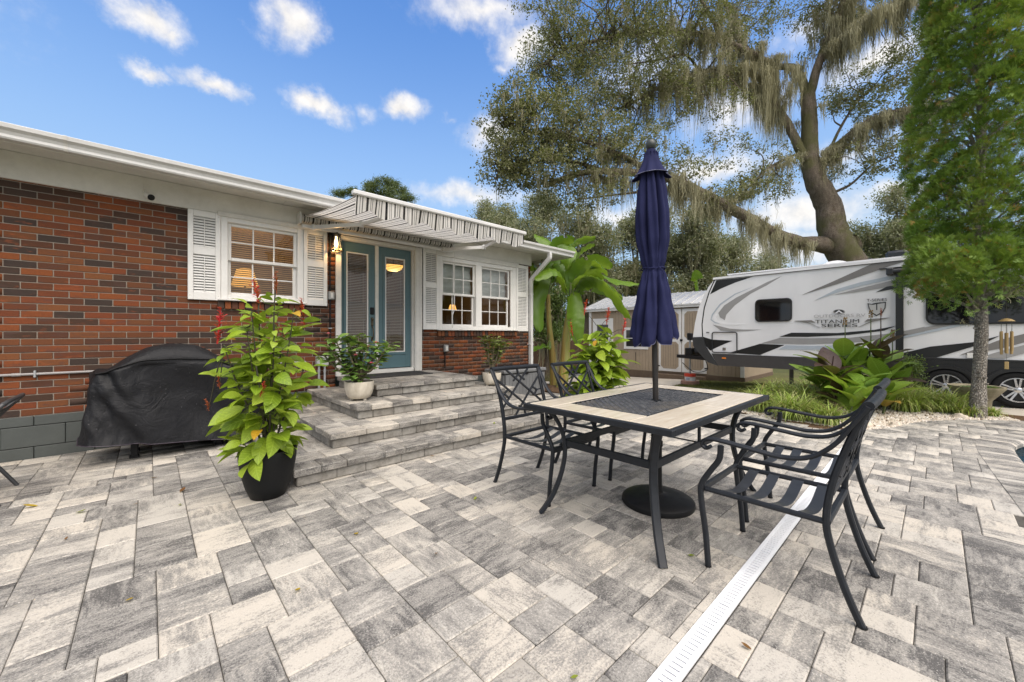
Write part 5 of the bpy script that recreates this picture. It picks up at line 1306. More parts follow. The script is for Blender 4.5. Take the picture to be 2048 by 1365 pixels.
    MB().lathe([(.145, 0), (.16, .15), (.0, .15)], (cxm, jp.y, g), 24).obj('pail', M_WHITE, bx, 40); MB().lathe([(.166, .125), (.166, .205), (.155, .215), (.0, .215)], (cxm, jp.y, g), 24).obj('lid', plain('red_plastic', (.62, .05, .02), .4), bx, 40)
    MB().cbox((cxm - .166, jp.y - .05, g + .04), (cxm - .15, jp.y + .05, g + .1), .004).obj('paper_label', plain('label_blue', (.35, .4, .5), .5), bx)
    tag(MB().lathe([(.25, -.115), (.265, -.10), (.265, -.06), (.25, -.052), (.262, -.045), (.262, -.012), (.245, .0), (0, .0)], (0, 0, 0), 28).obj('jack_block', plain('pinkish_wood', (.34, .19, .14), .8, var=.2), None, 40, (cxm, jp.y, g - .001)), 'round reddish block under the white and red bucket', 'block')
trailer()

# ------------------------------------------------------------------ shed
def shed():
    X, g = 13.8, -.46; SP = lambda px, py: onX(px, py, X)
    o = wthing('garden_shed', (15.3, 7.1, g), 'tan garden shed with white trimmed doors and a pale metal roof', 'shed')
    tan = plain('shed_tan', (.33, .262, .185), .75, var=.08, scale=3); br = plain('shed_base', (.13, .09, .06), .8, var=.15)
    y0, y1, ze, zr, xb = 4.1, 10.05, 2.12, 2.70, 16.9; zb = g + .25
    MB().box((X, y0, zb), (xb, y1, ze)).obj('wall', tan, o)
    MB().prism([(X, y1 + .002, ze), (xb, y1 + .002, ze), ((X + xb) / 2, y1 + .002, zr)], (0, -.1, 0)).prism([(X, y0, ze), (xb, y0, ze), ((X + xb) / 2, y0, zr)], (0, .1, 0)).obj('gable', tan, o)
    m = MB(); n = 46
    for i in range(n): a = y0 + (y1 - y0) * i / n; m.cbox((X - .014, a + .006, zb), (X - .001, a + (y1 - y0) / n - .006, ze), .003)
    tag(m.obj('siding_boards', tan, o), kind='stuff')
    MB().cbox((X - .02, y0 - .02, g - .1), (xb, y1 + .02, zb - .002), .01).obj('base_board', br, o)
    wt = M_WHITE
    MB().cbox((X - .15, y0 - .15, ze - .02), (X - .10, y1 + .15, ze + .10), .008).obj('fascia', wt, o)
    for y in (y0, y1 - .12): MB().cbox((X - .03, y, zb), (X - .015, y + .12, ze), .004).obj('corner_board', wt, o)
    mt = plain('metal_roof', (.60, .595, .575), .5, .1, var=.06, scale=2)
    r = MB(); xm = (X + xb) / 2
    r.prism([(X - .18, y0 - .2, ze + .06), (xm, y0 - .2, zr + .06), (xm, y0 - .2, zr + .10), (X - .18, y0 - .2, ze + .10)], (0, y1 - y0 + .4, 0)); r.prism([(xb + .18, y0 - .2, ze + .06), (xm + .001, y0 - .2, zr + .06), (xm + .001, y0 - .2, zr + .10), (xb + .18, y0 - .2, ze + .10)], (0, y1 - y0 + .4, 0))
    rf = r.obj('roof', mt, o); rib = MB().bar((X - .18, 0, ze + .112), (xm, 0, zr + .112), .035, .03).mesh('roof_rib', mt)
    for i in range(22): link('roof_rib', rib, rf, (0, y0 - .18 + i * (y1 - y0 + .36) / 21, 0))
    # double doors with clipped-corner panels
    for (a, b) in ((1318.5, 1363.5), (1365, 1414)):
        p, q = SP(a, 741), SP(b, 621); ya, yb = q.y, p.y; za, zc = zb + .04, ze - .06
        d = MB().cbox((X - .05, ya, za), (X - .016, yb, zc), .004).obj('door', wt, o); mid = (za + zc) / 2
        for (c0, c1) in ((za + .10, mid - .05), (mid + .05, zc - .10)):
            w_ = .09; c = .10; P = [(ya + w_ + c, c0), (yb - w_ - c, c0), (yb - w_, c0 + c), (yb - w_, c1 - c), (yb - w_ - c, c1), (ya + w_ + c, c1), (ya + w_, c1 - c), (ya + w_, c0 + c)]
            link('panel', MB().prism([(X - .058, y, z) for y, z in P], (.0075, 0, 0)).mesh('panel', tan), d)
            for k in range(1, 7):
                y = ya + w_ + (yb - ya - 2 * w_) * k / 7; link('groove', MB().box((X - .0595, y - .004, c0 + .08), (X - .0575, y + .004, c1 - .08)).mesh('groove', br), d)
        for z in (za + .18, zc - .18): link('hinge', MB().cbox((X - .062, (yb if a < 1350 else ya) - .06, z - .02), (X - .051, (yb if a < 1350 else ya) + .06, z + .02), .004).mesh('hinge', M_BLACK), d)
        link('latch', MB().cbox((X - .085, (ya if a < 1350 else yb) - .03, mid - .03), (X - .051, (ya if a < 1350 else yb) + .03, mid + .05), .008).mesh('latch', M_BLACK), d)
    def win(px0, px1, py0, py1, cols, rows, nm):
        p, q = SP(px0, py1), SP(px1, py0); f = MB().cbox((X - .045, q.y, p.z), (X - .016, p.y, q.z), .004).obj(nm, wt, o); w_ = .09
        ya, yb, za, zc = q.y + w_, p.y - w_, p.z + w_, q.z - w_
        for i in range(cols):
            for j in range(rows):
                a, b = ya + (yb - ya) * i / cols + .012, ya + (yb - ya) * (i + 1) / cols - .012; c, d = za + (zc - za) * j / rows + .012, za + (zc - za) * (j + 1) / rows - .012
                link('pane', MB().box((X - .047, a, c), (X - .0455, b, d)).mesh('pane', DG), f)
        return f
    t = NT('dark_glass'); t.set((.02, .022, .024), .06, 0, .6); DG = t.mat
    win(1249, 1297, 655, 698, 2, 2, 'window')
    p, q = SP(1187, 741), SP(1227, 637); d = MB().cbox((X - .05, q.y, zb + .02), (X - .016, p.y, q.z), .004).obj('side_door', wt, o)
    link('pane', MB().box((X - .054, q.y + .22, q.z - .95), (X - .051, p.y - .22, q.z - .25)).mesh('pane', DG), d)
    MB().cbox((X - .3, SP(1414, 745).y, g + .0), (X - .05, SP(1320, 745).y, g + .2), .01).obj('door_ramp', br, o)
    lt = SP(1272, 715); MB().tube([(X - .02, lt.y, lt.z - .25), (X - .03, lt.y, lt.z + .2)], .008, 6).obj('wall_cable', M_BLACK, o)
shed()

def fence():
    o = wthing('wooden_fence', (9.5, 9.7, -.35), 'dark brown board fence behind the banana plants', 'fence')
    t = NT('fence_wood'); r = t.rnd(); n = t.noise(t.mapping(t.coord(), scale=(20, 20, 1.5)), 1, 5); c = t.mix(n, (.045, .024, .013), (.13, .07, .035)); t.set(t.mix(t.math('MULTIPLY', r, .5), c, (.03, .018, .012)), .85)
    rng = random.Random(8); x = 6.0
    me = [MB().prism([(0, 0, 0), (.138, 0, 0), (.138, 0, 1.32 + d), (.069 + d, 0, 1.36 + d), (0, 0, 1.33 + d)], (0, .02, 0)).mesh('fence_board', t.mat) for d in (0, .015, -.02)]
    while x < 13.2:
        link('fence_board', rng.choice(me), o, (x, 9.66 + rng.uniform(-.004, .004), -.42)); x += .142
    for z in (-.2, .3, .75): MB().box((6, 9.685, z), (13.2, 9.72, z + .09)).obj('rail', t.mat, o)
    for x in (6.1, 8.4, 10.7, 13.0): MB().box((x, 9.725, -.5), (x + .1, 9.82, 1.0)).obj('post', t.mat, o)
fence()

# ------------------------------------------------------------------ leaves and plants
def leaf_mesh(name, mat, W=.4, droop=.3, fold=.12, n=8, peak=.45, wave=0., tip=1., seed=0):
    rng = random.Random(seed); vs, fs = [], []
    for i in range(n + 1):
        t = i / n; w = W / 2 * (math.sin(math.pi * t ** (math.log(.5) / math.log(peak))) ** .85 if 0 < t < 1 else 0)
        a = droop * t; x = math.sin(a) / droop if abs(droop) > .01 else t; x = x if abs(droop) > .01 else t
        z = (math.cos(a) - 1) / droop if abs(droop) > .01 else 0
        zz = wave * rng.uniform(-1, 1)
        vs += [(x, -w, z + fold * w + zz), (x, 0, z), (x, w, z + fold * w - zz)]
    for i in range(n):
        for k in range(2): a = i * 3 + k; fs.append((a, a + 3, a + 4, a + 1))
    b = MB(); b.add(vs, fs); return b.mesh(name, mat, 180)
def orient(d, up=Vector((0, 0, 1)), roll=0.):
    x = Vector(d).normalized(); y = up.cross(x)
    if y.length < .05: y = Vector((0, 1, 0)).cross(x)
    y.normalize(); z = x.cross(y)
    m = Matrix((x, y, z)).transposed()
    return (m @ Matrix.Rotation(roll, 3, 'X')).to_euler()
def put_leaf(parent, me, pos, d, L, roll=0., name='leaf', wid=1.):
    o = link(name, me, parent, tuple(pos)); o.rotation_euler = orient(d, roll=roll); o.scale = (L, L * wid, L); return o
LG = [(.16, .26, .016), (.24, .36, .022), (.33, .45, .035), (.19, .30, .02), (.40, .50, .06), (.27, .39, .028)]
M_LEAF = leafmat('bright_leaf', LG, .42, vein=9)
M_LEAFY = leafmat('yellow_leaf', [(.42, .22, .01), (.50, .30, .02)], .5, vein=9)
M_STEM = plain('green_stem', (.09, .12, .03), .6, var=.2)
M_DSTEM = plain('dark_stem', (.045, .04, .02), .6, var=.2)
M_RED = leafmat('red_petal', [(.58, .03, .035), (.65, .06, .04), (.42, .12, .04)], .5, trans=.2)
LEAVES = [leaf_mesh('leaf', M_LEAF, .50, dr, fo, seed=i) for i, (dr, fo) in enumerate(((.5, .25), (.9, .2), (1.3, .15), (.25, .35)))]
LEAFY = leaf_mesh('leaf', M_LEAFY, .42, 1.0, .2)
def spike_mesh(seed):
    rng = random.Random(seed); b = MB(); b.tube([(0, 0, 0), (.01, 0, .5), (0, .01, 1)], [.02, .016, .006], 5)
    for i in range(46):
        t = .12 + .88 * i / 46; a = rng.uniform(0, 6.28); l = (.16 if t < .75 else .10) * rng.uniform(.6, 1.2); d = Vector((math.cos(a), math.sin(a), rng.uniform(.2, .9))).normalized(); p = Vector((0, 0, t)); s = d.cross(Vector((0, 0, 1))).normalized() * .022
        b.add([p - s, p + s, p + d * l + s * 1.4, p + d * l - s * 1.4], [(0, 1, 2, 3)])
    return b.mesh('flower_spike', M_RED)
SPIKES = [spike_mesh(i) for i in range(3)]
def bush(name, label, base, H, spread, stems, leafL, seed, spikes=(), group=None, extra=0, lowflare=1.0, cat='plant'):
    o = thing(name, tuple(base), label, cat, group); rng = random.Random(seed); tops = []
    for s in range(stems):
        az = 2 * math.pi * (s + rng.uniform(-.3, .3)) / stems; h = H * rng.uniform(.55, 1.0) if s else H
        ln = spread * rng.uniform(.35, 1.0) * (1.25 - .8 * h / H if h < H * .97 else .12)
        d = Vector((math.cos(az), math.sin(az), 0)); P = catmull([Vector((0, 0, 0)) + d * .02, d * ln * .35 + Vector((0, 0, h * .35)), d * ln * .75 + Vector((0, 0, h * .7)), d * ln + Vector((0, 0, h))], 5)
        MB().tube(P, [.009 - .006 * i / (len(P) - 1) for i in range(len(P))], 6).obj('stem', M_DSTEM, o, 60); tops.append(P[-1])
        nodes = int(h / .066)
        for k in range(2, nodes + 1):
            t = k / nodes; q = P[min(len(P) - 1, int(t * (len(P) - 1)))]; a0 = rng.uniform(0, 6.28)
            for m in range(2):
                a = a0 + m * math.pi + rng.uniform(-.5, .5); dd = Vector((math.cos(a), math.sin(a), 0)) + d * .45
                dd.z = rng.uniform(-.45, .65) + .3 * (t - .5); L = leafL * rng.uniform(.5, 1.2) * (1.0 if t < .85 else .72)
                off = Vector((math.cos(a), math.sin(a), 0)) * (spread * rng.uniform(.0, .30) * (1.1 - .8 * q.z / H) * lowflare) + Vector((0, 0, rng.uniform(-.05, .03)))
                me = LEAFY if rng.random() < .02 else rng.choice(LEAVES); put_leaf(o, me, q + off, dd, L, rng.uniform(-.8, .8))
                if off.length > .05 and rng.random() < .7: MB().tube([q, q + off], [.004, .0025], 4).obj('petiole', M_STEM, o)
    for i, (dx, dy, z, l) in enumerate(spikes):
        q = min(tops, key=lambda v: (v - Vector((dx, dy, z))).length); e = Vector((dx, dy, z)); 
        MB().tube([q, q.lerp(e, .6) + Vector((0, 0, .02)), e], [.005, .004, .003], 5).obj('flower_stem', M_DSTEM, o, 60)
        f = link('flower_spike', SPIKES[i % 3], o, tuple(e - Vector((0, 0, l * .5)))); f.scale = (l * 2.0, l * 2.0, l * 1.8); f.rotation_euler = (rng.uniform(-.3, .3), rng.uniform(-.3, .3), rng.uniform(0, 6))
    return o
# potted firespike: spikes are given as offsets from the pot
def rel(px, py, d, b): v = at(px, py, d) - Vector(b); return (v.x, v.y, v.z)
B = (.640, 3.315, .285)
bush('potted_shrub', 'leafy bright green shrub with red flower spikes in the black planter', B, 1.16, .44, 13, .185, 21,
     [(*rel(435, 668, 2.9, B), .15), (*rel(521, 600, 2.95, B), .12), (*rel(553, 575, 2.9, B), .09), (*rel(512, 655, 3.0, B), .11), (*rel(610, 640, 3.0, B), .13), (*rel(418, 815, 2.75, B), .05), (*rel(440, 770, 2.75, B), .06), (*rel(520, 785, 2.6, B), .06)], lowflare=1.5)
g = at(1195, 760, 6.1); B = (g.x, g.y, .0)
bush('flowering_bush', 'bright green bush with red flower spikes behind the house side chairs', B, 1.25, .58, 12, .33, 33,
     [(*rel(1168, 622, 6.1, B), .14), (*rel(1213, 640, 6.0, B), .15), (*rel(1245, 660, 6.0, B), .14), (*rel(1145, 665, 6.2, B), .12)], lowflare=1.3)

# desert roses
LD = [(.10, .20, .04), (.15, .26, .055), (.21, .33, .08), (.12, .22, .045)]
M_DROSE = leafmat('glossy_leaf', LD, .25, vein=7, trans=.2)
M_DROSE2 = leafmat('dull_leaf', [(.10, .14, .03), (.15, .19, .045), (.20, .23, .06)], .5, vein=7, trans=.25)
M_PINK = leafmat('pink_petal', [(.60, .07, .13), (.70, .16, .20)], .5, trans=.3)
M_BARKG = plain('smooth_bark', (.20, .165, .105), .75, var=.2, scale=14, bump=.2)
def rosette(o, p, d, n, L, me, rng):
    for k in range(n):
        a = 2.4 * k + rng.uniform(-.3, .3); s = Vector((math.cos(a), math.sin(a), 0)); v = (d * rng.uniform(.1, .9) + s).normalized(); put_leaf(o, me, p - d * .012 * k, v, L * rng.uniform(.7, 1.15), rng.uniform(-.4, .4))
def desert_rose(name, label, base, tips, mat, L, flowers, seed, n=9, thick=.03):
    o = thing(name, tuple(base), label, 'plant', 'desert rose plants on the steps'); rng = random.Random(seed); B = Vector(base)
    me = leaf_mesh('leaf', mat, .56, .6, .2, 6, .6)
    MB().lathe([(thick * 1.9, -.01), (thick * 1.9, .03), (thick * 1.2, .08), (thick * .8, .12)], n=14, fn=lambda a, z: 1 + .12 * math.sin(3 * a)).obj('caudex', M_BARKG, o, 60)
    for (px, py, dd) in tips:
        T = at(px, py, dd) - B; mid = T * .5 + Vector((rng.uniform(-.03, .03), rng.uniform(-.03, .03), -.02)); P = catmull([Vector((0, 0, .05)), T * .22 + Vector((0, 0, .04)), mid, T], 5)
        MB().tube(P, [thick * (.75 - .55 * i / (len(P) - 1)) for i in range(len(P))], 7).obj('branch', M_BARKG, o, 60)
        d = (P[-1] - P[-4]).normalized(); rosette(o, P[-1], d, n, L, me, rng)
        for f in (.72, .84):
            if rng.random() < .75: rosette(o, P[int(f * (len(P) - 1))], d, 4, L * .85, me, rng)
    fm = leaf_mesh('petal', M_PINK, .7, .5, .1, 4, .65)
    for (px, py, dd) in flowers:
        p = at(px, py, dd) - B
        for k in range(5): a = k * 1.2566; put_leaf(o, fm, p, Vector((math.cos(a), math.sin(a) - .4, .45)), .042, name='petal')
    return o
b0 = (1.765, 4.475, .617)
desert_rose('desert_rose', 'desert rose with glossy leaves and pink flowers in the bowl left of the doors', b0,
    [(655, 690, 4.5), (672, 680, 4.4), (690, 676, 4.6), (664, 705, 4.35), (680, 712, 4.45), (705, 678, 4.55), (716, 672, 4.6), (738, 690, 4.4), (758, 690, 4.5), (772, 698, 4.4), (744, 704, 4.5), (764, 706, 4.45), (692, 738, 4.35), (708, 752, 4.35), (738, 732, 4.4), (648, 712, 4.5), (728, 690, 4.6), (696, 700, 4.4), (780, 690, 4.5), (700, 690, 4.45)], M_DROSE, .15,
    [(656, 668, 4.5), (752, 686, 4.4), (737, 694, 4.4), (710, 711, 4.35), (742, 727, 4.35)], 5, 8)
b1 = (3.690, 4.42, .588)
desert_rose('desert_rose', 'flat topped desert rose in the bowl before the right window', b1,
    [(965, 676, 5.75), (975, 672, 5.7), (985, 676, 5.65), (995, 677, 5.7), (1005, 682, 5.7), (1012, 685, 5.75), (990, 684, 5.6), (1000, 690, 5.65), (968, 684, 5.8), (980, 682, 5.85), (1008, 690, 5.8), (998, 680, 5.9), (978, 696, 5.7), (996, 700, 5.7)], M_DROSE2, .11, [], 6, 10, .022)

# banana plants
def banana_mats():
    t = NT('banana_leaf'); c = t.coord(); s = t.n('SeparateXYZ'); t.L.new(c, s.inputs[0]); ax = t.math('ABSOLUTE', s.outputs['Y'])
    w = t.noise(t.mapping(c, scale=(60, 2, 1)), 1, 2); n = t.noise(c, 4, 3); r = t.rnd()
    col = t.mix(r, (.055, .13, .012), (.14, .25, .02)); col = t.mix(t.mapr(w, .4, .7, 0, .5), col, (.10, .20, .02)); col = t.mix(t.mapr(ax, .0, .012, .9, 0), col, (.32, .38, .10))
    t.set(col, .38, 0, .45); t.bump(w, .25, .01); d = t.n('BsdfTranslucent'); t.L.new(t.mix(.5, col, (.30, .42, .03)), d.inputs['Color']); m = t.n('MixShader'); m.inputs[0].default_value = .45
    t.L.new(t.b.outputs[0], m.inputs[1]); t.L.new(d.outputs[0], m.inputs[2]); t.L.new(m.outputs[0], t.out.inputs['Surface'])
    q = NT('banana_trunk'); n = q.noise(q.mapping(q.coord(), scale=(9, 9, .8)), 1, 5, .6); q.set(q.ramp(n, [(.3, (.12, .07, .02)), (.45, (.28, .20, .05)), (.6, (.24, .26, .07)), (.75, (.34, .33, .12))]), .5)
    return t.mat, q.mat
M_BAN, M_BANT = banana_mats()
def banana(label, base, top, r, leaves, seed):
    B = Vector(base); T = Vector(top); o = thing('banana_plant', tuple(base), label, 'banana plant', 'banana plants beyond the house corner'); rng = random.Random(seed)
    P = [Vector((0, 0, 0)).lerp(T - B, i / 8) + Vector((.03 * math.sin(i * .8), 0, 0)) for i in range(9)]
    MB().tube(P, [r * (1.12 - .5 * i / 8) for i in range(9)], 12).obj('trunk', M_BANT, o, 60)
    for k in range(3): a = k * 2.1 + seed; off = Vector((math.cos(a), math.sin(a), 0)) * r * .55; MB().tube([p * .97 + off * (1 - .4 * i / 8) for i, p in enumerate(P[:7 + k % 2])], [r * .55 * (1.1 - .7 * i / 8) for i in range(7 + k % 2)], 8).obj('leaf_sheath', M_BANT, o, 60)
    for i, (pts, W) in enumerate(leaves):          # each leaf: midrib through given points
        Q = catmull([T - B] + [p - B for p in pts], 6); n = len(Q) - 1; st = int(n * .22)
        MB().tube(Q[:st + 4], [.022 - .012 * k / (st + 3) for k in range(st + 4)], 6).obj('leaf_stalk', M_STEM, o, 60)
        m = MB(); vs, fs = [], []; K = n - st; side0 = None; roll = rng.choice((-1, 1)) * rng.uniform(.25, .8); W = W * 1.08
        for k in range(K + 1):
            t = k / K; p = Q[st + k]; tg = (Q[min(st + k + 1, n)] - Q[st + k - 1]).normalized(); sd = tg.cross(Vector((0, 0, 1)))
            if sd.length < .2: sd = side0 if side0 is not None else Vector((1, 0, 0))
            sd.normalize()
            if side0 is not None and sd.dot(side0) < 0: sd = -sd
            side0 = sd; sd = (Matrix.Rotation(roll, 3, tg) @ sd); nr = sd.cross(tg); w = W * (math.sin(math.pi * min(1, t * .94 + .06)) ** .5) if t < 1 else .01
            for s in (-1, -.5, 0, .5, 1): vs.append(p + sd * (w * s) + nr * (-.30 * w * abs(s) ** 1.5 + .02 * math.sin(k * 2.1 + s * 3)) + Vector((0, 0, -.10 * w * abs(s))))
        for k in range(K):
            for s in range(4):
                if rng.random() < .05 and s in (0, 3): continue
                a = k * 5 + s; fs.append((a, a + 5, a + 6, a + 1))
        m.add(vs, fs); m.obj('leaf', M_BAN, o, 180)
D = 9.0
c0 = at(1107, 745, D); A = lambda px, py, d: at(px, py, d)
banana('slim banana plant at the house corner, left of the thicker one', (c0.x, c0.y, -.05), A(1096, 590, D), .085,
    [([A(1094, 560, 8.9), A(1085, 545, 8.6), A(1075, 600, 8.4), A(1080, 665, 8.3)], .20), ([A(1100, 545, 9), A(1105, 510, 9.2), A(1090, 480, 9.4), A(1068, 470, 9.5)], .19), ([A(1088, 575, 8.8), A(1070, 570, 8.6), A(1055, 580, 8.4), A(1045, 600, 8.3)], .14), ([A(1106, 550, 9), A(1128, 505, 9.2), A(1155, 480, 9.5), A(1192, 476, 9.8)], .17), ([A(1098, 690, 8.9), A(1090, 692, 8.7), A(1072, 698, 8.5), A(1055, 708, 8.4)], .075), ([A(1112, 560, 9), A(1122, 555, 9), A(1140, 580, 9.1), A(1150, 615, 9.1)], .13), ([A(1098, 560, 9), A(1100, 520, 9.0), A(1120, 488, 9.0), A(1150, 478, 8.9)], .2), ([A(1092, 570, 9), A(1078, 545, 9.1), A(1068, 530, 9.2), A(1058, 540, 9.3)], .16)], 1)
c0 = at(1122, 760, 8.6)
banana('thick banana plant with drooping leaves, right of the slim one', (c0.x, c0.y, -.05), A(1140, 620, 8.6), .115,
    [([A(1155, 570, 8.4), A(1185, 555, 8.1), A(1225, 580, 7.9), A(1262, 640, 7.8)], .24), ([A(1150, 575, 8.5), A(1180, 545, 8.8), A(1230, 560, 9.2), A(1278, 568, 9.5)], .14), ([A(1132, 580, 8.5), A(1118, 545, 8.2), A(1100, 540, 8.0), A(1070, 560, 7.8)], .16), ([A(1143, 570, 8.6), A(1148, 530, 8.6), A(1165, 505, 8.7), A(1190, 490, 8.8)], .17), ([A(1146, 585, 8.4), A(1150, 620, 8.2), A(1153, 650, 8.1), A(1156, 690, 8.1)], .17), ([A(1160, 580, 8.5), A(1185, 548, 8.2), A(1200, 535, 8.0), A(1190, 520, 7.8)], .2), ([A(1138, 560, 8.7), A(1125, 530, 8.9), A(1112, 515, 9.1), A(1098, 520, 9.3)], .17), ([A(1148, 565, 8.6), A(1165, 535, 8.5), A(1195, 525, 8.4), A(1225, 535, 8.3)], .2), ([A(1150, 580, 8.7), A(1175, 565, 9.0), A(1210, 575, 9.2), A(1245, 600, 9.3)], .2), ([A(1141, 560, 8.6), A(1140, 520, 8.8), A(1130, 490, 9.0), A(1115, 475, 9.1)], .19)], 4)
c0 = at(1395, 700, 15.8)
banana('distant banana leaf standing upright above the shed roof', (c0.x + 1.2, c0.y + 1.3, -.4), at(1397, 600, 17.6), .1, [([at(1397, 585, 17.6), at(1396, 570, 17.6), at(1394, 555, 17.6), at(1390, 540, 17.5)], .26)], 9)

# cannas
M_CAN = leafmat('canna_leaf', [(.12, .23, .028), (.19, .32, .03), (.28, .41, .045), (.15, .26, .035)], .4, vein=14)
M_CAND = leafmat('canna_dark', [(.045, .02, .022), (.07, .03, .028), (.06, .035, .02)], .4, vein=14, trans=.25)
M_CANY = leafmat('canna_yellowing', [(.40, .20, .02), (.34, .26, .05), (.30, .13, .03)], .5, vein=14)
CL = {k: [leaf_mesh('leaf', m, .44, dr, .25, 10, .42, .012, seed=i) for i, dr in enumerate((.4, .8, 1.3))] for k, m in (('g', M_CAN), ('d', M_CAND), ('y', M_CANY))}
def canna(base, H, kind, n, label, seed, flower=None, L=.52):
    o = thing('canna_plant', tuple(base), label, 'canna', 'cannas in the gravel bed'); rng = random.Random(seed)
    P = [Vector((.02 * math.sin(i + seed), .02 * math.cos(i * 1.3), H * i / 6)) for i in range(7)]
    MB().tube(P, [.016 - .0015 * i for i in range(7)], 7).obj('stem', M_CAND if kind == 'd' else M_STEM, o, 60)
    for k in range(n):
        t = .25 + .72 * k / n; a = 2.4 * k + seed; q = P[min(6, int(t * 6))]; d = Vector((math.cos(a), math.sin(a), rng.uniform(.6, 2.0)))
        kk = 'y' if kind == 'g' and k < 2 and rng.random() < .55 else kind; put_leaf(o, rng.choice(CL[kk]), q, d, L * rng.uniform(.75, 1.1), rng.uniform(-.4, .4), wid=rng.uniform(.9, 1.2))
    if flower:
        e = P[-1] + Vector((0, 0, flower)); MB().tube([P[-1], e], [.009, .006], 6).obj('flower_stem', M_STEM if kind != 'd' else M_CAND, o, 60)
        f = link('flower_spike', SPIKES[seed % 3] if kind != 'g' else SEED, o, tuple(e - Vector((0, 0, .05)))); f.scale = (.17,) * 3
    return o
def seedhead():
    rng = random.Random(3); b = MB(); b.tube([(0, 0, 0), (0, 0, 1)], [.03, .015], 5)
    for i in range(22): a = rng.uniform(0, 6.28); z = rng.uniform(.3, 1); p = Vector((math.cos(a) * .12, math.sin(a) * .12, z)); b.lathe([(0, -.07), (.05, -.03), (.06, .02), (0, .08)], tuple(p), 5)
    return b.mesh('seed_head', plain('seed_tan', (.26, .17, .06), .8, var=.3))
SEED = seedhead()
for (px, py, H, kind, n, fl, sd, lab) in [(1655, 815, .78, 'g', 8, .0, 1, 'green canna at the front left of the clump by the grass tufts'), (1690, 818, .98, 'g', 9, .34, 2, 'tall green canna with the leftmost tan seed head'), (1715, 816, .95, 'g', 9, .0, 3, 'broad leaved green canna in the middle of the clump'), (1742, 815, 1.02, 'g', 9, .42, 4, 'green canna with the taller right hand tan seed head'),
        (1668, 826, .85, 'd', 6, .0, 5, 'dark purple canna on the left of the clump'), (1762, 818, 1.12, 'd', 8, .35, 6, 'tall dark purple canna with a reddish flower spike'), (1785, 812, .85, 'g', 8, .28, 7, 'green canna on the right of the clump nearest the trailer arm'), (1725, 834, .52, 'g', 7, .0, 8, 'short yellowing canna in front of the clump'), (1700, 838, .46, 'g', 6, .0, 12, 'shortest yellowing canna beside the pale stones'), (1770, 828, .6, 'g', 7, .0, 10, 'low green canna at the right foot of the clump'), (1640, 812, .5, 'g', 6, .0, 11, 'low canna leaning out over the left grass tufts')]:
    p = onz(px, py, 0.0); canna((p.x, p.y, 0.), H, kind, n + 4, lab, sd, fl or None)

# grass tufts
M_BLADE = leafmat('grass_blade', [(.22, .33, .04), (.32, .44, .06), (.44, .53, .17), (.26, .37, .05), (.55, .55, .25), (.40, .32, .11)], .5, trans=.3, attr=True)
def tuft(name, label, base, r, h, n, seed, group):
    rng = np.random.default_rng(seed); K = 5
    az = rng.uniform(0, 2 * np.pi, n); ln = h * rng.uniform(.7, 1.25, n); lean = rng.uniform(.7, 1.95, n); w = rng.uniform(.0045, .0085, n); r0 = rng.uniform(0, 1, n) ** .5 * r * .45; a0 = rng.uniform(0, 2 * np.pi, n)
    V = np.zeros((n, K, 2, 3)); t = np.linspace(0, 1, K)
    for k in range(K):
        ang = lean * (t[k] * 1.5); hx = ln * (np.sin(ang) / 1.5 / np.maximum(lean, .2)); hz = ln * (1 - np.cos(ang) * 0 - 0) * 0
        # arc: integrate a bending blade
        s = np.linspace(0, t[k], 8); xx = np.trapz(np.sin(np.outer(lean, s * 1.7)), s, axis=1) * ln if t[k] > 0 else 0 * ln; zz = np.trapz(np.cos(np.outer(lean, s * 1.7)), s, axis=1) * ln if t[k] > 0 else 0 * ln
        px = r0 * np.cos(a0) + xx * np.cos(az); py = r0 * np.sin(a0) + xx * np.sin(az); ww = w * (1 - t[k] ** 2 * .9)
        for j, sg in enumerate((-1, 1)): V[:, k, j, 0] = px - sg * ww * np.sin(az); V[:, k, j, 1] = py + sg * ww * np.cos(az); V[:, k, j, 2] = np.maximum(zz, .004)
    idx = np.arange(n)[:, None] * K * 2 + np.arange(K - 1)[None, :] * 2
    F = np.stack([idx, idx + 1, idx + 3, idx + 2], -1).reshape(-1, 4)
    return tag(link(name, np_mesh(name, V.reshape(-1, 3), F, M_BLADE, attr=np.repeat(rng.uniform(0, 1, n), K - 1)), None, tuple(base)), label, 'grass', group)
for i, (px, py, r, h, n, lab) in enumerate([(1520, 822, .3, .34, 520, 'leftmost grass tuft at the corner of the gravel bed'), (1545, 800, .3, .34, 420, 'grass tuft behind the leftmost one, next to the concrete drive'), (1588, 838, .34, .36, 650, 'front grass tuft nearest the patio chairs'), (1620, 815, .32, .38, 520, 'grass tuft between the front one and the cannas'), (1580, 805, .32, .36, 480, 'grass tuft in the second row beside the drive'), (1625, 795, .3, .34, 380, 'grass tuft behind the left cannas by the concrete'), (1655, 848, .25, .27, 350, 'small grass tuft against the pale gravel in front of the cannas'),
        (1812, 822, .3, .36, 520, 'grass tuft between the cannas and the cedar trunk'), (1845, 818, .3, .36, 520, 'wide grass tuft left of the stone planter'), (1875, 823, .28, .34, 480, 'grass tuft in front of the stone planter'), (1910, 824, .24, .30, 360, 'grass tuft touching the left of the cedar trunk'), (1985, 833, .12, .14, 160, 'little grass tuft right of the cedar trunk'), (1930, 832, .2, .2, 260, 'grass tuft at the foot of the cedar trunk'), (1800, 800, .28, .36, 380, 'grass tuft behind the right cannas')]):
    p = onz(px, py, 0.); tuft('grass_tuft', lab, (p.x, p.y, 0), r * 1.1, h * 1.3, n, 40 + i, 'grass tufts in the gravel bed')

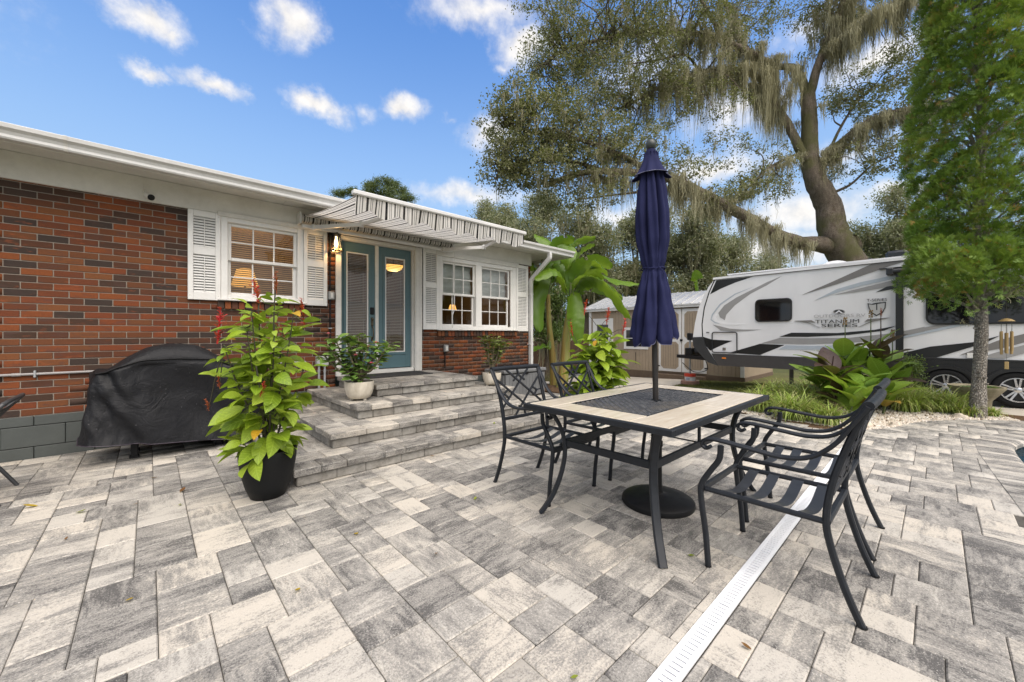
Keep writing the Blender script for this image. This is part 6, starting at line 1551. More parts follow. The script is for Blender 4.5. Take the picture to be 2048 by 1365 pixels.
# gravel and stones
def gravel():
    rng = np.random.default_rng(6); poly = [(x, y) for x, y in EDGE] + [(9.1, -.6), (8.9, .4), (8.2, 1.0), (7.4, 2.3), (6.95, 2.4)]; pts = []
    while len(pts) < 5200:
        x, y = rng.uniform(6.4, 9.2), rng.uniform(-1.0, 2.4)
        if not inside(poly, x, y): continue
        d = min(math.hypot(x - a, y - b) for a, b in EDGE); 
        if rng.random() < math.exp(-max(0, d - .35) * 2.2): pts.append((x, y))
    pts = np.array(pts); n = len(pts); s = rng.uniform(.008, .024, n); base = np.array([(1, 0, 0), (-.6, .8, 0), (-.6, -.8, 0), (.2, .1, .8), (-.2, .5, .55)])
    a = rng.uniform(0, 6.28, n); ca, sa = np.cos(a), np.sin(a); V = np.zeros((n, 5, 3)); j = rng.uniform(.7, 1.3, (n, 5, 3)); b = base[None] * j
    V[:, :, 0] = pts[:, None, 0] + s[:, None] * (b[:, :, 0] * ca[:, None] - b[:, :, 1] * sa[:, None]); V[:, :, 1] = pts[:, None, 1] + s[:, None] * (b[:, :, 0] * sa[:, None] + b[:, :, 1] * ca[:, None]); V[:, :, 2] = s[:, None] * b[:, :, 2] - .004
    F = (np.arange(n)[:, None, None] * 5 + np.array([(0, 1, 4), (0, 4, 3), (1, 2, 4), (2, 3, 4), (2, 0, 3)])[None]).reshape(-1, 3)
    t = NT('pale_gravel'); r = t.attr('rnd'); t.set(t.ramp(r, [(0, (.50, .44, .36)), (.4, (.66, .61, .53)), (.8, (.42, .33, .24)), (1, (.7, .67, .62))]), .85)
    tag(link('gravel', np_mesh('gravel', V.reshape(-1, 3), F, t.mat, attr=np.repeat(rng.uniform(0, 1, n), 5))), kind='stuff')
    sm = plain('pale_rock', (.58, .50, .40), .85, var=.2, scale=9, bump=.5, bscale=30); rg = random.Random(2)
    for (px, py, r, lab) in [(1682, 838, .07, 'pale rock at the foot of the yellowing cannas'), (1660, 832, .06, 'small pale rock behind the front grass tufts'), (1725, 852, .10, 'largest pale rock in the gravel in front of the cannas'), (1700, 842, .05, 'little pale rock beside the largest one'), (1790, 851, .06, 'pale rock at the gravel edge right of the cannas'), (1920, 836, .08, 'tan rock leaning on the cedar trunk')]:
        p = onz(px, py); b = MB()
        def f(u, v):
            a_, e = 2 * math.pi * u, math.pi * (v - .5); q = Vector((math.cos(a_) * math.cos(e), math.sin(a_) * math.cos(e), math.sin(e))); k = r * (1 + .35 * mn.noise(q * 1.6 + Vector((px, py, 0)))); return (q.x * k * 1.2, q.y * k, max(-.1 * r, q.z * k * .75))
        tag(b.grid(f, 16, 10).obj('rock', sm, None, 40, (p.x, p.y, .0)), lab, 'rock', 'pale rocks in the gravel bed')
gravel()

def fallen():
    cols = {'y': leafmat('fallen_yellow', [(.45, .30, .02), (.55, .36, .03)], .6, vein=7), 'g': leafmat('fallen_green', [(.22, .28, .03), (.30, .34, .05)], .6, vein=7), 'b': leafmat('fallen_brown', [(.14, .06, .02), (.22, .09, .03)], .7, vein=7)}
    me = {k: leaf_mesh('fallen_leaf', m, .5, -.5, .3, 6, .5, .04) for k, m in cols.items()}; rng = random.Random(9); nm = {'y': 'yellow', 'g': 'green', 'b': 'brown'}
    L = [(75, 1012, 'y', .07, 'near the left edge, beside a green one'), (152, 1024, 'g', .07, 'near the left edge, right of a yellow one'), (250, 1201, 'y', .035, 'alone on the lower left pavers'), (600, 1176, 'y', .035, 'in the middle of the lower patio, left of the table'), (362, 1008, 'g', .04, 'left of the black planter'), (360, 985, 'b', .06, 'just left of the black planter'), (314, 955, 'b', .04, 'below the covered grill'), (709, 1066, 'y', .04, 'between the planter and the table'), (949, 1000, 'g', .04, 'near the front left chair'), (870, 1106, 'b', .03, 'on the pavers in the middle foreground'), (1503, 1299, 'b', .035, 'on the pavers right of the drain'), (1374, 1110, 'g', .04, 'between table leg and front chair leg'), (1140, 1356, 'g', .03, 'at the bottom edge left of the drain'), (868, 912, 'b', .04, 'at the foot of the lowest step'), (266, 1009, 'b', .03, 'between the green leaves on the left pavers'), (988, 848, 'g', .05, 'on the lowest step behind the chair'), (130, 1080, 'b', .025, 'on the far left pavers')]
    for (px, py, k, l, where) in L:
        z = .142 if py == 848 else .006; p = onz(px, py, z); o = link('fallen_leaf', me[k], None, tuple(p)); a = rng.uniform(0, 6.28); o.rotation_euler = (rng.uniform(-.1, .1), rng.uniform(-.1, .1), a); o.scale = (l,) * 3
        tag(o, 'small fallen %s leaf %s' % (nm[k], where), 'leaf', 'fallen leaves on the patio')
fallen()

# planter bowl, post, wind chime
def bits():
    st = NT('old_concrete'); n = st.noise(st.coord(), 8, 5, .65); st.set(st.mix(st.mapr(n, .35, .7), (.30, .26, .18), (.16, .14, .08)), .9); st.bump(n, .4, .01)
    p = onz(1950, 826, -.02) ; p = at(1952, 800, 6.05); g = -.02; o = wthing('stone_planter', (p.x, p.y, g), 'wide weathered concrete planter bowl behind the cedar trunk', 'planter')
    z = lambda py: CAM_H + (668 - py) * 6.05 / FPX
    MB().lathe([(.12, g), (.15, g + .02), (.16, z(800)), (.23, z(788)), (.295, z(776)), (.30, z(772)), (.27, z(773)), (.245, z(780))], (p.x, p.y, 0), 36, fn=lambda a, zz: 1 + .01 * math.cos(16 * a)).obj('bowl', st.mat, o, 50)
    MB().lathe([(0, z(778)), (.25, z(779))], (p.x, p.y, 0), 20).obj('soil', M_MULCH, o)
    for (dx, dy, sd, lab) in ((-.12, .07, 1, 'broad leaved rosette plant at the left of the stone planter'), (.09, -.10, 2, 'broad leaved rosette plant at the right of the stone planter')):
        a = thing('rosette_plant', (p.x + dx, p.y + dy, z(779)), lab, 'plant', 'plants in the stone planter'); rg = random.Random(sd); me = leaf_mesh('leaf', leafmat('rosette_leaf', [(.10, .16, .06), (.16, .22, .09)], .5, vein=8), .38, .9, .3, 7, .45)
        for k in range(15): t = 2.4 * k; put_leaf(a, me, (0, 0, .01), Vector((math.cos(t), math.sin(t), .35 + .05 * k)), .20 - .005 * k, rg.uniform(-.2, .2))
    q = onz(1847, 789, -.06); o = wthing('white_post', (q.x, q.y, -.06), 'short white pipe post with a black cap beside the trailer wheel', 'post')
    zt = CAM_H + (668 - 736) * (q.x * CT + q.y * ST) / FPX; MB().tube([(q.x, q.y, -.1), (q.x, q.y, zt)], .017, 10).obj('pipe', M_WHITE, o, 40); MB().tube([(q.x, q.y, zt - .001), (q.x, q.y, zt + .10)], [.022, .021], 10).obj('cap', M_BLACK, o, 40)
    # bamboo wind chime
    d = 5.15; bm = NT('bamboo'); n = bm.noise(bm.mapping(bm.coord(), scale=(30, 30, 3)), 1, 4); bm.set(bm.mix(n, (.42, .30, .12), (.24, .15, .06)), .6)
    c = at(2013, 640, d); o = wthing('wind_chime', tuple(c), 'bamboo wind chime hanging from the cedar', 'wind chime'); Z = lambda py: CAM_H + (668 - py) * d / FPX
    MB().grid(lambda u, v: (c.x + .075 * math.cos(6.283 * u) * v, c.y + .075 * math.sin(6.283 * u) * v, Z(637) - .04 * v * v), 18, 6, wrap=True).obj('top_shell', bm.mat, o, 60)
    for k in range(6):
        a = k * 1.047; x, y = c.x + .05 * math.cos(a), c.y + .05 * math.sin(a); t = Z(666) + .01 * (k % 3); b_ = Z(706) + .03 * math.sin(k * 2.); MB().tube([(x, y, t), (x, y, b_)], .0135, 9).obj('tube', bm.mat, o, 40); MB().tube([(x, y, t), (x, y, Z(640))], .0012, 4).obj('cord', M_DSTEM, o)
    MB().cbox((c.x - .018, c.y - .018, Z(739)), (c.x + .018, c.y + .018, Z(724)), .004).obj('clapper', bm.mat, o); MB().tube([(c.x, c.y, Z(724)), (c.x, c.y, Z(636))], .0012, 4).obj('cord', M_DSTEM, o)
    MB().tube([(c.x, c.y, Z(637)), (c.x + .01, c.y, Z(560))], .002, 5).obj('hanging_cord', M_DSTEM, o)
bits()

# ------------------------------------------------------------------ trees
def bark(name, a, b, moss=None):
    t = NT(name); c = t.coord(); n = t.noise(t.mapping(c, scale=(7, 7, 2.2)), 1.6, 6, .7, .4); n2 = t.noise(c, 1.1, 4)
    v = t.n('TexVoronoi'); v.feature = 'DISTANCE_TO_EDGE'; t.L.new(t.mapping(c, scale=(14, 14, 5)), v.inputs['Vector'])
    col = t.mix(t.mapr(n, .35, .65), a, b); col = t.mix(t.mapr(v.outputs['Distance'], .0, .13, .7, 0), col, tuple(x * .3 for x in a))
    if moss: col = t.mix(t.mapr(n2, .48, .62, 0, .75), col, moss)
    t.set(col, .9, 0, .2); t.bump(t.math('ADD', n, t.mapr(v.outputs['Distance'], 0, .2)), 1., .08); return t.mat
M_OAKB = bark('oak_bark', (.25, .20, .15), (.42, .355, .28), (.20, .205, .075))
def quads(P, A, B, L, W):
    """leaf quads at P with axes A (length) and B (width)"""
    n = len(P); V = np.empty((n, 4, 3)); V[:, 0] = P - A * (L * .5)[:, None]; V[:, 1] = P - B * (W * .5)[:, None] + A * (L * .08)[:, None]; V[:, 2] = P + A * (L * .5)[:, None]; V[:, 3] = P + B * (W * .5)[:, None] + A * (L * .08)[:, None]
    return V.reshape(-1, 3), np.arange(n * 4).reshape(n, 4)
def rand_axes(rng, n, flat=.0):
    A = rng.normal(size=(n, 3)); A[:, 2] *= 1 - flat; A /= np.linalg.norm(A, axis=1)[:, None]
    T = rng.normal(size=(n, 3)); B = np.cross(A, T); B /= np.linalg.norm(B, axis=1)[:, None]; return A, B
def cloud(rng, blobs, cl_per, leaf_per, cl_r):
    """clustered points inside ellipsoids: blobs = (centre, (rx, ry, rz), weight)"""
    out, cen = [], []
    for (c, r, w) in blobs:
        k = max(3, int(cl_per * w)); d = rng.normal(size=(k, 3)); d /= np.linalg.norm(d, axis=1)[:, None]; q = np.array(c) + d * (rng.uniform(.15, 1, (k, 1)) ** .45) * np.array(r)
        cen.append(q); m = rng.poisson(leaf_per, k)
        for i in range(k): out.append(q[i] + rng.normal(size=(m[i], 3)) * cl_r * np.array((1, 1, .62)) * rng.uniform(.6, 1.3))
    return np.concatenate(out), np.concatenate(cen)
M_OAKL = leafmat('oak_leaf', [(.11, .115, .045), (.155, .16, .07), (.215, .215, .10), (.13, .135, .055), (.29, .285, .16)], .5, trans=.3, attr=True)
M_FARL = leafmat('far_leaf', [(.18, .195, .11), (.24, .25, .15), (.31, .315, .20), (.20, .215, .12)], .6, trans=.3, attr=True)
M_GRNL = leafmat('hedge_leaf', [(.045, .085, .018), (.08, .135, .03), (.13, .19, .05)], .45, trans=.3, attr=True)
def foliage(name, parent, rng, blobs, cl_per, leaf_per, cl_r, L, mat, flat=.0, W=.5):
    P, cen = cloud(rng, blobs, cl_per, leaf_per, cl_r); n = len(P); A, B = rand_axes(rng, n, flat); l = L * rng.uniform(.6, 1.3, n); V, F = quads(P, A, B, l, l * W)
    return link(name, np_mesh(name, V, F, mat, attr=rng.uniform(0, 1, n)), parent), cen
def moss_mat():
    t = NT('spanish_moss'); r = t.attr('rnd'); c = t.ramp(r, [(0, (.24, .225, .13)), (.35, (.34, .32, .20)), (.7, (.44, .42, .29)), (1, (.28, .26, .15))]); t.set(c, .95, 0, .1)
    d = t.n('BsdfTranslucent'); t.L.new(c, d.inputs['Color']); m = t.n('MixShader'); m.inputs[0].default_value = .35; t.L.new(t.b.outputs[0], m.inputs[1]); t.L.new(d.outputs[0], m.inputs[2]); t.L.new(m.outputs[0], t.out.inputs['Surface']); return t.mat
M_MOSS = moss_mat()
def moss(name, parent, rng, pts, lens, per=9, rad=.09, wid=.014, K=7):
    """hanging strands: pts (n,3) anchor points, lens (n) lengths"""
    pts = np.repeat(np.asarray(pts), per, 0); n = len(pts)
    o = rng.normal(size=(n, 3)) * rad * np.array((1, 1, .4)); rr = np.hypot(o[:, 0], o[:, 1]) / rad; ln = np.repeat(np.asarray(lens), per) * rng.uniform(.35, 1.0, n) * np.exp(-.55 * rr ** 1.5); base = pts + o; a = rng.uniform(0, np.pi, n); t = np.linspace(0, 1, K); V = np.empty((n, K, 2, 3)); ph = rng.uniform(0, 6.28, (n, 2)); am = rng.uniform(.03, .13, n); w0 = wid * rng.uniform(.5, 1.5, n)
    for k in range(K):
        x = base[:, 0] - o[:, 0] * t[k] * .35 + am * np.sin(ph[:, 0] + t[k] * 5) * t[k]; y = base[:, 1] - o[:, 1] * t[k] * .35 + am * np.sin(ph[:, 1] + t[k] * 4) * t[k]; z = base[:, 2] - ln * t[k]; w = w0 * (1.0 - .85 * t[k] ** 1.5) * rng.uniform(.5, 1.4, n)
        for j, s in enumerate((-1, 1)): V[:, k, j, 0] = x + s * w * np.cos(a + t[k]); V[:, k, j, 1] = y + s * w * np.sin(a + t[k]); V[:, k, j, 2] = z
    i = np.arange(n)[:, None] * K * 2 + np.arange(K - 1)[None] * 2; F = np.stack([i, i + 1, i + 3, i + 2], -1).reshape(-1, 4)
    return link(name, np_mesh(name, V.reshape(-1, 3), F, M_MOSS, attr=np.repeat(np.repeat(rng.uniform(0, 1, n // per), per) * .6 + rng.uniform(0, .4, n), K - 1)), parent)

def oak():
    base = at(1722, 600, 14.6); base.z = -.4
    o = wthing('live_oak', tuple(base), 'huge leaning live oak draped with Spanish moss behind the trailer', 'tree'); rng = np.random.default_rng(12); rg = random.Random(12)
    def limb(nm, pts, rad, flare=1.):
        P = catmull([at(*p) for p in pts], 6); n = len(P); rs = [(rad[0] + (rad[1] - rad[0]) * (i / (n - 1)) ** .8) * (1 + (flare - 1) * max(0, 1 - i / 11) ** 1.5) for i in range(n)]
        P = [p + Vector((rg.uniform(-1, 1), rg.uniform(-1, 1), rg.uniform(-1, 1))) * rs[i] * .10 for i, p in enumerate(P)]
        m = MB().tube(P, rs, 14); m.obj(nm, M_OAKB, o, 70); return P
    tr = [Vector((base.x, base.y, base.z))] + catmull([at(1722, 565, 14.7), at(1690, 512, 14.6), at(1668, 470, 14.5), at(1655, 410, 14.5), at(1632, 362, 14.4), at(1620, 315, 14.4), at(1619, 250, 14.3), at(1616, 185, 14.2)], 6)
    kr = [.60, .50, .47, .40, .34, .28, .245, .22, .20]; rs = [.62] + [kr[min(7, i // 6)] + (kr[min(8, i // 6 + 1)] - kr[min(7, i // 6)]) * (i % 6) / 6 for i in range(len(tr) - 1)]
    tr = [tr[0]] + [p + Vector((rg.uniform(-1, 1), rg.uniform(-1, 1), 0)) * rs[i] * .05 for i, p in enumerate(tr[1:])]
    MB().tube(tr, rs, 20).obj('trunk', M_OAKB, o, 70)
    low = limb('limb', [(1690, 488, 14.9), (1650, 490, 14.5), (1591, 484, 14.1), (1541, 464, 13.7), (1500, 439, 13.3), (1400, 385, 12.7), (1340, 357, 12.4), (1255, 345, 12.0), (1170, 345, 11.8), (1090, 372, 11.6)], (.29, .07), 1.75)
    right = limb('limb', [(1636, 345, 14.4), (1660, 305, 14.2), (1685, 283, 14.1), (1734, 246, 13.7), (1792, 224, 13.3), (1850, 216, 13.0), (1930, 190, 12.6)], (.15, .08), 1.4)
    lmid = limb('limb', [(1622, 330, 14.4), (1600, 300, 14.4), (1574, 246, 14.5), (1546, 205, 14.6), (1528, 165, 14.6), (1470, 140, 14.5), (1400, 145, 14.3), (1320, 175, 14.0), (1250, 215, 13.8)], (.17, .05), 1.4)
    up1 = limb('limb', [(1618, 200, 14.2), (1630, 150, 14.0), (1648, 100, 13.9), (1673, 41, 13.8), (1695, -20, 13.6), (1740, -130, 13.4)], (.16, .09))
    up2 = limb('limb', [(1640, 125, 14.0), (1690, 75, 13.3), (1760, 25, 12.7), (1850, -30, 12.2)], (.10, .05))
    up3 = limb('limb', [(1616, 195, 14.2), (1603, 160, 14.4), (1583, 135, 14.6), (1521, 127, 14.8), (1470, 60, 15.0), (1440, -30, 15.2)], (.16, .07))
    ul = limb('limb', [(1540, 128, 14.7), (1440, 80, 14.2), (1340, 62, 13.7), (1230, 75, 13.3), (1130, 100, 13.0), (1060, 150, 12.8)], (.13, .03))
    dn = limb('limb', [(1300, 345, 12.3), (1240, 310, 12.0), (1160, 280, 11.8), (1080, 270, 11.6), (1010, 250, 11.5)], (.10, .025))
    dn2 = limb('limb', [(1200, 340, 12.0), (1120, 320, 11.9), (1040, 330, 11.8), (990, 360, 11.7)], (.07, .02))
    rb = limb('limb', [(1650, 320, 14.3), (1690, 240, 14.4), (1730, 190, 14.6), (1800, 150, 14.8)], (.06, .02))
    lm2 = limb('limb', [(1614, 300, 14.4), (1540, 335, 14.0), (1480, 390, 13.6), (1420, 420, 13.3)], (.06, .02))
    limb('limb', [(1655, 390, 14.5), (1700, 370, 14.2), (1745, 330, 13.9), (1790, 310, 13.6)], (.06, .02)); limb('limb', [(1400, 145, 14.3), (1370, 110, 14.0), (1320, 120, 13.7), (1250, 130, 13.4)], (.05, .02))
    limb('limb', [(1440, 80, 14.2), (1420, 30, 14.0), (1380, -20, 13.8), (1300, -60, 13.6)], (.07, .03)); limb('limb', [(1340, 357, 12.4), (1300, 380, 12.3), (1230, 390, 12.2), (1150, 400, 12.1)], (.06, .02))
    # crown masses: pixel centre, pixel radii, depth, weight
    B = [(1180, 40, 150, 90, 13.2, 2.0), (1330, 30, 130, 80, 13.8, 1.6), (1120, 120, 70, 70, 12.8, .9), (1250, 130, 110, 70, 13.4, 1.2), (1400, 110, 90, 60, 14.4, .7), (1180, 190, 90, 60, 12.9, .9), (1310, 200, 90, 60, 13.5, .7), (1020, 260, 60, 70, 11.6, .8), (1090, 250, 80, 70, 11.8, 1.1), (1170, 290, 80, 60, 12.0, 1.0), (1010, 340, 45, 45, 11.7, .5), (1080, 340, 70, 40, 11.7, .8), (1260, 290, 70, 50, 12.4, .6), (1040, 200, 40, 60, 11.5, .35), (1160, 380, 90, 40, 12.2, .6),
         (1480, 30, 80, 60, 15.0, .5), (1580, -20, 100, 50, 14.6, .7), (1740, -40, 120, 50, 13.2, .9), (1750, 160, 70, 45, 14.6, .45), (1700, 200, 40, 50, 14.5, .25), (1790, 200, 60, 60, 13.6, .5), (1740, 320, 70, 50, 13.8, .45), (1790, 300, 50, 40, 13.4, .3), (1420, 400, 60, 35, 13.2, .3), (1500, 370, 50, 40, 13.7, .3), (1450, 300, 60, 40, 13.8, .2), (1560, 340, 40, 60, 14.2, .2), (1250, -60, 220, 60, 13.6, 1.4), (1660, 60, 60, 50, 14.2, .2), (1840, 90, 60, 70, 12.8, .5), (1420, 210, 70, 40, 14.2, .25), (1360, 330, 50, 40, 12.6, .3)]
    blobs = []
    for (px, py, rx, ry, d, w) in B:
        c = at(px, py, d); k = d / FPX; blobs.append(((c.x, c.y, c.z), (rx * k * 1.0, rx * k * 1.15, ry * k), w))
    fo, cen = foliage('crown', o, rng, blobs, 100, 58, .16, .085, M_OAKL, W=.5)
    # twigs from the limbs to the leaf clusters
    allp = np.array([tuple(p) for q in (low, right, lmid, up1, up2, up3, ul, dn, dn2, rb, lm2) for p in q]); tw = MB()
    for c in cen[rng.permutation(len(cen))[:420]]:
        j = int(np.argmin(((allp - c) ** 2).sum(1) + rng.uniform(0, .6, len(allp)))); p = Vector(allp[j]); q = Vector(c); m = p.lerp(q, .5) + Vector((rg.uniform(-.2, .2), rg.uniform(-.2, .2), rg.uniform(-.05, .3)))
        if (q - p).length < 3.4: tw.tube(catmull([p, p.lerp(m, .55) + Vector((rg.uniform(-.2, .2), rg.uniform(-.2, .2), rg.uniform(-.2, .2))), m, q], 3), [.032 - .0027 * i for i in range(10)], 5, cap=False)
    tag(tw.obj('twigs', M_OAKB, o), kind='stuff')
    # moss along the limbs
    A, Ls = [], []
    def hang(P, f0, f1, dens, l0, l1, jit=.22):
        n = len(P); 
        for i in range(int(dens)):
            t = f0 + (f1 - f0) * rg.random(); p = P[min(n - 1, int(t * (n - 1)))]; A.append((p.x + rg.gauss(0, jit), p.y + rg.gauss(0, jit), p.z + rg.uniform(-.15, .1))); Ls.append(rg.uniform(l0, l1))
    hang(lmid, .35, .92, 150, .9, 3.2, .34); hang(ul, .0, .45, 60, .7, 2.4, .3); hang(up3, .35, 1, 60, .8, 2.4, .25); hang(up2, .15, 1, 80, .6, 2.2, .18); hang(up1, .45, 1, 40, .8, 2.4, .25); hang(right, .2, 1, 95, .5, 1.9, .14); hang(low, .2, .9, 115, .6, 2.0, .18); hang(tr[2:], .6, 1, 8, .5, 1.4, .3); hang(lm2, .2, 1, 40, .4, 1.4, .2); hang(dn, .1, .7, 30, .3, 1.0, .2); hang(up1, .6, 1, 40, .8, 2.2, .4)
    moss('spanish_moss', o, rng, A, Ls, per=52, rad=.095, wid=.0085)
    k = rng.permutation(len(cen))[:420]; sel = cen[k]; moss('spanish_moss', o, rng, sel, rng.uniform(.3, 1.3, len(sel)), per=16, rad=.06, wid=.007)
oak()

def far_tree(label, px, py_top, py_base, d, rx, seed, n=70, mat=None, mossy=.5, name='oak_tree', cat='tree', L=.15, shape=None, leaf=42):
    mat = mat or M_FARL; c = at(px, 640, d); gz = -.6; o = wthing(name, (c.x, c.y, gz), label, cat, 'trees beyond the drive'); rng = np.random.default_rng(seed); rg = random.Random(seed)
    zt = CAM_H + (668 - py_top) * d / FPX; zb = CAM_H + (668 - py_base) * d / FPX; R_ = rx * d / FPX
    MB().tube([(c.x, c.y, gz), (c.x + .1, c.y, (zb + gz) / 2 + .3), (c.x, c.y + .1, (zt + zb) / 2)], [.28, .22, .12], 9).obj('trunk', M_OAKB, o, 60)
    blobs = []; br = MB()
    for i in range(9):
        t = rg.uniform(.1, .92); a = rg.uniform(0, 6.28); q = R_ * (1 - .55 * abs(2 * t - .8)) * rg.uniform(.25, .8); p = (c.x + q * math.cos(a), c.y + q * math.sin(a), zb + (zt - zb) * t); blobs.append((p, (R_ * .42, R_ * .42, (zt - zb) * .17), 1)); br.tube([(c.x, c.y, zb * .6 + (zt - zb) * t * .5), p], [.10, .03], 6)
    br.obj('limbs', M_OAKB, o, 60); f, cen = foliage('crown', o, rng, blobs, n, leaf, L * 2.3, L, mat)
    if mossy: k = rng.permutation(len(cen))[:int(150 * mossy)]; moss('spanish_moss', o, rng, cen[k], rng.uniform(.6, 2.6, len(k)), per=12, rad=.2, wid=.028, K=5)
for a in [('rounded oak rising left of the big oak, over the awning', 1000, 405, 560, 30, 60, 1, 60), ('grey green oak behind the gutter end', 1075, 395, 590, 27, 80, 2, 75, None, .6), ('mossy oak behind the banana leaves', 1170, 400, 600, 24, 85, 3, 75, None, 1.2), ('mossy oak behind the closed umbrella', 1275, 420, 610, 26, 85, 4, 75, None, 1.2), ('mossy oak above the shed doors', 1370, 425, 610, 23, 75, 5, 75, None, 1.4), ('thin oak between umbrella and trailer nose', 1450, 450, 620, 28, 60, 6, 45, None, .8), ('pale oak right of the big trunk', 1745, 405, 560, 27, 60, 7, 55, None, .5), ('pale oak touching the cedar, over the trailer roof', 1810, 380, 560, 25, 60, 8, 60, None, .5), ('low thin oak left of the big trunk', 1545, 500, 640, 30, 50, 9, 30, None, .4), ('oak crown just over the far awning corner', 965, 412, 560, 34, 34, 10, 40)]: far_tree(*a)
far_tree('dark evergreen bush above the board fence', 1100, 590, 690, 12.2, 50, 21, 60, M_GRNL, .15, 'evergreen_bush', 'bush', .07)
far_tree('dark leafy shrub behind the cannas beside the trailer', 1812, 722, 800, 6.9, 20, 22, 22, M_GRNL, 0, 'leafy_shrub', 'shrub', .035, None, 30)
def pine():
    d = 42; c = at(775, 640, d); o = wthing('pine_tree', (c.x, c.y, -.5), 'distant pine crown showing over the house roof and awning', 'tree'); rng = np.random.default_rng(31); rg = random.Random(31); k = d / FPX
    MB().tube([(c.x, c.y, -.5), (c.x, c.y, CAM_H + 250 * k), (c.x + .1, c.y, CAM_H + 300 * k)], [.4, .25, .1], 9).obj('trunk', M_OAKB, o, 60)
    mat = leafmat('pine_needles', [(.06, .095, .03), (.10, .14, .045), (.14, .17, .06)], .5, trans=.2, attr=True); blobs = []; br = MB()
    for (px, py, r) in [(745, 372, 14), (765, 366, 16), (785, 370, 16), (800, 382, 15), (815, 396, 14), (775, 385, 16), (755, 390, 15), (735, 385, 12), (790, 398, 14), (680, 388, 12), (705, 384, 10), (760, 402, 12)]:
        p = at(px, py, d + rg.uniform(-2, 2)); blobs.append((tuple(p), (r * k, r * k, r * k * .6), 1)); br.tube([(c.x, c.y, p.z - 1.2), tuple(p)], [.10, .04], 5)
    br.obj('limbs', M_OAKB, o); foliage('crown', o, rng, blobs, 26, 46, .28, .30, mat, W=.16)
pine()

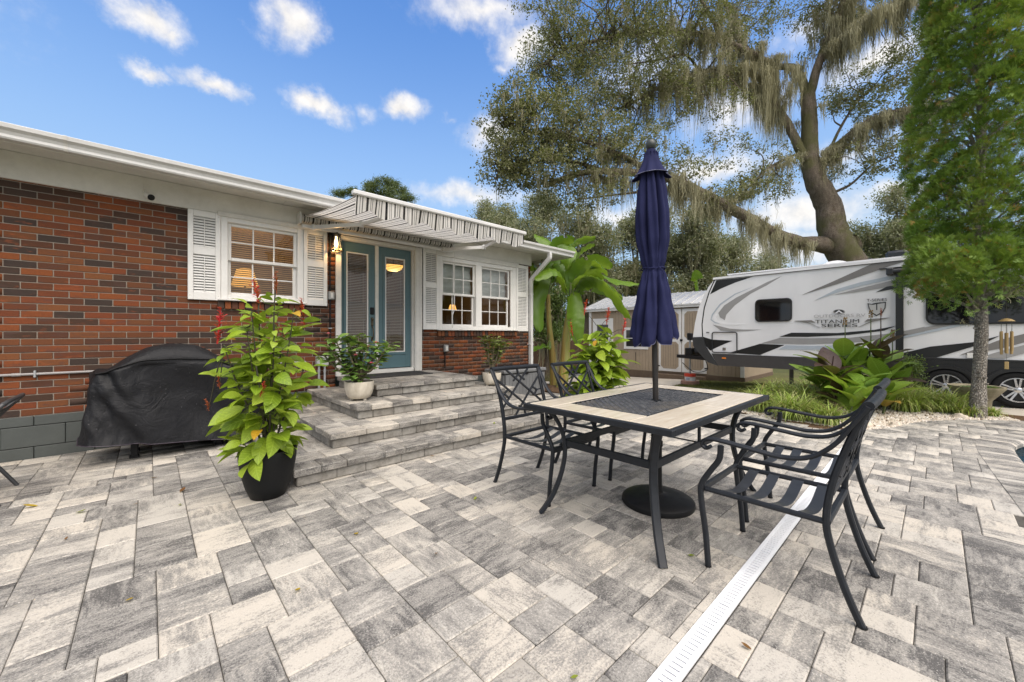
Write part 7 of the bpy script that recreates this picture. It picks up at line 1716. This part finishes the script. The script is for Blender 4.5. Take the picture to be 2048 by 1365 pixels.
def cedar():
    bx, by = 8.64, -.42; o = wthing('cedar_tree', (bx, by, 0), 'dense green cedar with a pale bare trunk before the trailer', 'tree'); rng = np.random.default_rng(17); rg = random.Random(17)
    bk = bark('cedar_bark', (.46, .41, .34), (.66, .61, .54)); P = [(bx + .03 * math.sin(i), by + .02 * math.cos(i * 1.4), -.05 + i * .62) for i in range(14)]
    MB().tube(P, [.095 if i == 0 else .074 - .004 * i for i in range(14)], 16).obj('trunk', bk, o, 60)
    kn = MB()
    for i in range(26): a, z = rg.uniform(0, 6.28), rg.uniform(.1, 1.6); kn.lathe([(.016, -.012), (.02, 0), (.012, .01)], (bx + .068 * math.cos(a), by + .068 * math.sin(a), z), 6)
    kn.obj('knots', bk, o)
    # spray template: a small flattened fan of scale-leaf twigs
    tq = []
    for i in range(5):
        a = -.7 + 1.4 * i / 4; L = .085 * (1 - .3 * abs(a)); base = np.array((.012 * (2 - abs(2 - i)), 0, 0))
        for j in range(3):
            b = a + (j - 1) * .32; s = .35 + .25 * j; d = np.array((math.cos(b), math.sin(b), .12 * rg.uniform(-1, 1))); p = base + np.array((math.cos(a), math.sin(a), 0)) * L * s * .9; tq.append((p + d * .018, d))
    tp = np.array([q[0] for q in tq]); td = np.array([q[1] for q in tq]); m = len(tp)
    prof = lambda z: .61 if z < 2.6 else .61 - .38 * ((z - 2.6) / 6.0) ** 1.4
    cl = []
    for i in range(400):
        inner = i >= 330; z = 1.78 + 6.3 * ((i + rng.uniform()) / 330 if not inner else rng.uniform()); a = 2.39996 * i + rng.uniform(-.3, .3)
        r = prof(z) * (rng.uniform(.2, .6) if inner else rng.uniform(.78, 1.0)) * (1 + .13 * math.sin(3 * a + z * 2.2)); cl.append((bx + r * math.cos(a), by + r * math.sin(a), z - .12 * r, a))
    for (px, py, d) in [(1870, 560, 5.3), (1890, 585, 5.2), (1935, 590, 5.1), (1860, 530, 5.4), (1915, 560, 5.0), (1965, 565, 5.1), (1985, 545, 5.2), (2010, 550, 5.2), (1895, 545, 5.1), (1950, 545, 5.0), (1925, 605, 5.2), (1865, 580, 5.4), (1855, 505, 5.5), (1880, 520, 5.1), (1930, 530, 4.9), (1850, 470, 5.5), (1995, 510, 5.0), (2030, 530, 5.2)]:
        p = at(px, py, d); cl.append((p.x, p.y, p.z, math.atan2(p.y - by, p.x - bx)))
    br = MB(); S = []; 
    for (x, y, z, a) in cl:
        if rng.uniform() < .5: br.tube([(bx, by, max(1.5, z - .45)), (bx + (x - bx) * .55, by + (y - by) * .55, z - .12), (x, y, z)], [.018, .012, .005], 5, cap=False)
        k = rng.integers(115, 150); out = np.array((math.cos(a), math.sin(a), .25)); dead = rng.uniform() < .012; axis = out + np.array((0, 0, .75)); axis /= np.linalg.norm(axis); cr = rng.uniform(.14, .25); shade = rng.uniform(.1, .8)
        for _ in range(k):
            d = axis + rng.normal(size=3) * .75; d /= np.linalg.norm(d); rr = cr * rng.uniform(.62, 1.0); S.append((x + d[0] * rr, y + d[1] * rr, z + d[2] * rr * 1.15, *d, (.97 if dead or rng.uniform() < .03 else min(.86, max(0, shade + rng.normal() * .12))), rng.uniform(.42, .8)))
    br.obj('branches', bk, o); S = np.array(S); n = len(S); D = S[:, 3:6]; T = rng.normal(size=(n, 3)); Bv = np.cross(D, T); Bv /= np.linalg.norm(Bv, axis=1)[:, None]; N = np.cross(D, Bv); sc = S[:, 7][:, None, None]
    Q = S[:, None, :3] + sc * (D[:, None] * tp[None, :, :1] + Bv[:, None] * tp[None, :, 1:2] + N[:, None] * tp[None, :, 2:]); A = D[:, None] * td[None, :, :1] + Bv[:, None] * td[None, :, 1:2] + N[:, None] * td[None, :, 2:]; W = np.cross(A, N[:, None] + 0 * A)
    Q, A, W = Q.reshape(-1, 3), A.reshape(-1, 3), W.reshape(-1, 3); l = np.repeat(S[:, 7], m) * .038; V, F = quads(Q, A, W, l, l * .34)
    mat = leafmat('cedar_leaf', [(.085, .17, .026), (.12, .22, .032), (.17, .28, .042), (.25, .36, .06), (.20, .31, .045), (.45, .22, .06)], .5, trans=.25, attr=True)
    tag(link('crown', np_mesh('crown', V, F, mat, attr=np.repeat(S[:, 6], m)), o), kind=None)
    pts = [tuple(at(2013 + rg.uniform(-6, 6), 575, 5.15)) for _ in range(3)]; moss('hanging_moss', o, rng, pts, [.32, .42, .36], per=10, rad=.02, wid=.006)['kind'] = 'stuff'
    pts = [tuple(at(2042, 580, 5.1)), tuple(at(1945, 600, 5.3)), tuple(at(1930, 640, 5.45))]; moss('hanging_moss', o, rng, pts, [.3, .25, .2], per=10, rad=.03, wid=.006)['kind'] = 'stuff'
cedar()
# lawn below and beyond the trailer
def lawn():
    rng = np.random.default_rng(77); n = 26000; x = rng.uniform(10.2, 13.4, n); y = rng.uniform(.9, 5.3, n); h = rng.uniform(.03, .09, n); a = rng.uniform(0, 6.28, n)
    z = np.array([ground_h(p, q) for p, q in zip(x, y)]) - .032; w = .006; V = np.empty((n, 3, 3)); V[:, 0] = np.stack([x - w * np.cos(a), y - w * np.sin(a), z], 1); V[:, 1] = np.stack([x + w * np.cos(a), y + w * np.sin(a), z], 1); V[:, 2] = np.stack([x + rng.normal(0, .03, n), y + rng.normal(0, .03, n), z + h], 1)
    t = leafmat('lawn_blade', [(.10, .12, .03), (.15, .16, .04), (.20, .18, .06)], .6, trans=.2, attr=True); tag(link('lawn_grass', np_mesh('lawn_grass', V.reshape(-1, 3), np.arange(n * 3).reshape(n, 3), t, attr=rng.uniform(0, 1, n)), None), kind='stuff')
lawn()
